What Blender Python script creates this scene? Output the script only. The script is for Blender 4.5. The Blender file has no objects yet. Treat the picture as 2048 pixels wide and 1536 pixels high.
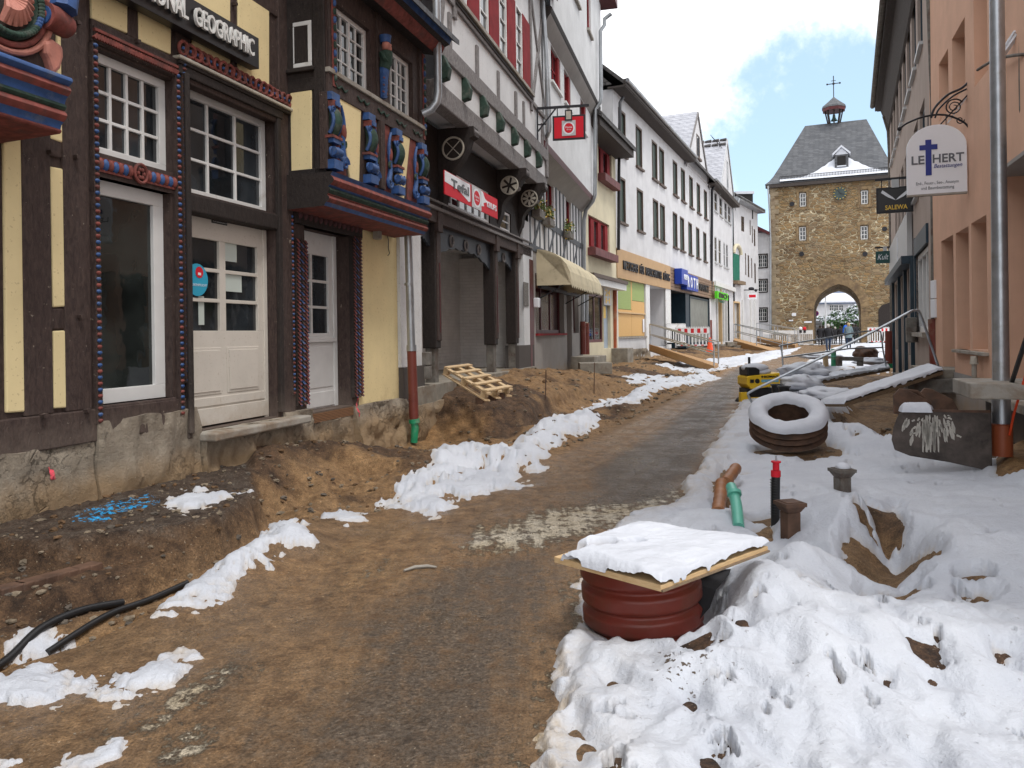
import bpy, bmesh, math, random
import numpy as np
from mathutils import Vector, Matrix, noise as mnoise
random.seed(7)
S = bpy.context.scene
COL = S.collection
# ------------------------------------------------------------------ camera, world, sun, exposure
EYE = 1.65; FPX = 1538.0; CU, CV = 1024.0, 668.0; ROLL = 0.014
cam = bpy.data.cameras.new('camera'); camo = bpy.data.objects.new('camera', cam); COL.objects.link(camo)
camo.location = (0, 0, EYE); camo.rotation_euler = (math.radians(90), ROLL, 0)
cam.sensor_width = 36; cam.lens = FPX/2048*36; cam.shift_y = -100/2048; cam.clip_start = .05; cam.clip_end = 2000
S.camera = camo
S.view_settings.view_transform = 'Standard'; S.view_settings.look = 'None'
S.view_settings.exposure = 0.74; S.view_settings.gamma = 1
W = bpy.data.worlds.new('World'); S.world = W; W.use_nodes = True
nt = W.node_tree; N = nt.nodes; L = nt.links
bg = N['Background']; sky = N.new('ShaderNodeTexSky'); sky.sky_type = 'NISHITA'; sky.sun_disc = False
SUN_EL = math.radians(52); SUN_ROT = math.radians(-150)
sky.sun_elevation = SUN_EL; sky.sun_rotation = SUN_ROT; sky.ozone_density = 2.0; sky.dust_density = .6
tc = N.new('ShaderNodeTexCoord')
sc = N.new('ShaderNodeVectorMath'); sc.operation = 'SCALE'; sc.inputs['Scale'].default_value = .095; L.new(sky.outputs[0], sc.inputs[0])
nz = N.new('ShaderNodeTexNoise'); nz.inputs['Scale'].default_value = 4.2; nz.inputs['Detail'].default_value = 8; nz.inputs['Roughness'].default_value = .62
L.new(tc.outputs['Generated'], nz.inputs['Vector'])
dv = N.new('ShaderNodeVectorMath'); dv.operation = 'DISTANCE'; dv.inputs[1].default_value = (.365, .905, .21)
L.new(tc.outputs['Generated'], dv.inputs[0])
m1 = N.new('ShaderNodeMath'); m1.operation = 'MULTIPLY_ADD'; m1.inputs[1].default_value = .34; L.new(nz.outputs['Fac'], m1.inputs[0]); L.new(dv.outputs['Value'], m1.inputs[2])
mr = N.new('ShaderNodeMapRange'); mr.inputs['From Min'].default_value = .285; mr.inputs['From Max'].default_value = .345; mr.interpolation_type = 'SMOOTHSTEP'
L.new(m1.outputs[0], mr.inputs['Value'])
nz2 = N.new('ShaderNodeTexNoise'); nz2.inputs['Scale'].default_value = 2.3; nz2.inputs['Detail'].default_value = 6; L.new(tc.outputs['Generated'], nz2.inputs['Vector'])
cr = N.new('ShaderNodeMapRange'); cr.inputs['From Min'].default_value = .3; cr.inputs['From Max'].default_value = .7; cr.inputs['To Min'].default_value = .93; cr.inputs['To Max'].default_value = 1.12
L.new(nz2.outputs['Fac'], cr.inputs['Value'])
cc = N.new('ShaderNodeVectorMath'); cc.operation = 'SCALE'; cc.inputs[0].default_value = (.99, 1.0, 1.03); L.new(cr.outputs[0], cc.inputs['Scale'])
thin = N.new('ShaderNodeMix'); thin.data_type = 'RGBA'; thin.inputs['Factor'].default_value = .42
L.new(sc.outputs[0], thin.inputs['A']); thin.inputs['B'].default_value = (.62, .84, 1.0, 1)
mx = N.new('ShaderNodeMix'); mx.data_type = 'RGBA'; L.new(mr.outputs[0], mx.inputs['Factor']); L.new(thin.outputs['Result'], mx.inputs['A']); L.new(cc.outputs[0], mx.inputs['B'])
L.new(mx.outputs['Result'], bg.inputs['Color']); bg.inputs['Strength'].default_value = 1.0
sun = bpy.data.lights.new('sun', 'SUN'); sun.energy = 1.2; sun.angle = math.radians(11); sun.color = (1, .96, .9)
suno = bpy.data.objects.new('sun', sun); COL.objects.link(suno)
# sun from behind the camera's right shoulder, high
sd_ = Vector((math.sin(SUN_ROT)*math.cos(SUN_EL), math.cos(SUN_ROT)*math.cos(SUN_EL), math.sin(SUN_EL)))
sd_ = Vector((.25, -.35, .9)).normalized()
sky.sun_elevation = math.asin(sd_.z); sky.sun_rotation = math.atan2(sd_.x, sd_.y)
suno.rotation_euler = sd_.to_track_quat('Z', 'Y').to_euler()

# ------------------------------------------------------------------ pixel <-> place helpers (2048x1536 survey of the photograph)
def ray(u, v):
    x = (u-CU)-ROLL*(v-CV); y = (v-CV)+ROLL*(u-CU)
    return x/FPX, -y/FPX
def PY(u, v, Y):
    a, b = ray(u, v); return Vector((a*Y, Y, EYE+b*Y))
def PZ(u, v, z):
    a, b = ray(u, v); Y = (z-EYE)/b; return Vector((a*Y, Y, z))
class Fac:
    """vertical plane: s along, o outward, z up"""
    def __init__(s, x, y, dx, dy):
        l = math.hypot(dx, dy); s.p = Vector((x, y)); s.d = Vector((dx/l, dy/l)); s.n = Vector((dy/l, -dx/l))
    def P(s, a, o, z):
        q = s.p+s.d*a+s.n*o; return Vector((q.x, q.y, z))
    def pt(s, u, v, o=0):
        a, b = ray(u, v); q = s.p+s.n*o
        t = (a*q.y-q.x)/(s.d.x-a*s.d.y); Y = q.y+t*s.d.y
        return t, EYE+b*Y
    def rc(s, u0, v0, u1, v1, o=0):
        a, zt = s.pt(u0, v0, o); b, zb = s.pt(u1, v1, o); return a, b, zb, zt
# ------------------------------------------------------------------ mesh builder
class MB:
    def __init__(s): s.v = []; s.f = []; s.m = []
    def add(s, vs, fs, mi=0):
        b = len(s.v); s.v += [Vector(q) for q in vs]
        for f in fs: s.f.append([b+i for i in f]); s.m.append(mi)
    def hexa(s, p, mi=0):
        s.add(p, [(0,1,2,3),(7,6,5,4),(0,4,5,1),(1,5,6,2),(2,6,7,3),(3,7,4,0)], mi)
    def box(s, x0, x1, y0, y1, z0, z1, mi=0):
        s.hexa([(x0,y0,z0),(x1,y0,z0),(x1,y1,z0),(x0,y1,z0),(x0,y0,z1),(x1,y0,z1),(x1,y1,z1),(x0,y1,z1)], mi)
    def fb(s, F, s0, s1, o0, o1, z0, z1, mi=0):
        s.hexa([F.P(s0,o1,z0),F.P(s1,o1,z0),F.P(s1,o0,z0),F.P(s0,o0,z0),F.P(s0,o1,z1),F.P(s1,o1,z1),F.P(s1,o0,z1),F.P(s0,o0,z1)], mi)
    def fbar(s, F, a, b, w, o0, o1, mi=0):
        """beam on a facade from (s,z) a to b, width w"""
        a = Vector(a); b = Vector(b); d = (b-a).normalized(); q = Vector((-d.y, d.x))*w/2
        c = [a-q, b-q, b+q, a+q]
        s.hexa([F.P(p.x, o0, p.y) for p in c]+[F.P(p.x, o1, p.y) for p in c], mi)
    def fpoly(s, F, pts, o0, o1, mi=0):
        n = len(pts); s.add([F.P(a, o0, z) for a, z in pts]+[F.P(a, o1, z) for a, z in pts],
            [list(range(n)), list(range(2*n-1, n-1, -1))]+[(i, (i+1)%n, n+(i+1)%n, n+i) for i in range(n)], mi)
    def fprof(s, F, s0, s1, prof, mis, cap=0):
        """profile [(o,z)] extruded along s; mis = material per segment"""
        n = len(prof); vs = [F.P(s0, o, z) for o, z in prof]+[F.P(s1, o, z) for o, z in prof]
        b = len(s.v); s.v += vs
        for i in range(n-1):
            s.f.append([b+i, b+i+1, b+n+i+1, b+n+i]); s.m.append(mis[i])
        s.f.append([b+i for i in range(n)]); s.m.append(cap); s.f.append([b+n+i for i in range(n)]); s.m.append(cap)
    def rod(s, a, b, w, h=None, mi=0, up=(0,0,1)):
        a = Vector(a); b = Vector(b); d = (b-a).normalized(); x = d.cross(Vector(up))
        if x.length < 1e-4: x = d.cross(Vector((1,0,0)))
        x.normalize(); y = x.cross(d).normalized(); h = h or w; x *= w/2; y *= h/2
        s.hexa([a-x-y, a+x-y, a+x+y, a-x+y, b-x-y, b+x-y, b+x+y, b-x+y], mi)
    def tube(s, pts, r, n=10, mi=0, caps=True):
        pts = [Vector(p) for p in pts]; rr = r if isinstance(r, (list, tuple)) else [r]*len(pts)
        b = len(s.v); prev = None
        for i, p in enumerate(pts):
            d = (pts[min(i+1, len(pts)-1)]-pts[max(i-1, 0)]).normalized()
            if prev is None:
                x = d.cross(Vector((0,0,1)));
                if x.length < .05: x = d.cross(Vector((1,0,0)))
            else: x = prev-d*prev.dot(d)
            x.normalize(); prev = x.copy(); y = d.cross(x)
            for k in range(n):
                t = 2*math.pi*k/n; s.v.append(p+(x*math.cos(t)+y*math.sin(t))*rr[i])
        for i in range(len(pts)-1):
            for k in range(n):
                s.f.append([b+i*n+k, b+i*n+(k+1)%n, b+(i+1)*n+(k+1)%n, b+(i+1)*n+k]); s.m.append(mi)
        if caps:
            s.f.append([b+k for k in range(n)]); s.m.append(mi)
            s.f.append([b+(len(pts)-1)*n+k for k in range(n)]); s.m.append(mi)
    def lathe(s, prof, n=24, mi=0, M=None, a0=0, a1=2*math.pi):
        M = M or Matrix(); b = len(s.v); full = abs(a1-a0-2*math.pi) < 1e-6; cnt = n if full else n+1
        for k in range(cnt):
            t = a0+(a1-a0)*k/n
            for r, z in prof: s.v.append(M @ Vector((r*math.cos(t), r*math.sin(t), z)))
        m = len(prof)
        for k in range(n):
            for i in range(m-1):
                p = (k+1) % cnt; s.f.append([b+k*m+i, b+p*m+i, b+p*m+i+1, b+k*m+i+1]); s.m.append(mi)
    def ball(s, c, r, n=10, mi=0):
        r = r if isinstance(r, (list, tuple)) else (r, r, r)
        s.lathe([(max(1e-4, math.sin(math.pi*i/(n-2))), -math.cos(math.pi*i/(n-2))) for i in range(n-1)], n, mi,
                Matrix.Translation(c) @ Matrix.Diagonal((r[0], r[1], r[2], 1)))
    def build(s, name, mats, parent=None, smooth=False, bev=0, keep=False):
        me = bpy.data.meshes.new(name); off = Vector((0,0,0))
        if parent is not None and not keep:
            q = parent
            while q: off += q.location; q = q.parent
        me.from_pydata([v-off for v in s.v], [], s.f)
        for m in (mats if isinstance(mats, (list, tuple)) else [mats]): me.materials.append(m)
        me.polygons.foreach_set('material_index', s.m)
        bm = bmesh.new(); bm.from_mesh(me); bmesh.ops.recalc_face_normals(bm, faces=bm.faces); bm.to_mesh(me); bm.free()
        o = bpy.data.objects.new(name, me); COL.objects.link(o); o.parent = parent
        if smooth:
            for p in me.polygons: p.use_smooth = True
            if smooth != 'all': me.set_sharp_from_angle(angle=math.radians(40))
        if bev:
            b = o.modifiers.new('bevel', 'BEVEL'); b.width = bev; b.segments = 2; b.limit_method = 'ANGLE'; b.angle_limit = math.radians(50); b.harden_normals = False
        return o
def tag(o, label=None, cat=None, group=None, kind=None):
    if label: o['label'] = label
    if cat: o['category'] = cat
    if group: o['group'] = group
    if kind: o['kind'] = kind
    return o
def thing(name, label, cat, loc=(0,0,0), group=None, rz=0):
    o = bpy.data.objects.new(name, None); COL.objects.link(o); o.location = loc; o.rotation_euler = (0,0,rz); o.empty_display_size = .2
    return tag(o, label, cat, group)
def copy_tree(o, parent=None):
    c = o.copy(); COL.objects.link(c); c.parent = parent
    for ch in [x for x in bpy.data.objects if x.parent == o]: copy_tree(ch, c)
    return c
# ------------------------------------------------------------------ materials
def newmat(name):
    m = bpy.data.materials.new(name); m.use_nodes = True; t = m.node_tree; return m, t.nodes, t.links, t.nodes['Principled BSDF']
def nmath(N, L, op, a, b=None, c=None):
    n = N.new('ShaderNodeMath'); n.operation = op
    for i, x in enumerate((a, b, c)):
        if x is None: continue
        if hasattr(x, 'default_value') or hasattr(x, 'links'): L.new(x, n.inputs[i])
        else: n.inputs[i].default_value = x
    return n.outputs[0]
def mixc(N, L, f, a, b):
    n = N.new('ShaderNodeMix'); n.data_type = 'RGBA'
    for k, x in (('Factor', f), ('A', a), ('B', b)):
        if isinstance(x, (tuple, list)): n.inputs[k].default_value = (*x[:3], 1)
        elif isinstance(x, (int, float)): n.inputs[k].default_value = x
        else: L.new(x, n.inputs[k])
    return n.outputs['Result']
def noiz(N, L, vec, scale, detail=5, rough=.55, dist=0):
    n = N.new('ShaderNodeTexNoise'); n.inputs['Scale'].default_value = scale; n.inputs['Detail'].default_value = detail; n.inputs['Roughness'].default_value = rough; n.inputs['Distortion'].default_value = dist
    L.new(vec, n.inputs['Vector']); return n.outputs['Fac']
def rng(N, L, x, a, b, c=0, d=1):
    n = N.new('ShaderNodeMapRange'); n.inputs['From Min'].default_value = a; n.inputs['From Max'].default_value = b; n.inputs['To Min'].default_value = c; n.inputs['To Max'].default_value = d
    L.new(x, n.inputs['Value']); return n.outputs[0]
def posn(N, L, stretch=(1,1,1)):
    g = N.new('ShaderNodeNewGeometry'); mp = N.new('ShaderNodeMapping'); mp.inputs['Scale'].default_value = stretch
    L.new(g.outputs['Position'], mp.inputs['Vector']); return mp.outputs[0]
def bump(N, L, P, h, strength, dist):
    b = N.new('ShaderNodeBump'); b.inputs['Strength'].default_value = strength; b.inputs['Distance'].default_value = dist
    L.new(h, b.inputs['Height']); L.new(b.outputs[0], P.inputs['Normal'])
def pm(name, c, rough=.7, var=.15, sc=3, dirt=None, da=.4, bs=40, bd=.004, bst=.5, stretch=(1,1,1), metal=0, spec=.4):
    """plain procedural material: mottled colour, optional dirt blotches, fine bump"""
    m, N, L, P = newmat(name); v = posn(N, L, stretch)
    n1 = noiz(N, L, v, sc, 6); f = rng(N, L, n1, .3, .7)
    a = tuple(x*(1-var) for x in c); b = tuple(min(1, x*(1+var)) for x in c)
    col = mixc(N, L, f, a, b)
    if dirt:
        n2 = noiz(N, L, v, sc*.45+.3, 9, .7, .3); f2 = rng(N, L, n2, .62-da*.3, .72-da*.12)
        col = mixc(N, L, nmath(N, L, 'MULTIPLY', f2, .85), col, dirt)
    L.new(col, P.inputs['Base Color']); P.inputs['Roughness'].default_value = rough; P.inputs['Metallic'].default_value = metal; P.inputs['Specular IOR Level'].default_value = spec
    if bd: bump(N, L, P, noiz(N, L, v, bs, 4, .6), bst, bd)
    return m
def wallmat(name, c, dirt=(.3,.24,.17), zd=1.2, rc=0, streak=.25, speck=0, spc=(.25,.22,.2)):
    """painted render: faint mottling, rain streaks, mud splashes near the ground"""
    m, N, L, P = newmat(name); v = posn(N, L); vs = posn(N, L, (3,3,.25))
    f = rng(N, L, noiz(N, L, v, 1.3, 7, .6), .3, .75)
    col = mixc(N, L, f, tuple(x*.86 for x in c), tuple(min(1,x*1.06) for x in c))
    st = rng(N, L, noiz(N, L, vs, 2.2, 5, .6), .5, .8); col = mixc(N, L, nmath(N, L, 'MULTIPLY', st, streak), col, tuple(x*.55 for x in c))
    g = N.new('ShaderNodeNewGeometry'); sp = N.new('ShaderNodeSeparateXYZ'); L.new(g.outputs['Position'], sp.inputs[0])
    zz = nmath(N, L, 'ADD', sp.outputs['Z'], nmath(N, L, 'MULTIPLY', noiz(N, L, v, 3.5, 8, .7), 1.1))
    dz = rng(N, L, zz, zd+.75, zd+.2); col = mixc(N, L, nmath(N, L, 'MULTIPLY', dz, .75), col, dirt)
    if speck:
        k = rng(N, L, noiz(N, L, v, 38, 2, .5), .66, .69); col = mixc(N, L, nmath(N, L, 'MULTIPLY', k, speck), col, spc)
    L.new(col, P.inputs['Base Color']); P.inputs['Roughness'].default_value = .88; P.inputs['Specular IOR Level'].default_value = .2
    h = noiz(N, L, v, 30 if rc else 14, 4, .65); bump(N, L, P, h, .7 if rc else .35, .012 if rc else .004)
    return m
def timber(name, c, c2, stretch=(5,5,1.2), speck=.5, rough=.75):
    m, N, L, P = newmat(name); v = posn(N, L, stretch); w = posn(N, L)
    g = noiz(N, L, v, 5, 8, .7, .6); f = rng(N, L, g, .35, .68); col = mixc(N, L, f, c, c2)
    k = rng(N, L, noiz(N, L, w, 21, 3, .6), .69, .73); col = mixc(N, L, nmath(N, L, 'MULTIPLY', k, speck), col, (.42,.36,.28))
    gg = N.new('ShaderNodeNewGeometry'); sp = N.new('ShaderNodeSeparateXYZ'); L.new(gg.outputs['Position'], sp.inputs[0])
    zz = nmath(N, L, 'ADD', sp.outputs['Z'], nmath(N, L, 'MULTIPLY', noiz(N, L, w, 4, 8, .7), .9))
    dz = rng(N, L, zz, 1.55, .9); col = mixc(N, L, nmath(N, L, 'MULTIPLY', dz, .6), col, (.2,.16,.13))
    L.new(col, P.inputs['Base Color']); P.inputs['Roughness'].default_value = rough; P.inputs['Specular IOR Level'].default_value = .35
    bump(N, L, P, nmath(N, L, 'ADD', g, nmath(N, L, 'MULTIPLY', noiz(N, L, w, 12, 5, .6), .8)), .8, .012); return m
def wood(name, c, c2, ax=(1,1,1)):
    m, N, L, P = newmat(name); v = posn(N, L, ax); g = noiz(N, L, v, 9, 8, .7, .8); col = mixc(N, L, rng(N, L, g, .35, .7), c, c2)
    L.new(col, P.inputs['Base Color']); P.inputs['Roughness'].default_value = .7; bump(N, L, P, g, .4, .004); return m
def glass(name, c=(.02,.024,.028), rough=.04, spec=.75):
    m, N, L, P = newmat(name); v = posn(N, L); f = rng(N, L, noiz(N, L, v, 1.4, 3), .4, .6)
    L.new(mixc(N, L, f, tuple(x*.5 for x in c), tuple(x*1.7 for x in c)), P.inputs['Base Color'])
    P.inputs['Roughness'].default_value = rough; P.inputs['Specular IOR Level'].default_value = spec
    bump(N, L, P, noiz(N, L, v, 3, 2), .15, .01); return m
def stonework(name='rubble_stone', vs=1.75, cols=None, ml=None, bd=.09):
    m, N, L, P = newmat(name); g = N.new('ShaderNodeNewGeometry')
    v0 = posn(N, L); n = N.new('ShaderNodeTexNoise'); n.inputs['Scale'].default_value = 1.6; n.inputs['Detail'].default_value = 4; L.new(v0, n.inputs['Vector'])
    mp = N.new('ShaderNodeMapping'); mp.inputs['Scale'].default_value = (1, 1, 2.3); L.new(v0, mp.inputs['Vector'])
    ad = N.new('ShaderNodeVectorMath'); ad.operation = 'MULTIPLY_ADD'; ad.inputs[1].default_value = (.45,.45,.7); L.new(n.outputs['Color'], ad.inputs[0]); L.new(mp.outputs[0], ad.inputs[2])
    vo = N.new('ShaderNodeTexVoronoi'); vo.inputs['Scale'].default_value = vs; L.new(ad.outputs[0], vo.inputs['Vector'])
    ve = N.new('ShaderNodeTexVoronoi'); ve.feature = 'DISTANCE_TO_EDGE'; ve.inputs['Scale'].default_value = vs; L.new(ad.outputs[0], ve.inputs['Vector'])
    r = N.new('ShaderNodeValToRGB'); e = r.color_ramp.elements; e[0].position = 0; e[0].color = (.10,.06,.026,1); e[1].position = 1; e[1].color = (.40,.30,.17,1)
    if cols: e[0].color = (*cols[0],1); e[1].color = (*cols[4],1)
    for p, c in ((.25,(.19,.12,.055,1)),(.5,(.28,.18,.08,1)),(.75,(.22,.155,.09,1))) if not cols else ((.25,(*cols[1],1)),(.5,(*cols[2],1)),(.75,(*cols[3],1))):
        q = e.new(p); q.color = c
    L.new(vo.outputs['Color'], r.inputs['Fac'])
    ed = rng(N, L, nmath(N, L, 'ADD', ve.outputs['Distance'], nmath(N, L, 'MULTIPLY', noiz(N, L, v0, 9, 4), -.09)), .0, .035)
    big = rng(N, L, noiz(N, L, v0, .35, 4), .42, .58); mort = mixc(N, L, big, *(ml or ((.30,.23,.13), (.58,.50,.34))))
    col = mixc(N, L, ed, mort, r.outputs['Color']); col = mixc(N, L, rng(N, L, noiz(N, L, v0, .5, 5), .45, .75, 0, .5), col, (.075,.05,.035))
    L.new(col, P.inputs['Base Color']); P.inputs['Roughness'].default_value = .9
    bump(N, L, P, nmath(N, L, 'ADD', rng(N, L, ve.outputs['Distance'], 0, .12), nmath(N, L, 'MULTIPLY', noiz(N, L, v0, 7, 5), .5)), 1, bd); return m
def rows(name, c, c2, sc=(4,4,5), row=.6, brick=.4, mort=(.1,.1,.11), bst=.5, ms=.02, bd=.02):
    """courses (bricks, slates, boards) laid in a facade's own s/z plane through a brick texture"""
    m, N, L, P = newmat(name); g = N.new('ShaderNodeNewGeometry'); sp = N.new('ShaderNodeSeparateXYZ'); L.new(g.outputs['Position'], sp.inputs[0])
    cb = N.new('ShaderNodeCombineXYZ'); L.new(nmath(N, L, 'ADD', sp.outputs['X'], nmath(N, L, 'MULTIPLY', sp.outputs['Y'], .9)), cb.inputs['X']); L.new(sp.outputs['Z'], cb.inputs['Y'])
    b = N.new('ShaderNodeTexBrick'); b.inputs['Scale'].default_value = sc[0]; b.inputs['Color1'].default_value = (*c,1); b.inputs['Color2'].default_value = (*c2,1); b.inputs['Mortar'].default_value = (*mort,1)
    b.inputs['Mortar Size'].default_value = ms; b.inputs['Row Height'].default_value = row; b.inputs['Brick Width'].default_value = brick; b.inputs['Mortar Smooth'].default_value = .6
    L.new(cb.outputs[0], b.inputs['Vector']); v = posn(N, L)
    col = mixc(N, L, rng(N, L, noiz(N, L, v, 2, 6), .35, .8, 0, .5), b.outputs['Color'], tuple(x*.5 for x in c))
    L.new(col, P.inputs['Base Color']); P.inputs['Roughness'].default_value = .8
    bump(N, L, P, nmath(N, L, 'ADD', nmath(N, L, 'SUBTRACT', 1, b.outputs['Fac']), nmath(N, L, 'MULTIPLY', noiz(N, L, v, 18, 4), .5)), bst, bd); return m
M = {}
M['brown'] = timber('brown_timber', (.032,.020,.018), (.075,.050,.042), (6,6,2))
M['brown2'] = timber('dark_painted_timber', (.016,.012,.011), (.034,.025,.022), (5,5,2), .15)
M['grey_t'] = timber('weathered_grey_timber', (.11,.10,.10), (.27,.255,.25), (7,7,2.5), .1)
M['yellow'] = wallmat('yellow_plaster', (.77,.64,.36), (.36,.26,.14), .55, 0, .12, .35, (.3,.2,.12))
M['cream'] = wallmat('cream_plaster', (.66,.60,.44), (.35,.28,.2), .6, 0, .2)
M['white'] = wallmat('white_render', (.61,.61,.625), (.42,.33,.24), .35, 1, .28)
M['rough'] = wallmat('roughcast', (.66,.67,.68), (.35,.3,.25), .2, 1, .2, .45, (.28,.26,.25))
M['grey_w'] = wallmat('grey_plaster', (.33,.315,.30), (.33,.23,.14), .55, 0, .3)
def oldplinth():
    m, N, L, P = newmat('worn_plinth'); v = posn(N, L); n1 = noiz(N, L, v, 2.1, 8, .65); n2 = noiz(N, L, v, 9, 8, .7); n3 = noiz(N, L, v, 38, 4, .65)
    col = mixc(N, L, rng(N, L, n1, .36, .66), (.20,.17,.135), (.33,.285,.22)); col = mixc(N, L, rng(N, L, n2, .40, .72, 0, .65), col, (.15,.115,.08))
    vo = N.new('ShaderNodeTexVoronoi'); vo.feature = 'DISTANCE_TO_EDGE'; vo.inputs['Scale'].default_value = 5; mp = N.new('ShaderNodeMapping'); mp.inputs['Scale'].default_value = (1,1,1.8); ad = N.new('ShaderNodeVectorMath'); ad.operation = 'MULTIPLY_ADD'; ad.inputs[1].default_value = (.5,.5,.5)
    L.new(n2, ad.inputs[0]); L.new(v, ad.inputs[2]); L.new(ad.outputs[0], mp.inputs['Vector']); L.new(mp.outputs[0], vo.inputs['Vector'])
    ex = rng(N, L, noiz(N, L, v, 1.1, 6, .7), .50, .56); ed = nmath(N, L, 'MULTIPLY', ex, rng(N, L, vo.outputs['Distance'], .05, .0)); col = mixc(N, L, nmath(N, L, 'MULTIPLY', ed, .75), col, (.07,.05,.035))
    g = N.new('ShaderNodeNewGeometry'); sp = N.new('ShaderNodeSeparateXYZ'); L.new(g.outputs['Position'], sp.inputs[0]); zz = nmath(N, L, 'ADD', sp.outputs['Z'], nmath(N, L, 'MULTIPLY', n1, .5)); col = mixc(N, L, rng(N, L, zz, .85, .6, 0, .8), col, (.27,.18,.095))
    pk_ = rng(N, L, n3, .64, .70, 0, .6); col = mixc(N, L, pk_, col, (.40,.35,.27)); L.new(col, P.inputs['Base Color']); P.inputs['Roughness'].default_value = .95
    h = nmath(N, L, 'ADD', nmath(N, L, 'MULTIPLY', n2, 1.2), nmath(N, L, 'MULTIPLY', n3, .5)); h = nmath(N, L, 'SUBTRACT', h, nmath(N, L, 'MULTIPLY', ed, .8)); bump(N, L, P, h, .9, .02); return m
M['plinth'] = oldplinth()
M['darkpl'] = wallmat('dark_plinth', (.10,.09,.085), (.22,.16,.11), .35, 0, .3)
M['orange'] = wallmat('apricot_render', (.67,.42,.30), (.22,.15,.12), .5, 0, .15)
M['greige'] = wallmat('pale_pink_render', (.40,.33,.29), (.3,.24,.2), .8, 0, .3)
M['stone'] = stonework()
M['ashlar'] = pm('dressed_sandstone', (.23,.16,.085), .9, .35, 2.5, (.12,.08,.05), .5, 12, .02, .8)
M['bwhite'] = rows('painted_brickwork', (.74,.72,.70), (.78,.76,.74), (1,1,1), .085, .26, (.69,.67,.65), .9, .008, .012)
M['wframe'] = pm('white_window_paint', (.66,.66,.65), .5, .06, 4, (.4,.37,.33), .05, 30, .001)
M['wdoor'] = wallmat('old_white_door_paint', (.60,.56,.50), (.34,.25,.16), .75, 0, .08, .25, (.25,.17,.1))
M['beige'] = pm('beige_window_paint', (.42,.39,.33), .6, .15, 4)
M['glass'] = glass('window_glass'); M['glass2'] = glass('shop_glass', (.014,.017,.016), .02, .6)
M['curtain'] = pm('grey_curtain', (.35,.34,.33), .9, .25, 12, stretch=(6,6,.3))
M['red'] = pm('dark_red_paint', (.22,.022,.026), .75, .2, 3, spec=.1); M['red2'] = pm('oxblood_paint', (.085,.014,.016), .5, .25, 3)
M['cred'] = pm('carving_red', (.19,.050,.040), .8, .4, 12, (.09,.05,.045), .45, 30, .004)
M['cblue'] = pm('carving_blue', (.028,.075,.21), .55, .3, 9, (.1,.13,.2), .2, 30, .004)
M['cgreen'] = pm('carving_green', (.020,.045,.032), .8, .4, 12, (.10,.11,.09), .4, 30, .004)
M['cpink'] = pm('carving_rose', (.40,.16,.12), .6, .25, 9)
M['green'] = pm('shutter_green', (.022,.042,.030), .55, .2, 4); M['teal'] = pm('bright_green_paint', (.01,.15,.10), .5, .2, 4)
M['petrol'] = pm('petrol_blue_paint', (.012,.032,.05), .45, .25, 3)
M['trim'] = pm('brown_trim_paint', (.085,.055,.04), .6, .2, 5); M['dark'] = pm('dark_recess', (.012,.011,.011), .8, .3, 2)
M['iron'] = pm('black_iron', (.018,.018,.022), .45, .3, 12, None, 0, 60, .002, .4, metal=.3)
M['zinc'] = pm('zinc_pipe', (.36,.38,.40), .42, .2, 4, (.2,.2,.2), .3, 30, .001, .3, (1,1,.4), metal=.75)
M['galv'] = pm('galvanised_steel', (.42,.45,.48), .35, .15, 9, (.3,.3,.28), .2, 40, .001, .3, metal=.8)
M['pipebrown'] = pm('red_brown_pipe', (.15,.035,.025), .5, .15, 3, (.22,.15,.1), .15, 30, .001)
M['pvc'] = pm('orange_brown_pvc', (.33,.085,.035), .4, .12, 3, (.3,.2,.12), .35, 30, .001)
M['pvcr'] = pm('red_ribbed_pipe_plastic', (.165,.030,.020), .38, .2, 3, (.11,.055,.035), .45, 40, .003)
M['clay'] = pm('terracotta_plastic', (.30,.13,.055), .5, .2, 4, (.2,.12,.07), .4, 30, .002)
M['pgreen'] = pm('green_pipe', (.02,.27,.13), .35, .15, 4, (.3,.3,.25), .25, 30, .001); M['pgreen2'] = pm('pale_green_pipe', (.12,.42,.32), .3, .1, 4)
M['rust'] = pm('rusty_cast_iron', (.10,.055,.035), .75, .4, 8, (.05,.035,.03), .5, 40, .004)
M['castg'] = pm('grey_cast_iron', (.15,.14,.125), .8, .3, 8, (.08,.05,.035), .5, 40, .004)
M['steeldk'] = pm('dirty_bucket_steel', (.075,.06,.052), .7, .45, 6, (.02,.016,.014), .55, 30, .006)
M['conc'] = pm('concrete', (.24,.22,.185), .85, .25, 5, (.17,.12,.08), .45, 40, .004)
M['slabst'] = pm('stone_step', (.30,.28,.245), .8, .2, 4, (.2,.14,.09), .4, 30, .004)
M['slate'] = rows('slate_roof', (.075,.080,.09), (.12,.125,.135), (1,1,1), .17, .28, (.04,.042,.048), .6, .012, .015)
M['rooft'] = rows('dark_tile_roof', (.06,.055,.055), (.09,.085,.085), (1,1,1), .3, .25, (.03,.03,.03), .6, .03, .03)
M['eave'] = timber('eave_boards', (.035,.028,.026), (.075,.062,.055), (3,3,6), 0)
M['pine'] = wood('fresh_pine', (.50,.33,.16), (.62,.45,.25), (1.5,1.5,9)); M['ply'] = wood('boarding_plywood', (.56,.32,.10), (.66,.42,.17), (1.2,1.2,8))
M['pallet'] = wood('pallet_wood', (.46,.32,.17), (.60,.46,.29), (3,3,3)); M['oldw'] = wood('wet_plank', (.15,.10,.06), (.26,.19,.12), (2,2,5))
M['rampw'] = wood('ramp_side_timber', (.30,.16,.06), (.44,.26,.11), (1.5,1.5,12))
M['ochre'] = pm('ochre_fascia', (.43,.27,.13), .6, .06, 3); M['osb'] = pm('green_board', (.28,.36,.12), .7, .12, 20)
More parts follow.
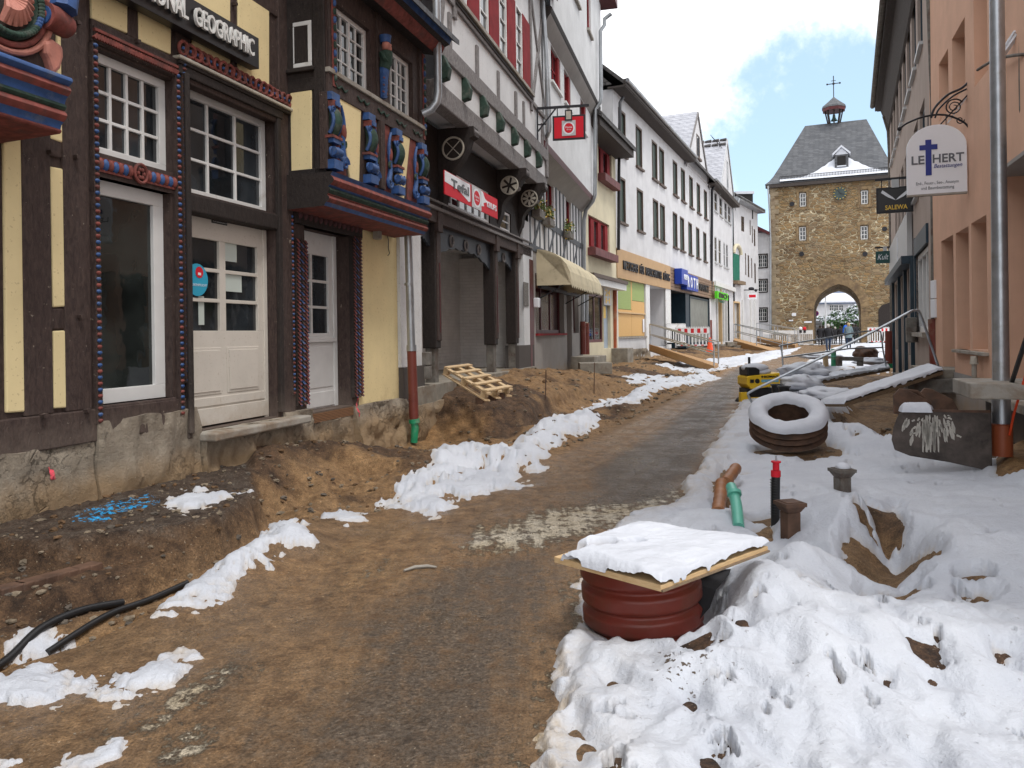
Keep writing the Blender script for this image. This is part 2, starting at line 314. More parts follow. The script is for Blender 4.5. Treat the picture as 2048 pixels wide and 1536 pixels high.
M['signred'] = pm('sign_red', (.58,.02,.035), .6, .04, 2, None, 0, 30, 0, spec=.15); M['signwhite'] = pm('sign_white', (.74,.76,.80), .6, .03, 2, None, 0, 30, 0, spec=.15)
M['signgrey'] = pm('sign_grey', (.45,.46,.47), .4, .04, 2, None, 0, 30, 0); M['signblack'] = pm('sign_black', (.012,.011,.012), .35, .1, 3, None, 0, 30, 0)
M['lgrey'] = pm('letter_grey', (.11,.12,.14), .5, .05, 2, None, 0, 30, 0); M['lblue'] = pm('cross_blue', (.015,.03,.22), .4, .05, 2, None, 0, 30, 0)
M['letter'] = pm('raised_letter_white', (.62,.62,.60), .4, .08, 5); M['gold'] = pm('letter_yellow', (.75,.48,.05), .4, .05, 2, None, 0, 30, 0)
M['bioGreen'] = pm('sign_green', (.10,.62,.02), .4, .05, 2, None, 0, 30, 0); M['kgreen'] = pm('dark_green_sign', (.008,.06,.055), .4, .1, 2, None, 0, 30, 0)
M['rblue'] = pm('shop_sign_blue', (.012,.05,.36), .35, .05, 2, None, 0, 30, 0); M['sky'] = pm('sticker_blue', (.03,.33,.50), .4, .05, 2, None, 0, 30, 0)
M['awn'] = pm('cream_awning_cloth', (.55,.48,.33), .85, .1, 3, (.3,.25,.17), .25, 60, .002); M['awnin'] = pm('awning_underside', (.16,.08,.035), .85, .1, 3)
M['byel'] = pm('machine_yellow', (.72,.46,.02), .4, .06, 4, (.25,.16,.06), .15, 30, .001); M['blackp'] = pm('black_plastic', (.012,.012,.013), .4, .2, 8, None, 0, 60, .001)
M['bwr'] = pm('barrier_white', (.70,.70,.70), .4, .08, 4, (.45,.4,.33), .2, 30, .001); M['brd'] = pm('barrier_red', (.50,.015,.02), .4, .08, 4)
M['conec'] = pm('cone_orange', (.80,.09,.03), .45, .1, 4); M['leaf'] = pm('evergreen_leaf', (.035,.085,.022), .6, .5, 3, None, 0, 30, 0)
M['leafy'] = pm('flower_leaf', (.10,.14,.035), .6, .5, 9, None, 0, 30, 0); M['petal'] = pm('yellow_petals', (.55,.38,.08), .6, .3, 9, None, 0, 30, 0)
M['snowm'] = None; M['redglass'] = glass('red_backed_glass', (.035,.006,.008), .15, .3); M['grglass'] = pm('papered_glass', (.20,.21,.19), .35, .25, 2)
M['skin'] = pm('skin', (.45,.27,.19), .6, .1, 8, None, 0, 30, 0); M['hairg'] = pm('grey_hair', (.45,.43,.40), .8, .2, 20); M['haird'] = pm('dark_hair', (.03,.022,.018), .8, .3, 20); M['hairb'] = pm('blond_hair', (.42,.30,.15), .8, .2, 20)
M['cloth_b'] = pm('black_cloth', (.014,.014,.017), .85, .3, 9); M['cloth_g'] = pm('grey_teal_cloth', (.14,.19,.21), .85, .15, 9); M['cloth_blue'] = pm('bright_blue_cloth', (.01,.14,.72), .7, .12, 9); M['jeans'] = pm('navy_trousers', (.02,.035,.07), .85, .2, 9)
def snowmat():
    m, N, L, P = newmat('snow'); v = posn(N, L)
    at = N.new('ShaderNodeAttribute'); at.attribute_name = 'mask'; sp = N.new('ShaderNodeSeparateColor'); L.new(at.outputs['Color'], sp.inputs[0])
    f = rng(N, L, noiz(N, L, v, 2, 5), .35, .7); col = mixc(N, L, f, (.48,.505,.56), (.57,.595,.645))
    dn = rng(N, L, noiz(N, L, v, 5, 8, .7), .35, .7)
    col = mixc(N, L, nmath(N, L, 'MULTIPLY', sp.outputs['Red'], dn), col, (.42,.31,.17))
    k = rng(N, L, nmath(N, L, 'ADD', noiz(N, L, v, 24, 4, .6), nmath(N, L, 'MULTIPLY', sp.outputs['Green'], .13)), .70, .735); col = mixc(N, L, nmath(N, L, 'MULTIPLY', k, nmath(N, L, 'ADD', .12, sp.outputs['Green'])), col, (.08,.06,.045))
    L.new(col, P.inputs['Base Color']); P.inputs['Roughness'].default_value = .62; P.inputs['Specular IOR Level'].default_value = .3
    P.inputs['Subsurface Weight'].default_value = 0
    bump(N, L, P, nmath(N, L, 'ADD', noiz(N, L, v, 9, 6, .62), nmath(N, L, 'MULTIPLY', noiz(N, L, v, 48, 5, .7), .55)), .75, .024); return m
M['snowm'] = snowmat()
M['snowcap'] = pm('snow_cap', (.55,.575,.63), .62, .06, 3, None, 0, 26, .008, .7, spec=.3)
M['snowroof'] = rows('snow_on_tiles', (.40,.41,.45), (.43,.44,.48), (1,1,1), .34, .3, (.29,.30,.35), .8, .02, .03)
def groundmat():
    m, N, L, P = newmat('muddy_ground'); v = posn(N, L)
    at = N.new('ShaderNodeAttribute'); at.attribute_name = 'mask'; sp = N.new('ShaderNodeSeparateColor'); L.new(at.outputs['Color'], sp.inputs[0])
    at2 = N.new('ShaderNodeAttribute'); at2.attribute_name = 'mask2'; sp2 = N.new('ShaderNodeSeparateColor'); L.new(at2.outputs['Color'], sp2.inputs[0])
    asp, sand, slush = sp.outputs['Red'], sp.outputs['Green'], sp.outputs['Blue']; soil, paint = sp2.outputs['Red'], sp2.outputs['Green']
    n1 = noiz(N, L, v, 1.5, 9, .65); n2 = noiz(N, L, v, 7, 8, .7); n3 = noiz(N, L, v, 45, 4, .65)
    mud = mixc(N, L, rng(N, L, n2, .35, .68), (.085,.047,.022), (.27,.165,.082))
    mud = mixc(N, L, rng(N, L, n1, .4, .62, 0, .6), mud, (.17,.11,.06))
    sandc = mixc(N, L, rng(N, L, n2, .35, .65), (.17,.085,.03), (.33,.20,.09)); col = mixc(N, L, sand, mud, sandc)
    soilc = mixc(N, L, rng(N, L, n2, .38, .66), (.020,.011,.007), (.095,.052,.028)); col = mixc(N, L, soil, col, soilc)
    sk = N.new('ShaderNodeMapping'); sk.inputs['Rotation'].default_value = (0,0,math.radians(22)); sk.inputs['Scale'].default_value = (5.5,.45,1); L.new(v, sk.inputs['Vector']); stk = noiz(N, L, sk.outputs[0], 1.6, 7, .65)
    col = mixc(N, L, nmath(N, L, 'MULTIPLY', rng(N, L, stk, .45, .72), nmath(N, L, 'MULTIPLY', sp2.outputs['Blue'], .38)), col, (.055,.040,.028))
    aspc = mixc(N, L, rng(N, L, n3, .38, .66), (.030,.023,.018), (.115,.095,.075)); 
    fa = rng(N, L, nmath(N, L, 'ADD', nmath(N, L, 'ADD', asp, nmath(N, L, 'MULTIPLY', nmath(N, L, 'SUBTRACT', stk, .5), .45)), nmath(N, L, 'MULTIPLY', nmath(N, L, 'SUBTRACT', n2, .5), 1.5)), .30, .66, 0, .80); col = mixc(N, L, fa, col, aspc)
    peb = rng(N, L, noiz(N, L, v, 55, 4, .6), .66, .70); col = mixc(N, L, nmath(N, L, 'MULTIPLY', peb, .75), col, (.38,.31,.22))
    fs = rng(N, L, nmath(N, L, 'ADD', slush, nmath(N, L, 'MULTIPLY', nmath(N, L, 'ADD', nmath(N, L, 'SUBTRACT', noiz(N, L, v, 9, 10, .8), .5), nmath(N, L, 'MULTIPLY', nmath(N, L, 'SUBTRACT', stk, .5), .5)), 2.0)), .5, .66)
    slc = mixc(N, L, rng(N, L, n1, .35, .65), (.36,.29,.19), (.50,.45,.36)); col = mixc(N, L, fs, col, slc)
    fp = rng(N, L, nmath(N, L, 'ADD', paint, nmath(N, L, 'MULTIPLY', nmath(N, L, 'SUBTRACT', noiz(N, L, v, 22, 4, .65), .5), 2.6)), .88, .94); col = mixc(N, L, fp, col, (.02,.30,.62))
    gr = N.new('ShaderNodeVectorMath'); gr.operation = 'SCALE'; L.new(col, gr.inputs[0]); L.new(nmath(N, L, 'MULTIPLY', rng(N, L, noiz(N, L, v, 75, 5, .72), .33, .67, .50, 1.48), rng(N, L, noiz(N, L, v, 17, 6, .72), .33, .67, .72, 1.28)), gr.inputs['Scale']); L.new(gr.outputs[0], P.inputs['Base Color'])
    wet = rng(N, L, n1, .42, .6); rr = rng(N, L, nmath(N, L, 'MULTIPLY', sp2.outputs['Blue'], nmath(N, L, 'ADD', .45, nmath(N, L, 'MULTIPLY', wet, .55))), 0, 1, .85, .24)
    L.new(rr, P.inputs['Roughness']); P.inputs['Specular IOR Level'].default_value = .35
    h = nmath(N, L, 'ADD', nmath(N, L, 'MULTIPLY', n3, .35), nmath(N, L, 'MULTIPLY', n2, .9)); h = nmath(N, L, 'ADD', h, nmath(N, L, 'MULTIPLY', noiz(N, L, v, 110, 3, .6), .12))
    h = nmath(N, L, 'ADD', h, nmath(N, L, 'MULTIPLY', fs, .35))
    bump(N, L, P, h, 1, .036); return m
M['ground'] = groundmat()
# ------------------------------------------------------------------ terrain
_rs = np.random.RandomState(3); _tab = _rs.rand(256, 256)
def vn(x, y):
    xi = np.floor(x).astype(int); yi = np.floor(y).astype(int); fx = x-xi; fy = y-yi
    fx = fx*fx*(3-2*fx); fy = fy*fy*(3-2*fy); g = lambda a, b: _tab[a & 255, b & 255]
    return (g(xi,yi)*(1-fx)+g(xi+1,yi)*fx)*(1-fy)+(g(xi,yi+1)*(1-fx)+g(xi+1,yi+1)*fx)*fy
def fbm(x, y, f, o=4, g=.5, s=0):
    r = 0; a = 1; t = 0
    for i in range(o): r = r+a*vn(x*f+17.3*i+s, y*f+9.1*i+2*s); t += a; a *= g; f *= 2.03
    return r/t-.5
def sst(a, b, x): t = np.clip((x-a)/(b-a), 0, 1); return t*t*(3-2*t)
def sdp(X, Y, poly):
    """signed distance, + inside"""
    d = np.full(X.shape, 1e9); ins = np.zeros(X.shape, bool); n = len(poly)
    for i in range(n):
        ax, ay = poly[i]; bx, by = poly[(i+1) % n]; ex, ey = bx-ax, by-ay
        t = np.clip(((X-ax)*ex+(Y-ay)*ey)/(ex*ex+ey*ey+1e-12), 0, 1); d = np.minimum(d, (X-ax-t*ex)**2+(Y-ay-t*ey)**2)
        c = ((ay > Y) != (by > Y)) & (X < ex*(Y-ay)/(ey if abs(ey) > 1e-9 else 1e-9)+ax); ins ^= c
    d = np.sqrt(d); return np.where(ins, d, -d)
def wp(pts, z): return [tuple(PZ(u, v, z)[:2]) for u, v in pts]
def lerp_(Y, a): ys, xs = zip(*a); return np.interp(Y, ys, xs)
XL_ = [(0,-4.4),(2,-3.5),(3.92,-2.6),(4.6,-2.16),(5.58,-1.9),(6.9,-1.45),(7.93,-.66),(9.65,.3),(13.7,2.0),(23.7,5.8),(43,13.3),(75,28.5),(120,50)]
XR_ = [(0,-.1),(2,0),(2.93,.05),(4.07,.25),(4.95,.4),(6.4,.78),(7.1,1.35),(9.1,2.15),(14.3,4.0),(23.3,7.2),(42,16.5),(75,33),(120,55)]
XW_ = [(0,-5.6),(12.3,-1.8),(20.1,.47),(28.4,2.6),(33.6,4.54),(57.5,15.06),(68,19.8),(77,26),(120,40)]
XE_ = [(0,3.0),(9.3,6.2),(15.1,8.27),(29.5,14.6),(73,36),(120,60)]
ZW_ = [(0,.5),(8.3,.46),(9.3,.36),(10.4,.16),(11.3,-.03),(12.6,-.14),(13.3,.22),(14.5,.55),(20,.55),(28,.40),(40,.25),(60,.3),(80,.1)]
# stamps: (pixel polygon, z of projection, target height, softness)
ST = [([(-260,1010),(20,985),(150,950),(350,915),(500,905),(520,985),(440,1040),(300,1062),(110,1085),(-40,1075),(-300,1120)], .30, .30, .07),
      ]
ST2 = [([(-400,1330),(-300,1120),(0,1062),(300,1050),(480,1000),(510,1050),(400,1105),(280,1140),(120,1180),(0,1205)], .12, .13, .06)]
BERM = [(790,955,.10),(840,930,.18),(900,890,.24),(960,880,.30),(1020,885,.27),(1070,862,.24),(1120,825,.30),(1180,815,.2),(1240,788,.2),(1310,768,.22),(1400,745,.2),(1500,722,.18),(1560,706,.1)]
BW = [(tuple(PZ(u, v, h)[:2]), h) for u, v, h in BERM]
BW2 = [(tuple(PZ(u, v, h)[:2]), h) for u, v, h in [(330,1215,.06),(420,1140,.10),(500,1090,.13),(570,1060,.14),(640,1040,.06)]]
def ridge(X, Y, pts, w):
    r = np.zeros(X.shape)
    for (a, ha), (b, hb) in zip(pts[:-1], pts[1:]):
        ex, ey = b[0]-a[0], b[1]-a[1]; t = np.clip(((X-a[0])*ex+(Y-a[1])*ey)/(ex*ex+ey*ey), 0, 1)
        d = np.hypot(X-a[0]-t*ex, Y-a[1]-t*ey); r = np.maximum(r, (ha+(hb-ha)*t)*np.exp(-(d/w)**2))
    return r
def GB(u, v, z, rx, ry, h): p = PZ(u, v, z); return (p.x, p.y, rx, ry, h)
BUMPS = [GB(1535,1165,.25,.42,.40,.25), GB(1640,1300,.12,.55,.4,.07), GB(1640,1330,.12,.6,.35,.10), GB(1430,1300,.05,.35,.3,.05), GB(1700,1010,.3,.35,.65,.22), GB(1600,1090,.3,.26,.3,.22),
         GB(1900,1250,.2,.6,.45,.16), GB(1990,1100,.2,.8,.6,.10), GB(1420,1035,.15,.35,.5,.10), GB(1600,960,.25,.9,.6,.08),
         GB(1720,850,.3,.7,1.2,.20), GB(1900,1010,.25,1.0,1.0,.10), GB(1560,765,.3,.7,1.6,.22),
         GB(1640,785,.2,1.0,1.4,.15), GB(1720,1230,.0,.3,.2,-.06), GB(1610,800,.3,.6,1.0,.15)]
PITS = [([(1700,1140),(1760,1085),(1850,1120),(1850,1160),(1780,1195),(1715,1180)], .0, -.10, .18),
        ([(1600,740),(1790,733),(1860,760),(1880,800),(2000,880),(2000,950),(1980,925),(1790,905),(1755,875),(1640,828),(1700,800)], .0, -.32, .35)]
STW = [(wp(p, z), t, s) for p, z, t, s in ST]; ST2W = [(wp(p, z), t, s) for p, z, t, s in ST2]; PITW = [(wp(p, z), t, s) for p, z, t, s in PITS]
SANDR = wp([(1975,915),(1990,880),(2048,870),(2400,900),(2400,1000),(2048,950)], .35)
def hgt(X, Y):
    X = np.asarray(X, float); Y = np.asarray(Y, float); xl = lerp_(Y, XL_); xr = lerp_(Y, XR_); xw = lerp_(Y, XW_); xe = lerp_(Y, XE_)
    wob = .25*fbm(X, Y, .9, 3, s=4); e = xl-X+wob; w = np.maximum(xl-xw, .5); r = np.clip(e/w, 0, 1.2)
    h = .020*fbm(X, Y, .7, 3)
    q = (X-xl)/np.maximum(xr-xl, .5)
    for c in (.22, .36, .68, .8): h = h-.018*np.exp(-((q-c)/.035)**2)*(.6+fbm(X, Y, 2, 2))
    h = h+.012*fbm(X, Y, 4, 4)+.006*np.abs(fbm(X*.6+Y*.3, Y, 14, 3))
    zw = lerp_(Y, ZW_)
    h = h+zw*sst(np.where(Y < 9, .5, .25), .95, r)*np.where(e > 0, 1, 0)
    lf = sst(0, .5, e)
    h = h+lf*(.24*fbm(X, Y, 1.6, 5)+.15*fbm(X, Y, 5, 5, .6))*np.clip(w/2, .3, 1)*np.where(Y < 6.5, .55, 1)
    # rubble ledge along the passage house
    led = sst(13.0, 13.8, Y)*sst(21.5, 20, Y); h = h+led*(.16*(sst(.52, .56, r)-sst(.8, .85, r)*.0)-.18*np.exp(-((r-.42)/.12)**2))
    for P, t, s in ST2W:
        m = sst(-s, s, sdp(X, Y, P)+.10*fbm(X, Y, 3, 3)); h = h*(1-m)+(t+.13*fbm(X, Y, 5, 5, .62))*m
    for P, t, s in STW:
        m = sst(-s, s, sdp(X, Y, P)+.07*fbm(X, Y, 4, 3)); h = h*(1-m)+(t+.07*fbm(X, Y, 7, 5, .65))*m
    # cable trench at the kerb edge
    tr = np.exp(-((e-.22)/.16)**2)*sst(6.4, 5.4, Y); h = h-.10*tr
    h = np.maximum(h, h*0-.6)
    br = ridge(X, Y, BW, .42)*(1+.8*fbm(X, Y, 2.2, 4)); h = h+.62*br*(1-.5*sst(0, .4, h))
    h = h+ridge(X, Y, BW2, .24)*(1+.8*fbm(X, Y, 3, 3))
    # right side
    e2 = X-xr+.3*fbm(X, Y, 1.1, 3, s=9); rf = sst(-.05, .35, e2); r2 = np.clip(e2/np.maximum(xe-xr, 1), 0, 1)
    h = h+rf*(.03+.20*sst(.45, 1, r2)*sst(20, 12, Y)+.08*fbm(X, Y, 1.1, 4)+.04*fbm(X, Y, 5, 4))
    for x, y, rx, ry, a in BUMPS: h = h+a*np.exp(-((X-x)/rx)**2-((Y-y)/ry)**2)*rf
    for P, t, s in PITW:
        m = sst(-s, s, sdp(X, Y, P)+.12*fbm(X, Y, 2.5, 3)); h = h*(1-m)+(t+.16*fbm(X, Y, 3, 4))*m
    m = sst(-.1, .25, sdp(X, Y, SANDR)); h = h*(1-m)+(.36+.08*fbm(X, Y, 2, 3))*m
    pd = np.hypot(X-.72, Y-4.33); h = h*sst(.33, .62, pd)+0*h
    h = h+.30*sst(34, 52, Y)-.12*sst(66, 76, Y); far = sst(22, 30, Y); h = h+far*(.14*fbm(X, Y, .8, 4)*(1-sst(.0, .3, q)*sst(1, .7, q)))
    return h
# snow patches: (poly, z, thickness, raggedness)
SP = [([(318,1218),(360,1175),(420,1135),(480,1105),(520,1075),(545,1040),(590,1036),(600,1085),(560,1110),(540,1090),(532,1125),(505,1128),(450,1170),(385,1206)], .06, .06),
      ([(-200,1370),(0,1362),(60,1340),(110,1328),(150,1358),(250,1343),(235,1388),(150,1402),(60,1396),(0,1408),(-200,1430)], 0, .05),
      ([(278,1352),(305,1332),(335,1325),(342,1338),(285,1360)], 0, .03), ([(345,1312),(378,1304),(376,1312),(350,1316)], 0, .02),
      ([(328,1003),(350,990),(395,980),(436,992),(405,1002),(380,1020),(370,1032)], .30, .05),
      ([(780,945),(835,925),(880,885),(930,865),(985,862),(1010,880),(1055,870),(1050,900),(1030,925),(960,945),(920,950),(870,985),(830,975),(790,960)], .22, .10),
      ([(1040,880),(1060,842),(1110,810),(1170,805),(1195,828),(1150,845),(1090,872),(1070,900)], .24, .09),
      ([(1165,800),(1225,778),(1262,780),(1240,800),(1195,805)], .2, .06), ([(1215,800),(1260,775),(1300,757),(1330,765),(1270,795)], .2, .06),
      ([(1290,770),(1310,752),(1345,745),(1400,738),(1440,746),(1380,760),(1330,768)], .2, .06), ([(1250,748),(1290,740),(1330,738),(1320,748),(1260,756)], .3, .05),
      ([(660,1028),(690,1020),(725,1018),(718,1040),(690,1052)], .03, .03), ([(742,990),(800,985),(812,1000),(790,1012),(760,1000)], .05, .03),
      ([(855,1003),(895,1012),(880,1020),(858,1014)], .02, .02), ([(1000,955),(1040,965),(1030,972),(1004,962)], .02, .02), ([(915,980),(938,984),(930,992)], .02, .02),
      ([(0,1315),(60,1290),(120,1262),(80,1290),(0,1330)], -.05, .02), ([(-50,1536),(60,1520),(180,1512),(140,1536)], 0, .02),
      ([(1310,735),(1400,722),(1480,716),(1560,708),(1600,700),(1580,712),(1460,735),(1420,745)], .1, .05)]
SPW = [(wp(p, z), t) for p, z, t in SP]
ELL = [(PZ(1775,1140,.0).x, PZ(1775,1140,.0).y, .27, .30), (PZ(1765,1070,.05).x, PZ(1765,1070,.05).y, .10, .28), (PZ(1780,1215,.0).x, PZ(1780,1215,.0).y, .20, .06), (PZ(1625,1252,.0).x, PZ(1625,1252,.0).y, .13, .05), (PZ(1945,1172,.1).x, PZ(1945,1172,.1).y, .10, .07), (PZ(1530,1040,.1).x, PZ(1530,1040,.1).y, .2, .12), (PZ(1490,1160,.1).x, PZ(1490,1160,.1).y, .16, .10), (PZ(1385,1350,.0).x, PZ(1385,1350,.0).y, .07, .08)]
HOLES = [([(1740,1210),(1790,1220),(1840,1190),(1830,1215),(1760,1235)], 0),
         ([(1905,1185),(1950,1155),(1980,1165),(1940,1190)], .2), ([(1590,1240),(1620,1250),(1660,1245),(1665,1262),(1630,1264)], .05), ([(1500,1035),(1540,1020),(1550,1040),(1530,1050)], .2),
         ([(1590,850),(1650,865),(1660,895),(1610,905)], .2), ([(1820,1350),(1870,1360),(1860,1375),(1835,1368)], .05), ([(1760,1420),(1790,1425),(1775,1440)], .0), ([(1985,1380),(2010,1385),(2000,1395)], 0),
         ([(1380,1345),(1400,1340),(1405,1365),(1390,1372)], 0), ([(1640,880),(1620,870),(1650,900)], .2), ([(1665,808),(1700,820),(1690,835),(1665,825)], .25),
         ([(1420,950),(1450,920),(1470,950),(1460,1020),(1430,1010)], .1), ([(1745,1050),(1790,1020),(1800,1060),(1770,1070)], .15)]
HOLW = [wp(p, z) for p, z in HOLES]; SANDX = wp([(1990,880),(1995,925),(2060,935),(2400,960),(2400,800),(2048,860)], .36)
def snow_t(X, Y):
    xl = lerp_(Y, XL_); xr = lerp_(Y, XR_); xe = lerp_(Y, XE_); rag = fbm(X, Y, 3, 4, .6); fine = fbm(X, Y, 11, 4, .6, 5)
    t = np.full(X.shape, -.08)
    for P, th in SPW:
        sd = sdp(X, Y, P); t = np.maximum(t, np.minimum((sd+.05+.46*rag+.28*fine)*.38, th*.62+.05*rag+.03*fine))
    e2 = X-xr; sd = e2+.38*rag+.12*fine-.02
    th = .075+.05*fbm(X, Y, 1.2, 3)+.03*rag
    tr = np.minimum(sd*.9, th+.018*fine)
    # patchy with depth and by the walls
    nb = fbm(X, Y, .8, 5, .6, 11); pat = .07-.15*sst(10, 30, Y)-.05*sst(.75, 1, (X-xr)/np.maximum(xe-xr, 1))
    tr = np.minimum(tr, (nb+.25+pat)*.5)
    for cx_, cy_, ax_, ay_ in ELL: tr = np.minimum(tr, (np.hypot((X-cx_)/ax_, (Y-cy_)/ay_)-1+.55*rag+.5*fine)*.25)
    for P in HOLW: tr = np.minimum(tr, -(sdp(X, Y, P)+.06*rag+.10*fine)*.8+.012)
    rp = np.hypot(X-.72, Y-4.33); tr = np.minimum(tr, (rp-.30+.04*rag)*.5); rq = np.hypot((X-3.68)/.60, (Y-10.0)/.62); tr = np.minimum(tr, (rq-.9+.12*rag)*.4)
    tr = np.minimum(tr, -(sdp(X, Y, SANDX)+.05*fine)*.8)
    for P, tt, s in PITW[1:]: tr = np.minimum(tr, -(sdp(X, Y, P)+.45*rag+.1*fine)*.8+.05)
    # footprints, small black gaps
    k = fbm(X, Y, 2.6, 5, .65, 21); tr = np.minimum(tr, np.where(Y < 9, (.27-k+.22*fine)*1.6, (.22-k+.15*fine)*.9)); k4 = fbm(X*1.3, Y*.8, 6, 5, .65, 55); tr = np.where(Y < 4.6, np.minimum(tr, (.26-k4+.25*fine)*1.6), tr); k5 = fbm(X, Y, 4.5, 5, .68, 61); t = np.minimum(t, (.17-k5)*.6)
    t = np.where(e2 > -.8, np.maximum(t, tr), t)
    t = np.where(Y > 72, np.maximum(t, .02+.3*nb), t)
    return t
def gz(x, y, snow=False):
    h = float(hgt(np.array([x]), np.array([y]))[0])
    if snow: h += max(0, float(snow_t(np.array([x]), np.array([y]))[0]))
    return h
def grid_mesh(name, X, Y, Z, mat, attrs, keepf=None):
    n, m = X.shape; co = np.stack([X, Y, Z], -1).reshape(-1, 3)
    idx = np.arange(n*m).reshape(n, m); q = np.stack([idx[:-1,:-1], idx[:-1,1:], idx[1:,1:], idx[1:,:-1]], -1).reshape(-1, 4)
    if keepf is not None: q = q[keepf.reshape(-1)]
    used = np.unique(q); remap = -np.ones(n*m, int); remap[used] = np.arange(len(used)); q = remap[q]; co = co[used]
    me = bpy.data.meshes.new(name); me.vertices.add(len(co)); me.vertices.foreach_set('co', co.astype('f').ravel())
    me.loops.add(q.size); me.loops.foreach_set('vertex_index', q.ravel().astype('i')); me.polygons.add(len(q)); me.polygons.foreach_set('loop_start', np.arange(0, q.size, 4, dtype='i'))
    me.update(calc_edges=True); me.validate(); me.materials.append(mat)
    for nm, A in attrs.items():
        a = me.color_attributes.new(nm, 'FLOAT_COLOR', 'POINT'); a.data.foreach_set('color', A.reshape(-1, 4)[used].astype('f').ravel())
    me.polygons.foreach_set('use_smooth', np.ones(len(q), bool))
    o = bpy.data.objects.new(name, me); COL.objects.link(o); return o
# rows: even in the view near the camera, geometric far off
vs_ = np.linspace(3300, 700, 760); y1 = 2537/(vs_-668); y1 = y1[y1 < 14]; y2 = np.geomspace(14, 125, 420); ys = np.concatenate([[.0], y1, y2[1:]])
rr_ = np.linspace(-.98, .98, 900)
YY = np.repeat(ys[:, None], len(rr_), 1); XX = rr_[None, :]*(YY+.6)
HH = hgt(XX, YY)
def bl(P, soft=.12): return sst(-soft, soft, sdp(XX, YY, P))
xl = lerp_(YY, XL_); xr = lerp_(YY, XR_); q = (XX-xl)/(xr-xl)
onroad = sst(-.05, .1, q)*sst(1.08, .95, q)
asp = np.zeros(XX.shape)
for p, z, a in [([(880,1120),(1130,1090),(1150,1180),(1060,1400),(1040,1600),(500,1600),(560,1430),(700,1320),(640,1250),(760,1200)], 0, .62), ([(1180,940),(1320,860),(1400,790),(1470,775),(1450,840),(1400,930),(1330,1010),(1180,1010)], 0, .8),
                ([(1380,790),(1440,755),(1490,730),(1500,740),(1470,790)], 0, .7), ([(880,1120),(1000,1050),(1200,1010),(1250,1050),(1130,1100)], 0, .5), ([(380,1390),(500,1300),(520,1320),(440,1400)], 0, .8),
                ([(400,1536),(440,1420),(600,1400),(620,1536)], 0, .55)]:
    asp = np.maximum(asp, a*bl(wp(p, z), .40))
slush = .12*onroad
for p, z, a in [([(870,1110),(960,1050),(1100,1010),(1250,1000),(1400,960),(1360,1030),(1200,1075),(1130,1090),(1040,1115)], 0, .78), ([(215,1480),(300,1400),(500,1310),(525,1325),(400,1400),(290,1470)], 0, .95), ([(300,1510),(350,1440),(470,1470),(460,1500),(340,1536)], 0, .8),
                ([(690,1190),(720,1130),(800,1110),(770,1140)], 0, .75), ([(1060,1400),(1110,1260),(1140,1160),(1180,1150),(1170,1300),(1120,1400),(1050,1500)], 0, .85), ([(980,1536),(1060,1440),(1120,1420),(1180,1600),(960,1600)], 0, .8),
                ([(1200,960),(1300,900),(1420,860),(1440,880),(1330,950)], 0, .36), ([(1330,1040),(1400,950),(1440,900),(1400,1000)], 0, .8), ([(420,1260),(520,1200),(480,1260)], 0, .3), ([(700,1050),(860,1010),(840,1030)], 0, .3)]:
    slush = np.maximum(slush, a*bl(wp(p, z), .42))
sand = .35*sst(.1, .5, xl-XX)+.0; sand = np.maximum(sand, .75*np.clip(ridge(XX, YY, BW, .5)*5, 0, 1)); sand = np.maximum(sand, .9*bl(wp([(850,1000),(800,900),(830,820),(1000,850),(1100,800),(900,960)], 0), .4))
sand = np.maximum(sand, .8*bl(SANDR, .2)); sand = np.maximum(sand, .8*np.exp(-((xl-XX-.12)/.16)**2)*sst(6.5, 5.5, YY)); sand = np.maximum(sand, .35*sst(-.1,.1,fbm(XX,YY,.9,3))*onroad*sst(3,5,YY))
soil = np.zeros(XX.shape)
for P, t, s in STW: soil = np.maximum(soil, bl(P, .1))
for P, t, s in ST2W: soil = np.maximum(soil, .8*bl(P, .15))
soil = np.maximum(soil, .85*sst(.35, .6, xl-XX)*sst(6.6, 5.8, YY)); soil = np.maximum(soil, .75*sst(.5, .9, xl-XX)*sst(11, 9.5, YY)*sst(-.06, .06, fbm(XX, YY, 1.3, 4))); soil = np.maximum(soil, .9*sst(.0, .12, fbm(XX, YY, .7, 4, .6, 31))*sst(.2, .6, xl-XX)); soil = np.maximum(soil, .7*sst(.0, .1, fbm(XX, YY, .9, 4, .6, 37))*sst(.3, .8, XX-xr)); soil = np.maximum(soil, sst(.1,.4,XX-xr)*sst(4.6,4.0,YY))
paint = np.zeros(XX.shape)
for p in ([(130,1045),(170,1015),(300,985),(335,1000),(200,1050)],): paint = np.maximum(paint, .8*bl(wp(p, .30), .06))
soil = np.where(soil > 0, np.maximum(soil, 0), 0)
asps = np.zeros(XX.shape)
for P, t, s in STW: asps = np.maximum(asps, .50*bl(P, .10))
asp = np.maximum(asp, asps)
one = np.ones(XX.shape)
ground = grid_mesh('ground', XX, YY, HH, M['ground'], {'mask': np.stack([asp, sand, slush*.93, one], -1), 'mask2': np.stack([soil, paint, onroad, one], -1)})
tag(ground, kind='structure')
T = snow_t(XX, YY)
GY = np.gradient(HH, axis=0)/np.maximum(np.gradient(YY, axis=0), 1e-4); GX = np.gradient(HH, axis=1)/np.maximum(np.gradient(XX, axis=1), 1e-4); GRAD = np.hypot(GX, GY)*(XX < xr)
T = np.where(GRAD > 1.1, -.05, T); T = np.clip(T, -.05, .3); kp = (T[:-1,:-1] > -.04) | (T[:-1,1:] > -.04) | (T[1:,1:] > -.04) | (T[1:,:-1] > -.04)
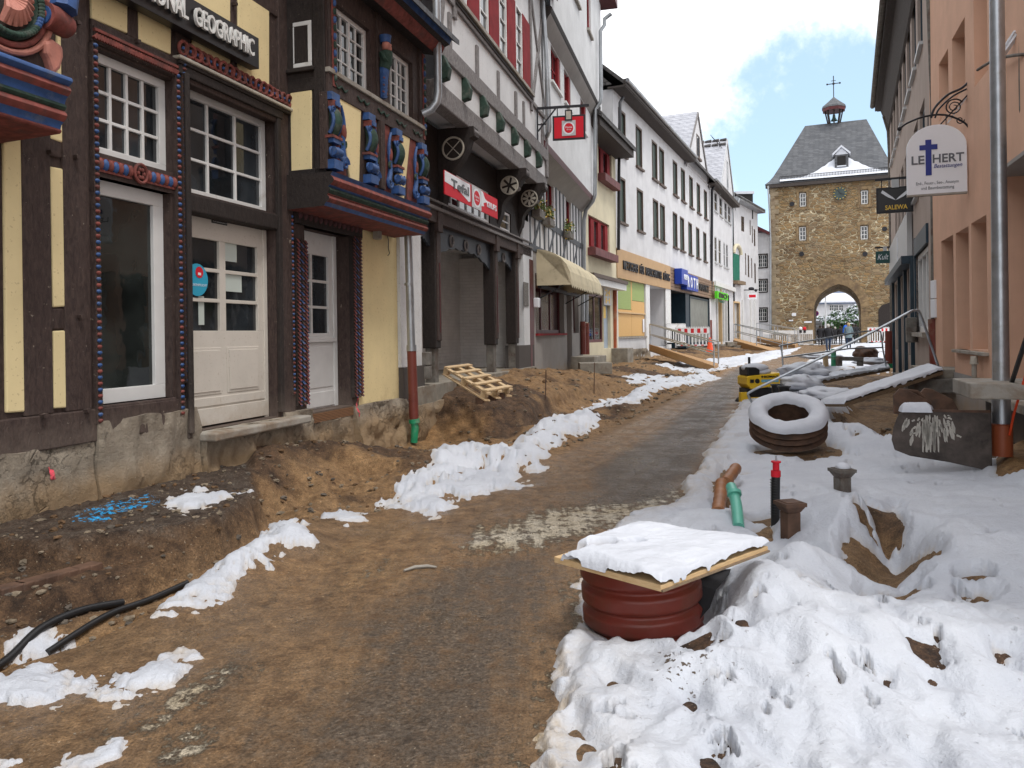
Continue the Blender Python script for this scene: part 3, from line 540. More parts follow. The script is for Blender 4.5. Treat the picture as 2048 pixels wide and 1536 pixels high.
# footprints pressed into the snow
rf = random.Random(5); SN = HH+T+.010*fbm(XX, YY, 9, 5, .62, 3)+.02*fbm(XX, YY, 2.6, 3, .5, 8)*sst(8, 4, YY)
for k in range(170):
    u = rf.uniform(1130, 2048); v = rf.uniform(1250, 1560) if k % 3 else rf.uniform(1000, 1300); p = PZ(u, v, .1); a = rf.uniform(-.6, .9); d = rf.uniform(.012, .032)
    c, s = math.cos(a), math.sin(a); msk = (abs(XX-p.x) < .4) & (abs(YY-p.y) < .4)
    lx = (XX[msk]-p.x)*c+(YY[msk]-p.y)*s; ly = -(XX[msk]-p.x)*s+(YY[msk]-p.y)*c; e = (lx/.06)**2+(ly/.14)**2; SN[msk] -= d*np.exp(-e**2)
slm = np.clip(1-(XX-xr)/.5, 0, 1)*(XX > xr-.6)*sst(.1, .0, T-.03); dirt = np.clip(np.maximum(slm, .75*sst(.028, .0, T)), 0, 1)
dk = .25*sst(6, 3.5, YY)+.9*np.exp(-((XX-PZ(1370,1350,.1).x)/.16)**2-((YY-PZ(1370,1350,.1).y)/.2)**2)
snow = grid_mesh('snow', XX, YY, SN, M['snowm'], {'mask': np.stack([dirt, dk*one, one*0, one], -1)}, kp)
tag(snow, 'trodden wet snow lying over the building site ground', 'snow', kind='stuff')
mb = MB(); mb.box(-150, 250, -60, 400, -1.6, -1.2); mb.build('lower_ground', M['ground'])['kind'] = 'structure'
mb = MB(); mb.box(-8, 8, -12, .0, -1.2, -.02); mb.build('road_behind', M['ground'])['kind'] = 'structure'
# ------------------------------------------------------------------ building helpers
def wall(F, s0, s1, z0, z1, ops, mats, parent, name='wall', o=0, rec=.15, back=True):
    """facade sheet with real openings and reveals; ops = (s0,s1,z0,z1[,recess])"""
    mb = MB(); ss = sorted({s0, s1}|{min(max(x, s0), s1) for p in ops for x in p[:2]}); zs = sorted({z0, z1}|{min(max(x, z0), z1) for p in ops for x in p[2:4]})
    for a, b in zip(ss[:-1], ss[1:]):
        for c, d in zip(zs[:-1], zs[1:]):
            if b-a < 1e-4 or d-c < 1e-4: continue
            x, y = (a+b)/2, (c+d)/2
            if any(p[0] < x < p[1] and p[2] < y < p[3] for p in ops): continue
            mb.add([F.P(a,o,c), F.P(b,o,c), F.P(b,o,d), F.P(a,o,d)], [(0,1,2,3)])
    for p in ops:
        r = p[4] if len(p) > 4 else rec; a, b, c, d = p[:4]; mi = p[5] if len(p) > 5 else 0
        v = [F.P(a,o,c), F.P(b,o,c), F.P(b,o,d), F.P(a,o,d), F.P(a,o-r,c), F.P(b,o-r,c), F.P(b,o-r,d), F.P(a,o-r,d)]
        mb.add(v, [(0,1,5,4),(1,2,6,5),(2,3,7,6),(3,0,4,7)], mi)
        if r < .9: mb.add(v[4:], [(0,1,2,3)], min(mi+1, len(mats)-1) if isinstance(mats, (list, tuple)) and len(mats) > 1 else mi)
    return mb.build(name, mats, parent)
def body(F, s0, s1, z0, z1, depth, mat, parent, o=-.3, name='side_walls'):
    mb = MB(); mb.fb(F, s0+.01, s1-.01, o-depth, o, z0, z1); return mb.build(name, mat, parent)
def window(F, s0, s1, z0, z1, o, parent, cols=2, rows=3, fw=.06, mw=.028, fm='wframe', gm='glass', label=None, dep=.05, split=None, curtain=False):
    mb = MB(); mb.fb(F, s0, s1, o, o+dep, z0, z0+fw); mb.fb(F, s0, s1, o, o+dep, z1-fw, z1); mb.fb(F, s0, s0+fw, o, o+dep, z0+fw, z1-fw); mb.fb(F, s1-fw, s1, o, o+dep, z0+fw, z1-fw)
    a, b, c, d = s0+fw, s1-fw, z0+fw, z1-fw
    for i in range(1, cols):
        x = a+(b-a)*i/cols; w = mw*1.9 if split and i in split else mw; mb.fb(F, x-w/2, x+w/2, o+.004, o+dep-.012+(.008 if w > mw else 0), c, d)
    for j in range(1, rows):
        z = c+(d-c)*j/rows; mb.fb(F, a, b, o+.007, o+dep-.016, z-mw/2, z+mw/2)
    w = mb.build('window', M[fm], parent, bev=.004 if dep > .04 else 0)
    if label: w['label'] = label
    g = MB(); g.fb(F, a-.01, b+.01, o+.004, o+.012, c-.01, d+.01); p = g.build('pane', M[gm], w)
    p.parent = w
    if curtain:
        g = MB(); n = 14
        for k in range(n):
            x0 = a+(b-a)*k/n; g.fb(F, x0, x0+(b-a)/n, o-.02, o+.002+.0006*(k % 2), c+(d-c)*.05, d)
    return w
def text(s, mat, parent, F, s0, s1, z0, z1, o, th=.01, shear=0, bold=0, name='lettering'):
    cu = bpy.data.curves.new('t', 'FONT'); cu.body = s; cu.extrude = .5; cu.resolution_u = 3; cu.shear = shear; cu.offset = bold
    to = bpy.data.objects.new('t', cu); COL.objects.link(to); dg = bpy.context.evaluated_depsgraph_get(); dg.update()
    me = bpy.data.meshes.new_from_object(to.evaluated_get(dg)); bpy.data.objects.remove(to); bpy.data.curves.remove(cu)
    co = [v.co.copy() for v in me.vertices]; x0 = min(c.x for c in co); x1 = max(c.x for c in co); y0 = min(c.y for c in co); y1 = max(c.y for c in co)
    off = Vector((0,0,0)); q = parent
    while q: off += q.location; q = q.parent
    for v, c in zip(me.vertices, co): v.co = F.P(s0+(s1-s0)*(c.x-x0)/(x1-x0), o+(c.z+.5)*th, z0+(z1-z0)*(c.y-y0)/(y1-y0))-off
    me.materials.clear(); me.materials.append(mat); ob = bpy.data.objects.new(name, me); COL.objects.link(ob); ob.parent = parent; me.name = name
    return ob
def house(name, F, s, label):
    b = F.P(s, 0, 0); return thing(name, label, 'house', (b.x, b.y, 0))
def gable_roof(F, s0, s1, z, depth, rise, mat, parent, over=.35, name='roof', th=.18, ob=0):
    mb = MB(); zr = z+rise; m = -depth/2
    mb.hexa([F.P(s0,over,z-.1),F.P(s1,over,z-.1),F.P(s1,m,zr),F.P(s0,m,zr),F.P(s0,over,z-.1+th),F.P(s1,over,z-.1+th),F.P(s1,m,zr+th),F.P(s0,m,zr+th)])
    mb.hexa([F.P(s0,m,zr),F.P(s1,m,zr),F.P(s1,-depth,z),F.P(s0,-depth,z),F.P(s0,m,zr+th),F.P(s1,m,zr+th),F.P(s1,-depth,z+th),F.P(s0,-depth,z+th)])
    mb.add([F.P(s0+.01,0,z),F.P(s0+.01,m,zr),F.P(s0+.01,-depth,z)], [(0,1,2)]); mb.add([F.P(s1-.01,0,z),F.P(s1-.01,m,zr),F.P(s1-.01,-depth,z)], [(0,1,2)])
    return mb.build(name, mat, parent)
def pipe(pts, r, mat, parent, name='drainpipe', n=12, mi=None, rings=()):
    mb = MB(); mb.tube(pts, r, n)
    for p, rr in rings: mb.tube([Vector(p)+Vector((0,0,-.03)), Vector(p)+Vector((0,0,.03))], rr, n)
    return mb.build(name, mat, parent, smooth=True)
def panel(F, pts, parent, mat='yellow', o0=-.02, o1=.022, name='plaster_panel'):
    """rounded infill panel from pixel corners"""
    q = [F.pt(u, v) for u, v in pts]; mb = MB(); mb.fpoly(F, q, o0, o1); return mb.build(name, M[mat], parent, bev=.012)
def beads(F, u0, v0, u1, v1, step, rad, parent, o=.05, mats=('cblue','cred'), name='beaded_trim', horiz=False, elong=1.0, base=True):
    a = F.pt(u0, v0); b = F.pt(u1, v1); a = Vector(a); b = Vector(b)
    if not horiz: b.x = a.x = (a.x+b.x)/2
    n = max(1, int((b-a).length/step)); mb = MB()
    for i in range(n):
        p = a+(b-a)*(i+.5)/n; c = F.P(p.x, o, p.y); tilt = Matrix(((F.d.x, F.n.x, 0), (F.d.y, F.n.y, 0), (0, 0, 1)))
        R = Matrix.Translation(c) @ tilt.to_4x4()
        # a hanging half-shell: wide at the bottom
        pr = []
        for k in range(5):
            t = k/4; pr.append((max(.002, rad*math.sin(math.pi*min(1, .15+t*.85))**.7), rad*1.5*elong*(.5-t)))
        mb.lathe(pr, 8, 1+i % 2, R @ Matrix.Diagonal((1, .8, 1, 1)))
    if base:
        w = rad*1.25; mb.fbar(F, a, b, 2*w, o-.05, o-.004, 0)
    return mb.build(name, [M['brown']]+[M[m] for m in mats], parent, smooth='all' if not base else True)
def scroll(mb, F, s, z, o, r, turns=1.6, th=.02, mi=0, dirn=1, a0=0, n=22):
    pts = []; rr = []
    for i in range(n+1):
        t = i/n; a = a0+dirn*turns*2*math.pi*t; q = r*(1-.8*t); pts.append(F.P(s+q*math.cos(a), o, z+q*math.sin(a))); rr.append(th*(1-.45*t))
    mb.tube(pts, rr, 6, mi)

# ================================================================== house A : brown half timber, yellow panels
FA = Fac(-3.2, 7.8, .31, 1)
hA = house('half_timbered_house', FA, 0, 'dark brown half-timbered house with yellow panels and carved beaded posts, nearest on the left')
W1 = FA.rc(189, 95, 345, 362); W1 = (W1[0], W1[1], FA.pt(189, 312)[1], FA.pt(345, 152)[1])
def rcz(F, uL, uR, uT, vT, uB, vB, o=0):
    """s from two columns, z from one top and one bottom survey point"""
    return (F.pt(uL, vB, o)[0], F.pt(uR, vB, o)[0], F.pt(uB, vB, o)[1], F.pt(uT, vT, o)[1])
W1 = rcz(FA, 190, 347, 190, 93, 190, 304); W2 = rcz(FA, 192, 347, 192, 352, 192, 812); T1 = rcz(FA, 372, 556, 556, 243, 545, 425); D1 = rcz(FA, 378, 556, 378, 398, 556, 833)
sD2 = FA.pt(612, 700)[0], FA.pt(703, 700)[0]; D2 = (sD2[0], sD2[1], FA.pt(612, 828)[1], FA.pt(612, 452)[1])
sA1 = FA.pt(556, 500)[0]+.28; sEnd = FA.pt(803, 700)[0]
op = [(*W1, .14), (*W2, .14), (*T1, .20), (*D1, .20)]
wall(FA, -16, sA1, .62, 9.5, op, M['brown'], hA)
body(FA, -16, sA1, -.6, 9.5, 8, M['brown'], hA); gable_roof(FA, -16, sA1, 9.5, 8.4, 4, M['rooft'], hA)
wA = window(FA, *W1, -.14, hA, 4, 3, .085, .03, label='upper shop window of twelve panes'); wB = window(FA, *W2, -.14, hA, 1, 1, .13, .03, gm='glass2', label='tall single-pane shop window')
# green-grey display wall strip and far interior seen in the big pane
t = MB(); t.fb(FA, T1[0], T1[1], -.20, .035, T1[2]-.20, T1[2]-.02); t.build('transom_beam', M['brown2'], hA, bev=.015)
wC = window(FA, T1[0], T1[1]-.02, T1[2], T1[3], -.20, hA, 3, 3, .08, .03, label='nine-pane window over the old white door')
window(FA, T1[0], T1[1]-.02, T1[2], T1[3], -.23, wC, 1, 1, .02, .01) if False else None
# door 1
dm = MB(); a, b, c, d = D1[0], D1[1]-.02, D1[2], T1[2]-.2; oo = -.19
dm.fb(FA, a, b, oo, oo+.05, c+.02, c+1.02); dm.fb(FA, a, a+.10, oo, oo+.05, c+1.02, d); dm.fb(FA, b-.14, b, oo, oo+.05, c+1.02, d); dm.fb(FA, a+.10, b-.14, oo, oo+.05, d-.22, d)
gx = [(a+.10, a+.10+(b-a-.24)*.46), (a+.10+(b-a-.24)*.54, b-.14)]; dm.fb(FA, gx[0][1], gx[1][0], oo, oo+.05, c+1.02, d-.22)
for k in (1, 2): z = c+1.02+(d-.22-c-1.02)*k/3; dm.fb(FA, a+.1, b-.14, oo, oo+.045, z-.02, z+.02)
for x0, x1 in gx:
    for (z0, z1) in ((c+.34, c+.84),): dm.fb(FA, x0, x1, oo+.05, oo+.058, z0, z1); dm.fb(FA, x0+.03, x1-.03, oo+.058, oo+.066, z0+.03, z1-.03)
dm.fb(FA, a, b, oo+.05, oo+.075, c+.02, c+.20); dm.fb(FA, a, b, oo+.05, oo+.064, c+.22, c+.31); dm.fb(FA, b-.05, b+.015, oo+.05, oo+.07, c, d)
door = dm.build('door', M['wdoor'], hA, bev=.006); door['label'] = 'old white panelled door splashed with mud'
g = MB(); g.fb(FA, a+.09, b-.13, oo+.008, oo+.016, c+1.0, d-.2); g.build('pane', M['glass'], door)
st = MB(); s_, z_ = FA.pt(399, 565, oo); cp = FA.P(s_-.10, oo+.055, z_+.02)
n = 28; st.add([cp]+[FA.P(s_-.10+.165*math.cos(2*math.pi*k/n), oo+.055, z_+.02+.17*math.sin(2*math.pi*k/n)) for k in range(n)], [(0, 1+k, 1+(k+1) % n) for k in range(n)])
s2, z2 = s_-.07, z_+.10; st.add([FA.P(s2, oo+.058, z2)]+[FA.P(s2+.06*math.cos(2*math.pi*k/n), oo+.058, z2+.06*math.sin(2*math.pi*k/n)) for k in range(n)], [(0, 1+k, 1+(k+1) % n) for k in range(n)], 1)
stk = st.build('sticker', [M['sky'], M['signred']], door); stk['label'] = 'round blue sticker with a red face-mask symbol'
text('MASKENPFLICHT', M['signwhite'], stk, FA, s_-.22, s_+.045, z_-.045, z_-.02, oo+.058, .001); fcm = MB(); fcm.fb(FA, s2-.022, s2+.022, oo+.059, oo+.061, z2-.03, z2-.004); fcm.build('mask_symbol', M['signwhite'], stk) 
paper = pm('paper', (.50,.56,.52), .8, .06, 3)
for u0, v0, u1, v1 in ((441,470,470,525),(441,540,480,585),(393,592,405,650)): s0, s1, z0, z1 = FA.rc(u0, v0, u1, v1, oo); pp = MB(); pp.fb(FA, s0, s1, oo+.02, oo+.024, z0, z1); pp.build('paper_notice', paper, door)
pl = MB(); s0, s1, z0, z1 = FA.rc(415, 439, 446, 452, oo); pl.fb(FA, s0, s1, oo+.05, oo+.056, z0, z1); plate = pl.build('name_plate', M['signblack'], door)
text('ZUM ENGELSHOF', M['letter'], plate, FA, s0+.01, s1-.01, z0+.012, z1-.012, oo+.057, .001)
# timbers standing proud
tf = MB(); rnd = random.Random(2)
def TB(u0, v0, u1, v1, w, o=None, F=FA, mb=None, mi=0):
    (mb or tf).fbar(F, F.pt(u0, v0), F.pt(u1, v1), w, -.03, o if o is not None else rnd.uniform(.014, .03), mi)
zsill = FA.pt(20, 835)[1]
tf.fb(FA, -7, D1[0]-.06, -.02, .035, W2[2]-.30, W2[2]-.02)
for u in (72, 152): s = FA.pt(u, 600)[0]; tf.fb(FA, s-.135, s+.125, -.02, rnd.uniform(.018,.03), W2[2]-.02, 9.4)
s = FA.pt(-30, 600)[0]; tf.fb(FA, s-.16, s+.10, -.02, .02, W2[2], 9.4)
for v in (297, 638): z = FA.pt(120, v)[1]; s0 = FA.pt(97, v)[0]; s1 = FA.pt(143, v)[0]; tf.fb(FA, s0-.02, s1+.02, -.02, .016, z-.085, z+.085)
zl = FA.pt(188, 78)[1]; zl2 = FA.pt(345, 108)[1]
tf.fb(FA, FA.pt(178, 80)[0], sA1, -.02, .032, W1[3]+.02, W1[3]+.22)
s = FA.pt(264, 60)[0]; tf.fb(FA, s-.07, s+.06, -.02, .02, W1[3]+.22, 9.4); s = FA.pt(362, 90)[0]; tf.fb(FA, s-.1, s+.1, -.02, .026, T1[3]+.1, 9.4)
s = FA.pt(466, 120)[0]; tf.fb(FA, s-.045, s+.05, -.02, .02, T1[3]+.3, 9.4); s = FA.pt(556, 300)[0]; tf.fb(FA, s, s+.26, -.02, .03, D1[2]-.1, 9.4)
zz = FA.pt(500, 45)[1]; tf.fb(FA, -7, sA1, -.02, .024, zz+.25, zz+.45)
tf.build('timber_frame', M['brown'], hA, bev=.012)
# pegs
for u, v in ((145,48),(92,306),(144,316),(266,85),(152,634),(78,832),(165,822),(462,10)): s, z = FA.pt(u, v); pg = MB(); pg.fbar(FA, (s-.02, z), (s+.02, z+.008), .03, .02, .075); pg.build('wooden_peg', M['brown'], hA)
zb = W2[2]
for P in ([(3,262),(46,282),(54,823),(9,826)], [(97,333),(133,340),(143,612),(103,615)], [(103,662),(143,660),(143,815),(104,817)], [(111,62),(133,72),(134,291),(97,278),(99,262),(112,240)],
          [(178,-60),(252,-60),(252,68),(180,38)], [(273,-60),(340,-60),(339,110),(274,82)], [(385,-60),(458,-60),(458,137),(383,98)], [(474,-60),(536,-60),(536,172),(474,150)], [(-90,250),(-50,250),(-45,828),(-85,830)]):
    panel(FA, P, hA)
# carved posts and lintels
beads(FA, 184, 88, 188, 848, .052, .024, hA, .055); beads(FA, 351, 150, 353, 832, .052, .024, hA, .055); beads(FA, 361, 110, 365, 765, .044, .024, hA, .06, elong=.8)
lt = MB(); s0 = FA.pt(180, 80)[0]; s1 = FA.pt(347, 120)[0]; z = W1[3]+.05; tf2 = lt
n = 34
for i in range(n):
    x = s0+(s1-s0)*(i+.5)/n
    for j, zz_ in enumerate((z+.02, z+.075)): lt.fbar(FA, (x-.018, zz_-.022+(.02 if j else 0)), (x+.018, zz_+.022-(.02 if j else 0)), .028, .03, .062, 0)
lt.fb(FA, s0, s1, .03, .045, z-.02, z+.11, 1); lt.build('carved_lintel', [M['cred'], M['brown']], hA, bev=.004)
def rings(F, s0, s1, z, n, r, o, parent, name='carved_lintel', dots=True, mats=('cred','cblue','brown')):
    mb = MB()
    for i in range(n):
        x = s0+(s1-s0)*(i+.5)/n; pts = [F.P(x+r*math.cos(a), o+.012*math.sin(a*1+i), z+r*math.sin(a)) for a in [2*math.pi*k/12 for k in range(13)]]; mb.tube(pts, .017, 6, 0)
        if dots: mb.ball(F.P(x, o, z), (.016,.016,.016), 6, 1)
    mb.fb(F, s0, s1, o-.04, o-.012, z-r, z+r*.8, 2); return mb.build(name, [M[m] for m in mats], parent, smooth=True)
s0 = FA.pt(347, 115)[0]; s1 = FA.pt(572, 205)[0]; z1_ = FA.pt(470, 155)[1]; rings(FA, s0, s1, z1_, 19, .062, .075, hA)
lc = MB(); zc = z1_-.10
lc.fb(FA, s0-.02, s1+.02, 0, .10, zc-.02, zc+.015, 1); lc.fb(FA, s0, s1, 0, .075, zc-.06, zc-.02); lc.fb(FA, D1[0]-.14, D1[1]+.10, 0, .06, T1[3]+.02, zc-.06); lc.fb(FA, D1[0]-.08, D1[0], 0, .07, D1[2]-.05, T1[3]+.02); lc.fb(FA, D1[1], D1[1]+.07, 0, .055, D1[2]+.05, T1[3]+.02)
lc.tube([FA.P(D1[0]-.06, .075, D1[2]), FA.P(D1[0]-.06, .075, T1[3]+.04)], .032, 10); lc.build('door_surround', [M['brown2'], M['beige']], hA, bev=.01)
# carved beam between the two windows
cb = MB(); s0, s1 = W1[0], W1[1]; zA, zB = W1[2]-.03, W2[3]+.04; h = zA-zB; cb.fb(FA, s0, s1, -.12, .015, zB-.04, zA+.03, 0)
nn = 17
for i in range(nn):
    x = s0+(s1-s0)*(i+.5)/nn
    if abs(x-(s0+s1)/2) < .09: continue
    cb.ball(FA.P(x, .02, (zA+zB)/2), (.04,.03,.055), 8, 1+i % 2)
    cb.fb(FA, x-.03, x+.028, .015, .03, zA-.035, zA-.012, 1); cb.fb(FA, x-.03, x+.028, .015, .03, zB+.0, zB+.022, 1)
xm = (s0+s1)/2
cb.tube([FA.P(xm+.075*math.cos(a), .045, (zA+zB)/2+.085*math.sin(a)) for a in [k*math.pi/8 for k in range(17)]], .016, 6, 1)
for k in range(6): a = k*math.pi/3; cb.ball(FA.P(xm+.035*math.cos(a), .045, (zA+zB)/2+.04*math.sin(a)), (.02,.02,.02), 6, 1)
cb.build('carved_beam', [M['brown'], M['cred'], M['cblue']], hA, smooth=True)
sl = MB(); sl.fb(FA, W2[0]-.02, W2[1]+.02, -.1, .03, W2[2]-.16, W2[2]); sl.build('sill_beam', M['brown'], hA, bev=.015)
# plinth
def plinth(F, s0, s1, z1, parent, mat, o0=.03, rough=.03, z0=-.5, name='plinth', seed=1, ns=60, nz=16, taper=.08):
    mb = MB(); vs = []; r = random.Random(seed)
    for j in range(nz+1):
        for i in range(ns+1):
            s = s0+(s1-s0)*i/ns; z = z0+(z1-z0)*j/nz; p = F.P(s, 0, z); n_ = mnoise.fractal(p*3.2, .8, 2, 5)*rough*1.6+mnoise.noise(p*11)*rough*.5
            vs.append(F.P(s, o0+taper*(1-j/nz)+n_, z+(mnoise.noise(p*5)*.02 if j == nz else 0)))
    for i in range(ns+1): s = s0+(s1-s0)*i/ns; vs.append(F.P(s, -.1, z1+.005))
    fs = [(j*(ns+1)+i, j*(ns+1)+i+1, (j+1)*(ns+1)+i+1, (j+1)*(ns+1)+i) for j in range(nz+1) for i in range(ns)]
    for e in (0, ns): 
        b = len(vs); vs += [F.P(s0 if e == 0 else s1, -.1, z0)]; fs.append([j*(ns+1)+e for j in range(nz+2)]+[b])
    mb.add(vs, fs); return mb.build(name, M[mat], parent, smooth=True)
sP = FA.pt(392, 840)[0]
plinth(FA, -16, FA.pt(186, 860)[0]-.01, W2[2]-.28, hA, 'plinth', .03, seed=3, ns=160); plinth(FA, FA.pt(186, 860)[0]+.01, sP, W2[2]-.13, hA, 'plinth', .04, seed=4)
plinth(FA, sP+.01, sA1-.02, D1[2]-.015, hA, 'plinth', .12, .05, seed=5)
ds = MB(); ds.fb(FA, sP-.02, D1[1]+.32, -.15, .26, D1[2]-.10, D1[2]-.01); ds.build('door_step', M['slabst'], hA, bev=.02)
def spray(F, u, v, o, w, h, z0, z1, o0, rough, taper, parent):
    s_, z_ = F.pt(u, v, o); m = MB(); n = 10; vs = []
    for i in range(n+1):
        for j in range(n+1):
            s = s_+w*(i/n-.5)*(1+.3*mnoise.noise(Vector((j*.9, u, 0)))); z = z_+h*(j/n-.5)*(1+.2*mnoise.noise(Vector((i*.9, v, 0)))); t = (z-z0)/(z1-z0); p = F.P(s, 0, z); n_ = mnoise.fractal(p*3.2, .8, 2, 5)*rough*1.6+mnoise.noise(p*11)*rough*.5; vs.append(F.P(s, o0+taper*(1-t)+n_+.008, z))
    m.add(vs, [(i*(n+1)+j, (i+1)*(n+1)+j, (i+1)*(n+1)+j+1, i*(n+1)+j+1) for i in range(n) for j in range(n)]); return m.build('spray_mark', pk, parent)
pk = pm('pink_spray_mark', (.62,.07,.10), .9, .35, 30, (.4,.25,.2), .35, 60, .004); spray(FA, 112, 947, .09, .045, .10, -.5, W2[2]-.28, .03, .03, .08, hA)
# left oriel with painted mouldings
FO0 = Fac(*FA.P(0, .62, 0)[:2], .31, 1); sE = FO0.pt(122, 190)[0]; z0 = FO0.pt(123, 160)[1]; zl_ = FO0.pt(96, 262)[1]
ol = thing('painted_oriel', 'painted carved oriel with blue, red and green mouldings cut by the left frame edge', 'oriel', tuple(FA.P(sE-1, 0, zl_)))
def mould(F, s0, s1, zt, H, o, parent, back, mats, rolls):
    """stack of rounded rolls stepping inward on the way down"""
    prof = [(-back, zt)]; mi = []; x = o+.10; z = zt; prof.append((x, z)); mi.append(0)
    for k, (hh, m) in enumerate(rolls):
        h = hh*H; dx = -.055*H*1.3 if m == 0 else -.02*H
        for t in (.25, .5, .75, 1):
            bulge = math.sin(math.pi*t)*hh*H*(.42 if (m != 0 or hh > .145) else -.15)
            prof.append((x+dx*t+bulge, z-h*t)); mi.append(m)
        x += dx; z -= h
    prof.append((-back, z-.02)); mi.append(1); mb = MB(); mb.fprof(F, s0, s1, prof, mi, 3); return mb.build('painted_moulding', mats+[M['brown2']], parent, smooth=True)
MC = [M['cblue'], M['cred'], M['cgreen']]
mould(FO0, -6, sE, z0, (z0-zl_)*.98, 0, ol, .62, MC, [(.15,0),(.18,1),(.14,0),(.12,2),(.20,1),(.13,0),(.08,1)])
b = MB(); b.fb(FO0, -6, sE-.12, -.62, .0, z0, 9.3); b.build('front_beam', M['brown'], ol, bev=.02)
fc = MB(); fs_, fz = FO0.pt(2, 8)
for k in range(9):
    a = -math.pi/2-.2+k*(math.pi*.62)/8; fc.tube([FO0.P(fs_, .05, fz+.05), FO0.P(fs_+.10*math.cos(a), .09, fz+.05+.10*math.sin(a)), FO0.P(fs_+.19*math.cos(a), .05, fz+.05+.19*math.sin(a))], [.01, .028, .02], 7, 3)
for R_, th, mi in ((.25, .032, 2), (.31, .022, 0), (.36, .022, 3)):
    for k in range(24):
        a = -math.pi/2-.5+k*2.4/23; 
        if mi == 2: fc.ball(FO0.P(fs_+R_*math.cos(a), .07, fz+.05+R_*math.sin(a)), (.026,.026,.022), 7, 1 if 14 < k < 18 else 2)
    fc.tube([FO0.P(fs_+R_*math.cos(a), .03, fz+.05+R_*math.sin(a)) for a in [-math.pi/2-.5+k*2.4/16 for k in range(17)]], th, 8, mi if mi != 0 else 0)
fc.build('fan_carving', [M['cred'], M['cblue'], M['cgreen'], M['cpink']], ol, smooth=True)
cs = MB(); s, z = FO0.pt(78, 33); s2 = FO0.pt(122, 50)[0]; cs.tube([FO0.P(s, .06, z), FO0.P(s+.05, .06, z), FO0.P(s2+.02, .02, z)], [.085, .095, .085], 14, 0)
for i in range(3): cs.tube([FO0.P(s+.01-.01*i, .06, z), FO0.P(s-.01-.012*i, .06, z)], .095-.03*i, 14, i % 2)
cs.tube([FO0.P(s+.12, .03, z+.75), FO0.P(s+.18, .06, z+.35), FO0.P(s+.12, .09, z+.08)], [.13, .10, .09], 8, 1)
cs.build('scroll_console', [M['cred'], M['cblue']], ol, smooth=True)
sh = MB(); q = [FO0.pt(u, v) for u, v in ((76,84),(92,80),(113,95),(114,116),(108,140),(95,152),(84,118),(78,108))]; sh.fpoly(FO0, q, -.02, .07); sh.build('carved_shield', M['cpink'], ol, bev=.025)
# sign
zs0 = FA.pt(518, 138, .18); zs1 = FA.pt(518, 77, .18); sg0 = FA.pt(518, 100, .18)[0]; sgs = sg0-3.05
sg = thing('shop_sign', 'long black fascia sign reading NATIONAL GEOGRAPHIC in raised white letters', 'sign', tuple(FA.P(sg0-1, .1, zs0[1])))
b = MB(); b.fb(FA, sgs, sg0, .06, .18, zs0[1], zs1[1]); b.build('board', M['signblack'], sg, bev=.004)
u1 = FA.pt(505, 100, .2)[0]; ug = FA.pt(387, 40, .2)[0]; hh = zs1[1]-zs0[1]
text('GEOGRAPHIC', M['letter'], sg, FA, ug, u1, zs0[1]+hh*.24, zs1[1]-hh*.22, .20, .03, bold=.012)
wd = (u1-ug)*.82; text('NATIONAL', M['letter'], sg, FA, ug-.10-wd, ug-.10, zs0[1]+hh*.24, zs1[1]-hh*.22, .20, .03, bold=.012)

# ================================================================== house B : door 2, yellow wall and painted oriel
hB = house('oriel_house', FA, sA1+1, 'half-timbered corner house with white door, yellow wall and colourfully carved oriel above')
sB0 = sA1; zor = FA.pt(720, 455)[1]
wall(FA, sB0, FA.pt(716, 700)[0], D2[2]-.02, 9.0, [(*D2, .30, 0)], M['brown'], hB)
wall(FA, FA.pt(716, 700)[0], sEnd, .55, 9.0, [], M['yellow'], hB, 'plaster_wall')
body(FA, sB0, sEnd, -.7, 9.0, 8, M['yellow'], hB, o=-.32); gable_roof(FA, sB0, sEnd, 9.0, 8.2, 3.6, M['rooft'], hB, over=.7)
oo = -.29; a, b, c, d = D2[0], D2[1]-.03, D2[2], D2[3]; dm = MB()
dm.fb(FA, a, b, oo, oo+.05, c, c+.95); dm.fb(FA, a, a+.12, oo, oo+.05, c+.95, d); dm.fb(FA, b-.16, b, oo, oo+.05, c+.95, d); dm.fb(FA, a+.12, b-.16, oo, oo+.05, d-.30, d); dm.fb(FA, a+.12, b-.16, oo, oo+.05, c+.95, c+1.02)
xm = (a+.12+b-.16)/2; dm.fb(FA, xm-.018, xm+.018, oo, oo+.046, c+1.02, d-.3)
for k in (1, 2): z = c+1.02+(d-.3-c-1.02)*k/3; dm.fb(FA, a+.12, b-.16, oo, oo+.042, z-.018, z+.018)
dm.fb(FA, a, b, oo+.05, oo+.085, c+.90, c+.96); dm.fb(FA, a+.08, b-.08, oo+.05, oo+.058, c+.28, c+.84); dm.fb(FA, a, b, oo+.05, oo+.062, c+.02, c+.22); dm.fb(FA, b-.05, b+.03, oo+.03, oo+.07, c, d+.0)
door = dm.build('door', M['wframe'], hB, bev=.006); door['label'] = 'white half-glazed door with six panes'
g = MB(); g.fb(FA, a+.11, b-.15, oo+.008, oo+.016, c+1.0, d-.28); g.build('pane', M['glass'], door)
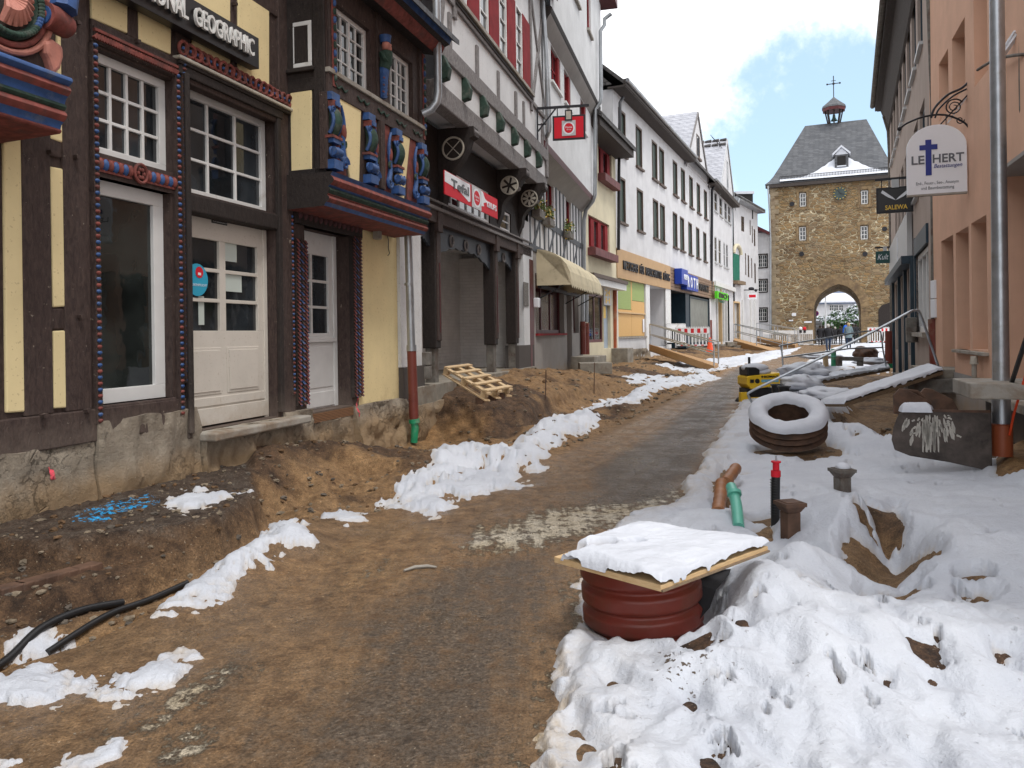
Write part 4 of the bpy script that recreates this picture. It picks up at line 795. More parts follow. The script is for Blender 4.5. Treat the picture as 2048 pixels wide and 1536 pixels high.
# scale carved pilasters
def pilaster(F, u0, u1, v0, v1, parent, z0=None):
    s0 = F.pt(u0, 650)[0]; s1 = F.pt(u1, 650)[0]; zt = F.pt(u0, v0)[1]; zb_ = F.pt(u0, v1)[1]; mb = MB(); mb.fb(F, s0, s1, -.02, .035, zb_, zt, 0); n = int((zt-zb_)/.05); c = 3
    for i in range(n):
        for j in range(c):
            x = s0+(s1-s0)*(j+.5+(.0 if i % 2 else .0))/c; z = zt-(i+.5)*(zt-zb_)/n
            mb.add([F.P(x-.024,.034,z+.03),F.P(x+.024,.034,z+.03),F.P(x+.022,.07,z-.018),F.P(x,.062,z-.034),F.P(x-.022,.07,z-.018)], [(0,1,2,3,4)], 1 if j != 1 else 2+(i % 2))
            mb.add([F.P(x-.018,.068,z-.014),F.P(x+.018,.068,z-.014),F.P(x,.072,z-.036)], [(0,1,2)], 4 if j != 1 else 1)
    return mb.build('carved_pilaster', [M['brown2'], M['cred'], M['brown'], M['cblue'], M['cblue']], parent)
pilaster(FA, 588, 611, 478, 812, hB); pilaster(FA, 702, 720, 470, 795, hB)
lt = MB(); s0 = FA.pt(588, 500)[0]; s1 = FA.pt(718, 500)[0]; zt = D2[3]; lt.fb(FA, s0-.05, s1+.02, -.1, .05, zt, zt+.42); 
for i in range(14): x = s0+(s1-s0)*(i+.5)/14; lt.ball(FA.P(x, .05, zt+.13), (.045,.03,.075), 8, 1); lt.ball(FA.P(x, .065, zt+.11), (.022,.02,.04), 6, 2)
lt.fb(FA, s0, s1, .05, .075, zt+.28, zt+.33); lt.build('carved_lintel', [M['brown2'], pm('worn_carving_red', (.075,.028,.03), .7, .3, 9), pm('worn_carving_blue', (.03,.045,.10), .7, .3, 9)], hB, smooth=True)
beads(FA, 578, 430, 582, 790, .045, .020, hB, .05)
plinth(FA, sB0-.25, FA.pt(612, 828)[0], D2[2]+.07, hB, 'plinth', .10, .05, seed=8, ns=20); plinth(FA, FA.pt(703, 800)[0], sEnd+.06, .66, hB, 'plinth', .07, .05, -.5, seed=9, ns=40, nz=24, taper=.22)
plinth(FA, D2[0]-.05, D2[1]+.05, D2[2]-.135, hB, 'plinth', .02, .04, seed=15, ns=20, name='threshold_base'); th_ = MB(); th_.fb(FA, D2[0], D2[1], -.28, .03, D2[2]-.13, D2[2]-.015); th_.build('brick_threshold', rows('perforated_clay_brick', (.42,.20,.09), (.36,.16,.07), (1,1,1), .02, .03, (.10,.05,.02), .6, .008, .01), hB)
spray(FA, 724, 815, .12, .028, .26, -.5, .66, .07, .05, .22, hB)
# security lamp and loose cable under the oriel
lp = thing('wall_lamp', 'small grey floodlight on the yellow wall under the oriel', 'lamp', tuple(FA.P(FA.pt(752, 470)[0], .1, FA.pt(752, 470)[1])))
s, z = FA.pt(752, 470, .08); b = MB(); b.fb(FA, s-.06, s+.05, .05, .16, z-.07, z+.07); b.build('lamp_head', M['slabst'], lp, bev=.02); b = MB(); b.tube([FA.P(s, 0, z+.12), FA.P(s, .1, z+.14), FA.P(s, .11, z+.05)], .018, 8); b.build('lamp_arm', M['iron'], lp)
s, z = FA.pt(770, 480); cbl = pipe([FA.P(s-.02, .02, z+.3), FA.P(s, .03, z+.1), FA.P(s+.06, .03, z), FA.P(s+.05, .03, z-.12), FA.P(s+.09, .03, z-.2), FA.P(s+.03, .03, z-.24)], .006, M['iron'], None, 'loose_cable', 6)
tag(cbl, 'thin black cable hanging loose on the yellow wall under the oriel', 'cable')
# upper oriel
oOff = .56; FO = Fac(*FA.P(0, oOff, 0)[:2], .31, 1); so0 = FO.pt(655, 350)[0]; so1 = FO.pt(846, 300)[0]; zb0 = FO.pt(672, 345)[1]; z_low = FO.pt(645, 402)[1]
orl = thing('carved_oriel', 'upper oriel with blue and green scroll carvings over striped red, green and blue mouldings', 'oriel', tuple(FO.P((so0+so1)/2, -.3, z_low)))
Wl = rcz(FO, 674, 741, 700, 30, 674, 148); Wl = (FO.pt(674,100)[0], FO.pt(742,150)[0], FO.pt(674,148)[1], FO.pt(742, 62)[1]); Wr = (FO.pt(779,150)[0], FO.pt(826,200)[0], Wl[2], Wl[3])
wall(FO, so0, so1, zb0, Wl[3]+.6, [(*Wl, .12), (*Wr, .12)], M['brown'], orl)
zE = Wl[3]+.35; mo = MB(); mo.fb(FO, so0, so1, -oOff+.01, -.13, z_low+.05, zE); mo.build('oriel_side_walls', M['brown2'], orl)
window(FO, *Wl, -.12, orl, 4, 4, .06, .022, split=(2,), label='left casement window of the oriel'); window(FO, *Wr, -.12, orl, 4, 4, .06, .022, split=(2,), label='right casement window of the oriel')
mould(FO, so0-.05, so1+.05, zb0-.04, zb0-z_low, 0, orl, oOff-.02, MC, [(.11,0),(.28,1),(.05,0),(.19,2),(.05,1),(.21,1),(.11,0)])
b = MB(); zi = Wl[2]; b.fb(FO, so0-.02, so1+.02, -.1, .06, zi-.06, zi-.0, 1); b.fb(FO, so0, so1, -.1, .035, zi-.30, zi-.06); 
n = 5
for i in range(n):
    x = so0+(so1-so0)*(.1+i*.8/(n-1))
    for k in range(4): b.fbar(FO, (x-.16+k*.08, zi-.15-.05*(k % 2)), (x-.08+k*.08, zi-.15-.05*((k+1) % 2)), .025, .034, .055, 2)
for u in (655, 742, 758, 838): x = FO.pt(u, 300)[0]; b.fb(FO, x-.05, x+.05, -.08, .03, zb0, zi-.3)
for u in (662, 757, 840): x = FO.pt(u, 150)[0]; b.fb(FO, x-.07, x+.06, -.1, .03, zi, zE)
b.build('timber_frame', [M['brown'], M['slabst'], M['cgreen']], orl, bev=.008)
panel(FO, [(674,192),(720,213),(716,366),(698,358)], orl); panel(FO, [(800,268),(818,276),(806,400),(787,392)], orl)
def bracket(F, s, zt, zb_, parent, sc=1.0, side=0):
    H = zt-zb_; mb = MB(); w = .075*sc; z = zt
    mb.fb(F, s-w*1.1, s+w*1.1, 0, .09, zt-.10*H, zt, 0); mb.fb(F, s-w*.9, s+w*.9, 0, .11, zt-.19*H, zt-.11*H, 1); mb.fb(F, s-w*.6, s+w*.6, .11, .125, zt-.18*H, zt-.12*H, 3)
    # shield barrel
    pts = [F.P(s, .03+.055*math.sin(math.pi*t), zt-H*(.20+.34*t)) for t in [k/8 for k in range(9)]]; mb.tube(pts, [w*.8*(.85+.35*math.sin(math.pi*k/8)) for k in range(9)], 10, 2)
    for e in (-1, 1):
        mb.tube([F.P(s+e*w, .05+.055*math.sin(math.pi*t), zt-H*(.20+.34*t)) for t in [k/8 for k in range(9)]], .022, 7, 0)
    scroll(mb, F, s-w*.9, zt-.24*H, .10, .045, 1.5, .014, 0, 1, 0, 14); mb.ball(F.P(s, .125, zt-.37*H), (.022,.02,.075), 8, 4)
    mb.fb(F, s-w*1.3, s+w*1.3, 0, .11, zt-.60*H, zt-.565*H, 1); mb.fb(F, s-w, s+w, 0, .10, zt-.66*H, zt-.60*H, 0)
    for k in range(3): scroll(mb, F, s-w*.8+k*w*.8, zt-.77*H, .07+.015*k, .065*sc, 1.7, .019, 0 if k != 1 else 3, -1, 1, 18)
    mb.tube([F.P(s-w, .09, zt-.77*H), F.P(s+w, .09, zt-.77*H)], .055, 10, 3); mb.fb(F, s-w*1.2, s+w*1.2, 0, .12, zb_, zt-.88*H, 0)
    return mb.build('scroll_bracket', [M['cblue'], M['cred'], M['cgreen'], M['cblue'], M['cpink']], parent, smooth=True)
ztb = zi-.3
for u in (660, 733, 788, 838): bracket(FO, FO.pt(u, 300)[0], ztb, zb0, orl, 1.15)
# flanking foliage scrolls
for s, dr in ((FO.pt(680, 300)[0], 1), (FO.pt(825, 330)[0], -1), (FO.pt(745, 330)[0], 1), (FO.pt(773, 330)[0], -1)):
    sc_ = MB(); hgt_ = ztb-zb0; pts = [FO.P(s+dr*(-.05+.10*t+.04*math.sin(6*t)), .05, ztb-.1*hgt_-.75*hgt_*t) for t in [k/12 for k in range(13)]]; sc_.tube(pts, [.018+.02*k/12 for k in range(13)], 7, 0)
    scroll(sc_, FO, s+dr*.02, zb0+.13, .06, .085, 1.6, .026, 0, dr, 0, 18); scroll(sc_, FO, s, zb0+.36, .06, .05, 1.4, .02, 2, -dr, 1, 14)
    sc_.ball(FO.P(s+dr*.0, .06, ztb-.45*hgt_), (.035,.03,.10), 8, 1)
    sc_.build('foliage_scroll', [M['cblue'], M['cred'], M['cgreen']], orl, smooth=True)
for u0, u1 in ((669,690),(742,752),(765,778),(812,830)):
    rp = MB(); s0, s1 = FO.pt(u0,300)[0], FO.pt(u1,300)[0]; rp.fb(FO, s0, s1, -.01, .012, zb0, ztb); rp.build('red_panel', M['cred'], orl)
bs_ = MB(); x = FO.pt(758, 330)[0]; bs_.tube([FO.P(x, .04, zb0), FO.P(x, .04, ztb)], .035, 8); bs_.tube([FO.P(x+.07, .03, zb0), FO.P(x+.07, .03, ztb)], .03, 8); bs_.build('turned_column', M['brown'], orl, smooth=True)
# herm figure between the windows
hm = MB(); x = FO.pt(758, 130)[0]; zt = Wl[3]-.02; Hh = zt-zi
hm.tube([FO.P(x, .06, zi+.02), FO.P(x, .07, zi+.35*Hh), FO.P(x, .08, zi+.5*Hh)], [.045, .06, .075], 8, 0); 
for k in range(7): hm.tube([FO.P(x-.06, .085+.003*k, zi+Hh*(.06+.055*k)), FO.P(x+.06, .085+.003*k, zi+Hh*(.06+.055*k))], .012, 6, 1 if k % 2 else 0)
hm.tube([FO.P(x, .08, zi+.5*Hh), FO.P(x, .11, zi+.62*Hh), FO.P(x, .10, zi+.75*Hh), FO.P(x, .09, zi+.79*Hh)], [.08, .085, .10, .04], 10, 2)
hm.ball(FO.P(x, .12, zi+.58*Hh), (.045,.03,.05), 8, 0); hm.ball(FO.P(x, .11, zi+.86*Hh), (.06,.065,.085), 12, 3); hm.ball(FO.P(x, .16, zi+.81*Hh), (.035,.03,.05), 8, 3); hm.ball(FO.P(x, .18, zi+.86*Hh), (.014,.02,.02), 6, 3); hm.tube([FO.P(x, .10, zi+.91*Hh), FO.P(x, .10, zt+.02)], [.07, .085], 12, 0)
for e in (-1, 1): hm.tube([FO.P(x+e*.09, .09, zi+.73*Hh), FO.P(x+e*.10, .13, zi+.62*Hh), FO.P(x+e*.02, .16, zi+.58*Hh)], [.03, .028, .02], 7, 2)
hm.build('herm_figure', [M['cblue'], M['cred'], M['cgreen'], M['cpink']], orl, smooth=True)
for u in (663, 843): 
    x = FO.pt(u, 150)[0]; st_ = MB(); st_.fb(FO, x-.035, x+.035, .02, .045, zi-.2, zE-.1, 0)
    for k in range(12): z = zi-.1+k*(zE-zi)/12; st_.ball(FO.P(x, .05, z), (.028,.02,.045), 7, 1+k % 2)
    st_.build('painted_strip', [M['cred'], M['cgreen'], M['cblue']], orl, smooth=True)
ev = MB(); ev.fprof(FO, so0-.3, so1+.12, [(-.1, zE-.02), (.22, zE-.10), (.30, zE-.06), (.34, zE+.02), (.42, zE+.05), (.46, zE+.13), (-.1, zE+.2)], [0,1,1,0,2,2]); ev.build('eaves_moulding', [M['brown2'], M['cred'], M['cblue']], orl, smooth=True)
er = MB(); er.hexa([FO.P(so0-.35,.55,zE+.05),FO.P(so1+.2,.55,zE+.05),FO.P(so1+.2,-.6,zE+.95),FO.P(so0-.35,-.6,zE+.95),FO.P(so0-.35,.55,zE+.13),FO.P(so1+.2,.55,zE+.13),FO.P(so1+.2,-.6,zE+1.05),FO.P(so0-.35,-.6,zE+1.05)]); er.build('roof', M['slate'], orl)
# cheek of the oriel (faces the camera): small window, panel
cA = FA.P(sB0-.05, 0, 0); cO = FO.P(so0, 0, 0); FK = Fac(cA.x, cA.y, cO.x-cA.x, cO.y-cA.y); Lk = math.hypot(cO.x-cA.x, cO.y-cA.y)
Wk = FK.rc(583, 48, 625, 132)
wall(FK, 0, Lk, z_low+.12, zE+.1, [(*Wk, .06)], M['brown2'], orl, 'side_cheek', o=.01); window(FK, *Wk, -.03, orl, 1, 2, .05, .03, label='small two-pane window in the oriel cheek')
b = MB(); b.fb(FK, Wk[0]-.05, Wk[1]+.05, 0, .07, Wk[2]-.07, Wk[2]-.02); b.fb(FK, Lk-.16, Lk, 0, .03, z_low+.12, zE); b.fb(FK, 0, Lk-.15, 0, .025, Wk[2]-.3, Wk[2]-.14); b.fb(FK, 0, Lk, .0, .03, z_low+.12, z_low+.42); b.build('cheek_timber', M['brown2'], orl, bev=.01)
pn = panel(FK, [(574,167),(625,166),(625,369),(578,369)], orl)
b = MB(); b.fb(FK, Lk-.14, Lk-.10, .03, .036, FK.pt(628,386)[1], FK.pt(628,379)[1]); b.build('number_plate', M['signwhite'], orl)
# drainpipe at the corner (zinc above, red-brown below, green shoe)
def at(u, v, Y): return PY(u, v, Y)
Yp = 12.0
dp = thing('downpipe', 'zinc downpipe with red-brown lower length and green shoe at the yellow corner', 'drainpipe', tuple(at(828, 845, Yp)))
b = MB(); b.tube([at(816, 462, Yp), at(823, 700, Yp)], .062, 14); b.tube([at(817.5,566,Yp), at(817.6,571,Yp)], .07, 14); b.tube([at(823,690,Yp), at(823.2,702,Yp)], .078, 14); b.build('zinc_pipe', M['zinc'], dp, smooth=True)
b = MB(); b.tube([at(823.2, 700, Yp), at(828, 840, Yp)], .073, 14); b.tube([at(826,797,Yp), at(826.1,800,Yp)], .078, 14); b.build('standpipe', M['pipebrown'], dp, smooth=True)
b = MB(); b.tube([at(828, 838, Yp), at(829, 846, Yp)], .085, 14); b.tube([at(829, 845, Yp), at(830, 858, Yp), at(828, 885, Yp)], [.06, .06, .055], 14); b.build('pipe_shoe', M['pgreen'], dp, smooth=True)
# zinc pipe down the passage house jetty
b = MB(); b.tube([at(872, -60, 11.75), at(876, 185, 11.75), at(873, 205, 11.75), at(862, 220, 11.75), at(845, 228, 11.75)], .062, 12); gp = b.build('rain_pipe', M['zinc'], None, smooth=True); tag(gp, 'grey zinc rain pipe bending under the jetty beside the carved oriel', 'drainpipe')
# ================================================================== house C : passage house with white upper floor and jetty
FB = Fac(-1.8, 12.3, .285, 1); sB1 = FB.pt(1062, 700)[0]
hC = house('jettied_house', FB, 4, 'white and grey half-timbered house jettied over an open passage with dark timber posts')
zC = FB.pt(1000, 500)[1]; zC = FB.pt(830, 432)[1]; zF = FB.pt(950, 752)[1]; zJ = 5.42
pos = {u: FB.pt(u, 600)[0] for u in (822, 838, 866, 888, 985, 1000, 1026, 1042, 1048, 1060)}
# passage: floor, back walls, ceiling
b = MB(); b.fb(FB, .2, sB1, -5, .12, -.6, zF); b.build('passage_floor', M['conc'], hC, bev=.01)
plinth(FB, .15, sB1+.05, zF-.30, hC, 'plinth', .14, .07, -.5, seed=12, ns=60, taper=.15)
b = MB(); b.fb(FB, .1, .35, -1.8, 0, zF, zC); b.fb(FB, 0, sB1, -2.1, -1.8, zF, zJ); b.fb(FB, sB1-.5, sB1-.3, -1.8, -.35, zF, zC); b.build('passage_wall', M['bwhite'], hC)
bx = FB.pt(1065,600)[0]; FX = Fac(*FB.P(1.2, -5.4, 0)[:2], .78, .62)
b = MB(); b.fb(FB, .1, sB1, -6, .0, zC+.12, zC+.3); b.build('passage_ceiling', M['white'], hC)
# white pier strips at both ends
b = MB(); b.fb(FB, -.05, pos[822]+.33, -.3, .05, zF+.35, zJ); b.build('corner_pier', M['rough'], hC); b = MB(); b.fb(FB, -.04, pos[822]+.36, -.3, .08, -.4, zF+.35); b.build('pier_base', M['darkpl'], hC, bev=.01)
s0, s1 = FB.pt(1044, 600)[0], FB.pt(1063, 600)[0]; b = MB(); b.fb(FB, s0, s1, -.3, .05, FB.pt(1050,690)[1], zC+.9); b.build('corner_pier', M['rough'], hC); b = MB(); b.fb(FB, s0-.55, s1, -.3, .06, zF-.3, FB.pt(1050,690)[1]); b.build('pier_base', M['darkpl'], hC, bev=.01)
b = MB(); ss, z1_ = FB.pt(1052, 565, .06); z2_ = FB.pt(1052, 612, .06)[1]; b.fb(FB, ss-.25, ss+.22, .055, .07, z2_, z1_); b.build('wall_notice', pm('notice_dark_text', (.16,.15,.14), .8, .6, 40), hC)
for u, w in ((876, .13), (992, .13), (1034, .13)):
    s = FB.pt(u, 600)[0]; b = MB(); b.fb(FB, s-w, s+w, -.26, .0, zF+.62, zC, 0); b.fb(FB, s-w*.5, s+w*1.02, -.2, .02, zF+.75, zC, 1); p_ = b.build('post', [M['brown2'], M['brown']], hC, bev=.015)
    b = MB(); b.fb(FB, s-w*.75, s+w*.75, -.22, -.04, zF, zF+.62); b.build('post_base', M['castg'], p_, bev=.008)
    b = MB(); b.fb(FB, s+w*.3, s+w*.45, .02, .032, zF+.9, zC-.7); b.build('red_stripe', M['red2'], p_)
# scalloped valances with rings
def valance(sa, sb, drop, nr):
    pts = [(sa, zC)]; n = 40; z0 = zC-.06
    for i in range(n+1):
        t = i/n; e = min(t, 1-t); d = drop*(.95-.75*min(1, e*3.2)**.7)+.05*abs(math.sin(t*math.pi*9)); pts.append((sa+(sb-sa)*t, z0-.16-d*.8))
    pts.append((sb, zC)); b = MB(); b.fpoly(FB, pts, -.14, -.09); v = b.build('valance', M['petrol2'] if 'petrol2' in M else M['brown2'], hC)
    for k in range(nr):
        x = sa+(sb-sa)*(k+1)/(nr+1); b = MB(); b.tube([FB.P(x+.085*math.cos(a), -.07, z0-.14+.10*math.sin(a)) for a in [j*math.pi/8 for j in range(17)]], .022, 6); b.build('carved_ring', M['grey_t'], v, smooth=True)
M['petrol2'] = pm('dark_blue_grey_paint', (.028,.034,.045), .55, .3, 5)
valance(.5, FB.pt(876,600)[0]-.12, .25, 1); valance(FB.pt(876,600)[0]+.12, FB.pt(992,600)[0]-.12, .45, 3); valance(FB.pt(992,600)[0]+.12, FB.pt(1034,600)[0]-.1, .3, 1)
b = MB(); b.fb(FB, .1, sB1, -.2, .05, zC, zC+.22, 0); b.fb(FB, .1, sB1, -.2, .10, zC+.22, zC+.28, 1); b.fb(FB, .1, sB1, -.2, .04, zC+.28, zC+.36, 0); b.fb(FB, .1, sB1, -.2, .08, zC+.36, zC+.40, 1)
for u in (876, 992, 1034): s = FB.pt(u, 600)[0]; b.fb(FB, s-.12, s+.12, -.1, .075, zC-.15, zC+.23, 0)
b.build('entablature', [M['brown'], M['grey_t']], hC, bev=.008)
# mezzanine front with windows
zM = zC+.40; wm = FB.rc(884, 330, 982, 400); Wm = (FB.pt(890,420)[0], FB.pt(982,470)[0], zM+.04, zJ-.62); Wn = (FB.pt(1002,460)[0], FB.pt(1024,480)[0], zM+.04, zJ-.85); Wk2 = (.55, FB.pt(858,400)[0], zM+.04, zJ-.62)
wall(FB, .1, sB1, zM, zJ, [(*Wm, .1), (*Wn, .1), (*Wk2, .1)], M['brown2'], hC, 'mezzanine_wall', o=-.02)
window(FB, *Wm, -.10, hC, 6, 2, .07, .04, label='mezzanine window behind the red banner', curtain=False); window(FB, *Wn, -.10, hC, 1, 2, .06, .03); window(FB, *Wk2, -.10, hC, 2, 2, .06, .03)
# jetty: brackets, beam, soffit
FJ = Fac(-1.2, 12.1, .2655, 1); sJ0 = FJ.pt(873, 185)[0]; sJ1 = FJ.pt(1095, 372)[0]
b = MB(); b.fb(FJ, sJ0, sJ1, -.25, .0, zJ-.02, zJ+.34); b.build('jetty_beam', M['grey_t'], hC, bev=.02)
b = MB(); b.fb(FJ, sJ0+.02, sJ1-.02, -.68, -.2, zJ+.10, zJ+.16); b.build('jetty_soffit', M['white'], hC)
n28 = 28
def rosette(F, s, z, o, r, kind, parent):
    b = MB(); b.tube([F.P(s, o-.015, z), F.P(s, o, z)], r*.97, n28, 1); b.tube([F.P(s+r*math.cos(a), o, z+r*math.sin(a)) for a in [k*2*math.pi/n28 for k in range(n28+1)]], r*.10, 6, 0)
    m = {0: 4, 1: 6, 2: 8}[kind]
    for k in range(m):
        a = 2*math.pi*k/m+.78
        if kind == 0: b.fbar(F, (s, z), (s+r*math.cos(a), z+r*math.sin(a)), r*.07, o, o+.012, 0)
        elif kind == 1: b.fpoly(F, [(s+r*.95*math.cos(a-.38), z+r*.95*math.sin(a-.38)), (s+r*.95*math.cos(a+.38), z+r*.95*math.sin(a+.38)), (s+r*.25*math.cos(a), z+r*.25*math.sin(a))], o, o+.012, 0)
        else: b.fpoly(F, [(s+r*.2*math.cos(a-.5), z+r*.2*math.sin(a-.5)), (s+r*.75*math.cos(a-.22), z+r*.75*math.sin(a-.22)), (s+r*.92*math.cos(a), z+r*.92*math.sin(a)), (s+r*.75*math.cos(a+.22), z+r*.75*math.sin(a+.22)), (s+r*.2*math.cos(a+.5), z+r*.2*math.sin(a+.5))], o, o+.012, 0)
    return b.build('rosette', [M['beige'], M['brown2']], parent)
def jbracket(u, kind):
    """bracket board seen from the street side: quarter-curve under the jetty, its flat face towards the viewer"""
    s = FB.pt(u, 430)[0]; Q = FB.P(s, 0, 0); R_ = FJ.P(FJ.pt(u+1, 300)[0], 0, 0); out = .68; zt = zJ-.0
    FN = Fac(Q.x, Q.y, FB.n.x, FB.n.y)  # s runs outward from the facade
    pts = [(-.02, zt)]+[(out, zt), (out+.02, zt-.18)]
    for k in range(11): t = k/10; pts.append((out*(1-t)**1.7*.86+.02+.04*math.sin(t*9), zt-.22-(.9+.4*(kind == 0))*t**.85))
    pts.append((-.02, zt-1.25-.4*(kind == 0))); b = MB(); b.fpoly(FN, pts, -.13, .13); jb = b.build('jetty_bracket', M['brown2'], hC, bev=.01)
    rosette(FN, out*.42, zt-.38, .135, .20, kind, jb)
    b = MB(); b.tube([FN.P(out*.62, -.12, zt-.42), FN.P(out*.62, .12, zt-.42)], .07, 10); b.tube([FN.P(out*.95, -.12, zt-.09), FN.P(out*.95, .12, zt-.09)], .06, 10); b.build('bracket_roll', M['grey_t'], jb, smooth=True)
jbracket(884, 0); jbracket(999, 1); jbracket(1040, 2)
# upper floor: roughcast infill, grey timbers, red shutters
zU = zJ+.34; Wb = [FJ.rc(913,-40,915,40)]; zs_ = FJ.pt(1065, 192)[1]; sW0 = FJ.pt(912, 40)[0]; sW1 = FJ.pt(1061, 190)[0]; zt_ = FJ.pt(1058, 50)[1]
segs = [912, 928, 945, 960, 976, 990, 1004, 1020, 1038, 1061]; ops = [(sW0, sW1, zs_, zt_, .06, 1)]
wall(FJ, sJ0, sJ1, zU, 10.5, ops, [M['rough'], M['red']], hC, 'upper_wall', o=-.02)
nW = 4; fwid = (sW1-sW0)/nW
for k in range(nW):
    a = sW0+fwid*k; b = MB(); b.fb(FJ, a+fwid*.45, a+fwid*.97, -.05, .02, zs_+.02, zt_); b.build('shutter', M['red'], hC, bev=.01)
    window(FJ, a+fwid*.02, a+fwid*.44, zs_, zt_, -.055, hC, 1, 4, .05, .03, dep=.06)
b = MB(); b.fb(FJ, sW0-.12, sW1+.1, -.02, .09, zs_-.07, zs_, 1); b.fb(FJ, sW0-.1, sW1+.06, -.02, .05, zs_-.14, zs_-.07, 0); b.build('window_sill', [M['brown2'], M['slabst']], hC)
gt = MB(); z5 = FJ.pt(1075, 292)[1]; z5 = zU+.42
gt.fb(FJ, sJ0, sJ1, -.02, .035, z5-.0, z5+.30); gt.fb(FJ, sJ0, sJ1, -.02, .03, zs_-.22, zs_-.12); r = random.Random(9)
for u in (902, 956, 998, 1032, 1048, 1084): s = FJ.pt(u, 250)[0]; gt.fb(FJ, s-.065, s+.06, -.02, r.uniform(.02, .034), z5+.3, zs_-.4)
gt.fb(FJ, sJ0, sJ0+.16, -.02, .04, zU, 10.4); gt.fb(FJ, sJ1-.2, sJ1, -.02, .04, zU, 10.4); gt.fb(FJ, sW0-.16, sW0, -.02, .03, zs_-.4, 10.4); gt.fb(FJ, sW1, sW1+.15, -.02, .03, zs_-.4, 10.4)
gt.fbar(FJ, (sJ0+.2, z5+.4), (sW0-.1, 9.4), .15, -.02, .026); gt.fbar(FJ, (sW1+.2, zs_-.1), (sJ1-.2, 10.2), .15, -.02, .026); gt.fbar(FJ, (sJ0+.2, zs_+2.2), (sW0-.1, zs_+.2), .13, -.02, .022); gt.fbar(FJ, (sW1+.2, 9.9), (sJ1-.2, zs_+.1), .13, -.02, .022)
gt.build('timber_frame', M['grey_t'], hC, bev=.012)
for u in (887, 930, 965, 997, 1026, 1051, 1074): 
    s = FJ.pt(u, 300)[0]; b = MB(); z = (zU+z5)/2; w = .085; FNn = Fac(*FJ.P(s, 0, 0)[:2], FJ.n.x, FJ.n.y)
    b.fpoly(FNn, [(-.05, z5+.02), (.05, z5+.02), (.14, z+.02), (.11, zU+.06), (-.05, zU+.02)], -w, w); b.build('beam_end', M['cgreen'], hC, bev=.015)
body(FB, .3, sB1, zJ+.3, 10.5, 6, M['rough'], hC, o=-.4); gable_roof(FJ, sJ0, sJ1, 10.5, 7, 4, M['rooft'], hC)
# banner and hanging sign
bn = FB.rc(898, 352, 992, 440, .35); sb = thing('shop_banner', 'red and white banner with tefal and KRUPS lettering under the jetty', 'sign', tuple(FB.P((bn[0]+bn[1])/2, .3, bn[2])))
sa, sb_ = FB.pt(890, 400, .35)[0], FB.pt(995, 410, .35)[0]; zb_ = FB.pt(995, 438, .35)[1]; zt_b = FB.pt(895, 343, .35)[1]; L_ = sb_-sa; Hb = zt_b-zb_
b = MB(); b.fb(FB, sa, sb_, .33, .35, zb_, zt_b, 0); b.build('board', M['signred'], sb)
b = MB(); b.fpoly(FB, [(sa, zt_b-.01), (sa, zt_b-Hb*.48), (sa+.22*L_, zt_b-Hb*.55), (sa+.40*L_, zt_b-Hb*.85), (sa+.43*L_, zt_b-Hb*.8), (sa+.43*L_, zt_b-.01)], .35, .354, 0); b.build('white_field', M['signwhite'], sb)
b = MB(); b.fpoly(FB, [(sa+.64*L_, zt_b-.01), (sa+.64*L_, zb_+.25*Hb), (sa+.70*L_, zb_+.3*Hb), (sa+.69*L_, zb_+.45*Hb), (sa+.78*L_, zt_b-.4*Hb), (sa+.72*L_, zt_b-.3*Hb), (sa+.68*L_, zt_b-.01)], .35, .353, 0); b.build('white_field', M['signwhite'], sb)
text('Tefal', M['signblack'], sb, FB, sa+.10*L_, sa+.40*L_, zb_+.40*Hb, zb_+.80*Hb, .355, .008, bold=.02); text('KRUPS', M['signwhite'], sb, FB, sa+.76*L_, sa+.97*L_, zb_+.34*Hb, zb_+.64*Hb, .352, .008, bold=.02)
def homedisc(F, s, z, w, h, o, parent):
    b = MB(); b.fb(F, s-w/2, s+w/2, o, o+.008, z-h/2, z+h/2, 0); k = b.build('badge', M['signgrey'], parent)
    n = 30
    for r_, mm, oo_ in ((.43, 'signwhite', .010), (.33, 'signred', .012)):
        b = MB(); b.add([F.P(s, o+oo_, z)]+[F.P(s+w*r_*math.cos(2*math.pi*i/n), o+oo_, z+h*r_*math.sin(2*math.pi*i/n)) for i in range(n)], [(0, 1+i, 1+(i+1) % n) for i in range(n)]); b.build('disc', M[mm], k)
    text('Home', M['signwhite'], k, F, s-w*.25, s+w*.25, z-h*.01, z+h*.13, o+.013, .001); text('shop', M['signwhite'], k, F, s-w*.16, s+w*.16, z-h*.16, z-h*.05, o+.013, .001)
homedisc(FB, sa+.545*L_, (zb_+zt_b)/2, .19*L_*.95, Hb*1.02, .356, sb)
# hanging sign on a bracket near the end of the jetty
Hs = FJ.P(FJ.pt(1073, 250)[0], .0, 0); FH = Fac(Hs.x, Hs.y, .985, -.17)
def hsign(name, label, F, u0, v0, u1, v1, frame, face, arm_v, back_u, parent=None):
    a, b_, z0, z1 = F.rc(u0, v0, u1, v1); t = thing(name, label, 'sign', tuple(F.P((a+b_)/2, 0, z0)))
    m = MB(); m.fb(F, a, b_, -.03, .03, z0, z1); m.build('frame', M[frame], t, bev=.006); m = MB(); w = (b_-a)*.055; m.fb(F, a+w, b_-w, -.034, .036, z0+w, z1-w); m.build('face', M[face], t)
    za = F.pt(u1, arm_v)[1]; zb = z1-(z1-z0)*.0; sb0 = F.pt(back_u, 200)[0]; m = MB(); lo, hi = min(sb0, a), max(sb0, b_)
    if sb0 < a: hi = b_+(b_-a)*.12
    else: lo = a-.02
    m.fb(F, lo, hi, -.02, .02, za-.03, za+.03)
    for x in (a+(b_-a)*.15, a+(b_-a)*.85): m.fb(F, x-.012, x+.012, -.01, .01, z1, za-.03)
    return t, m, a, b_, z0, z1, za, sb0
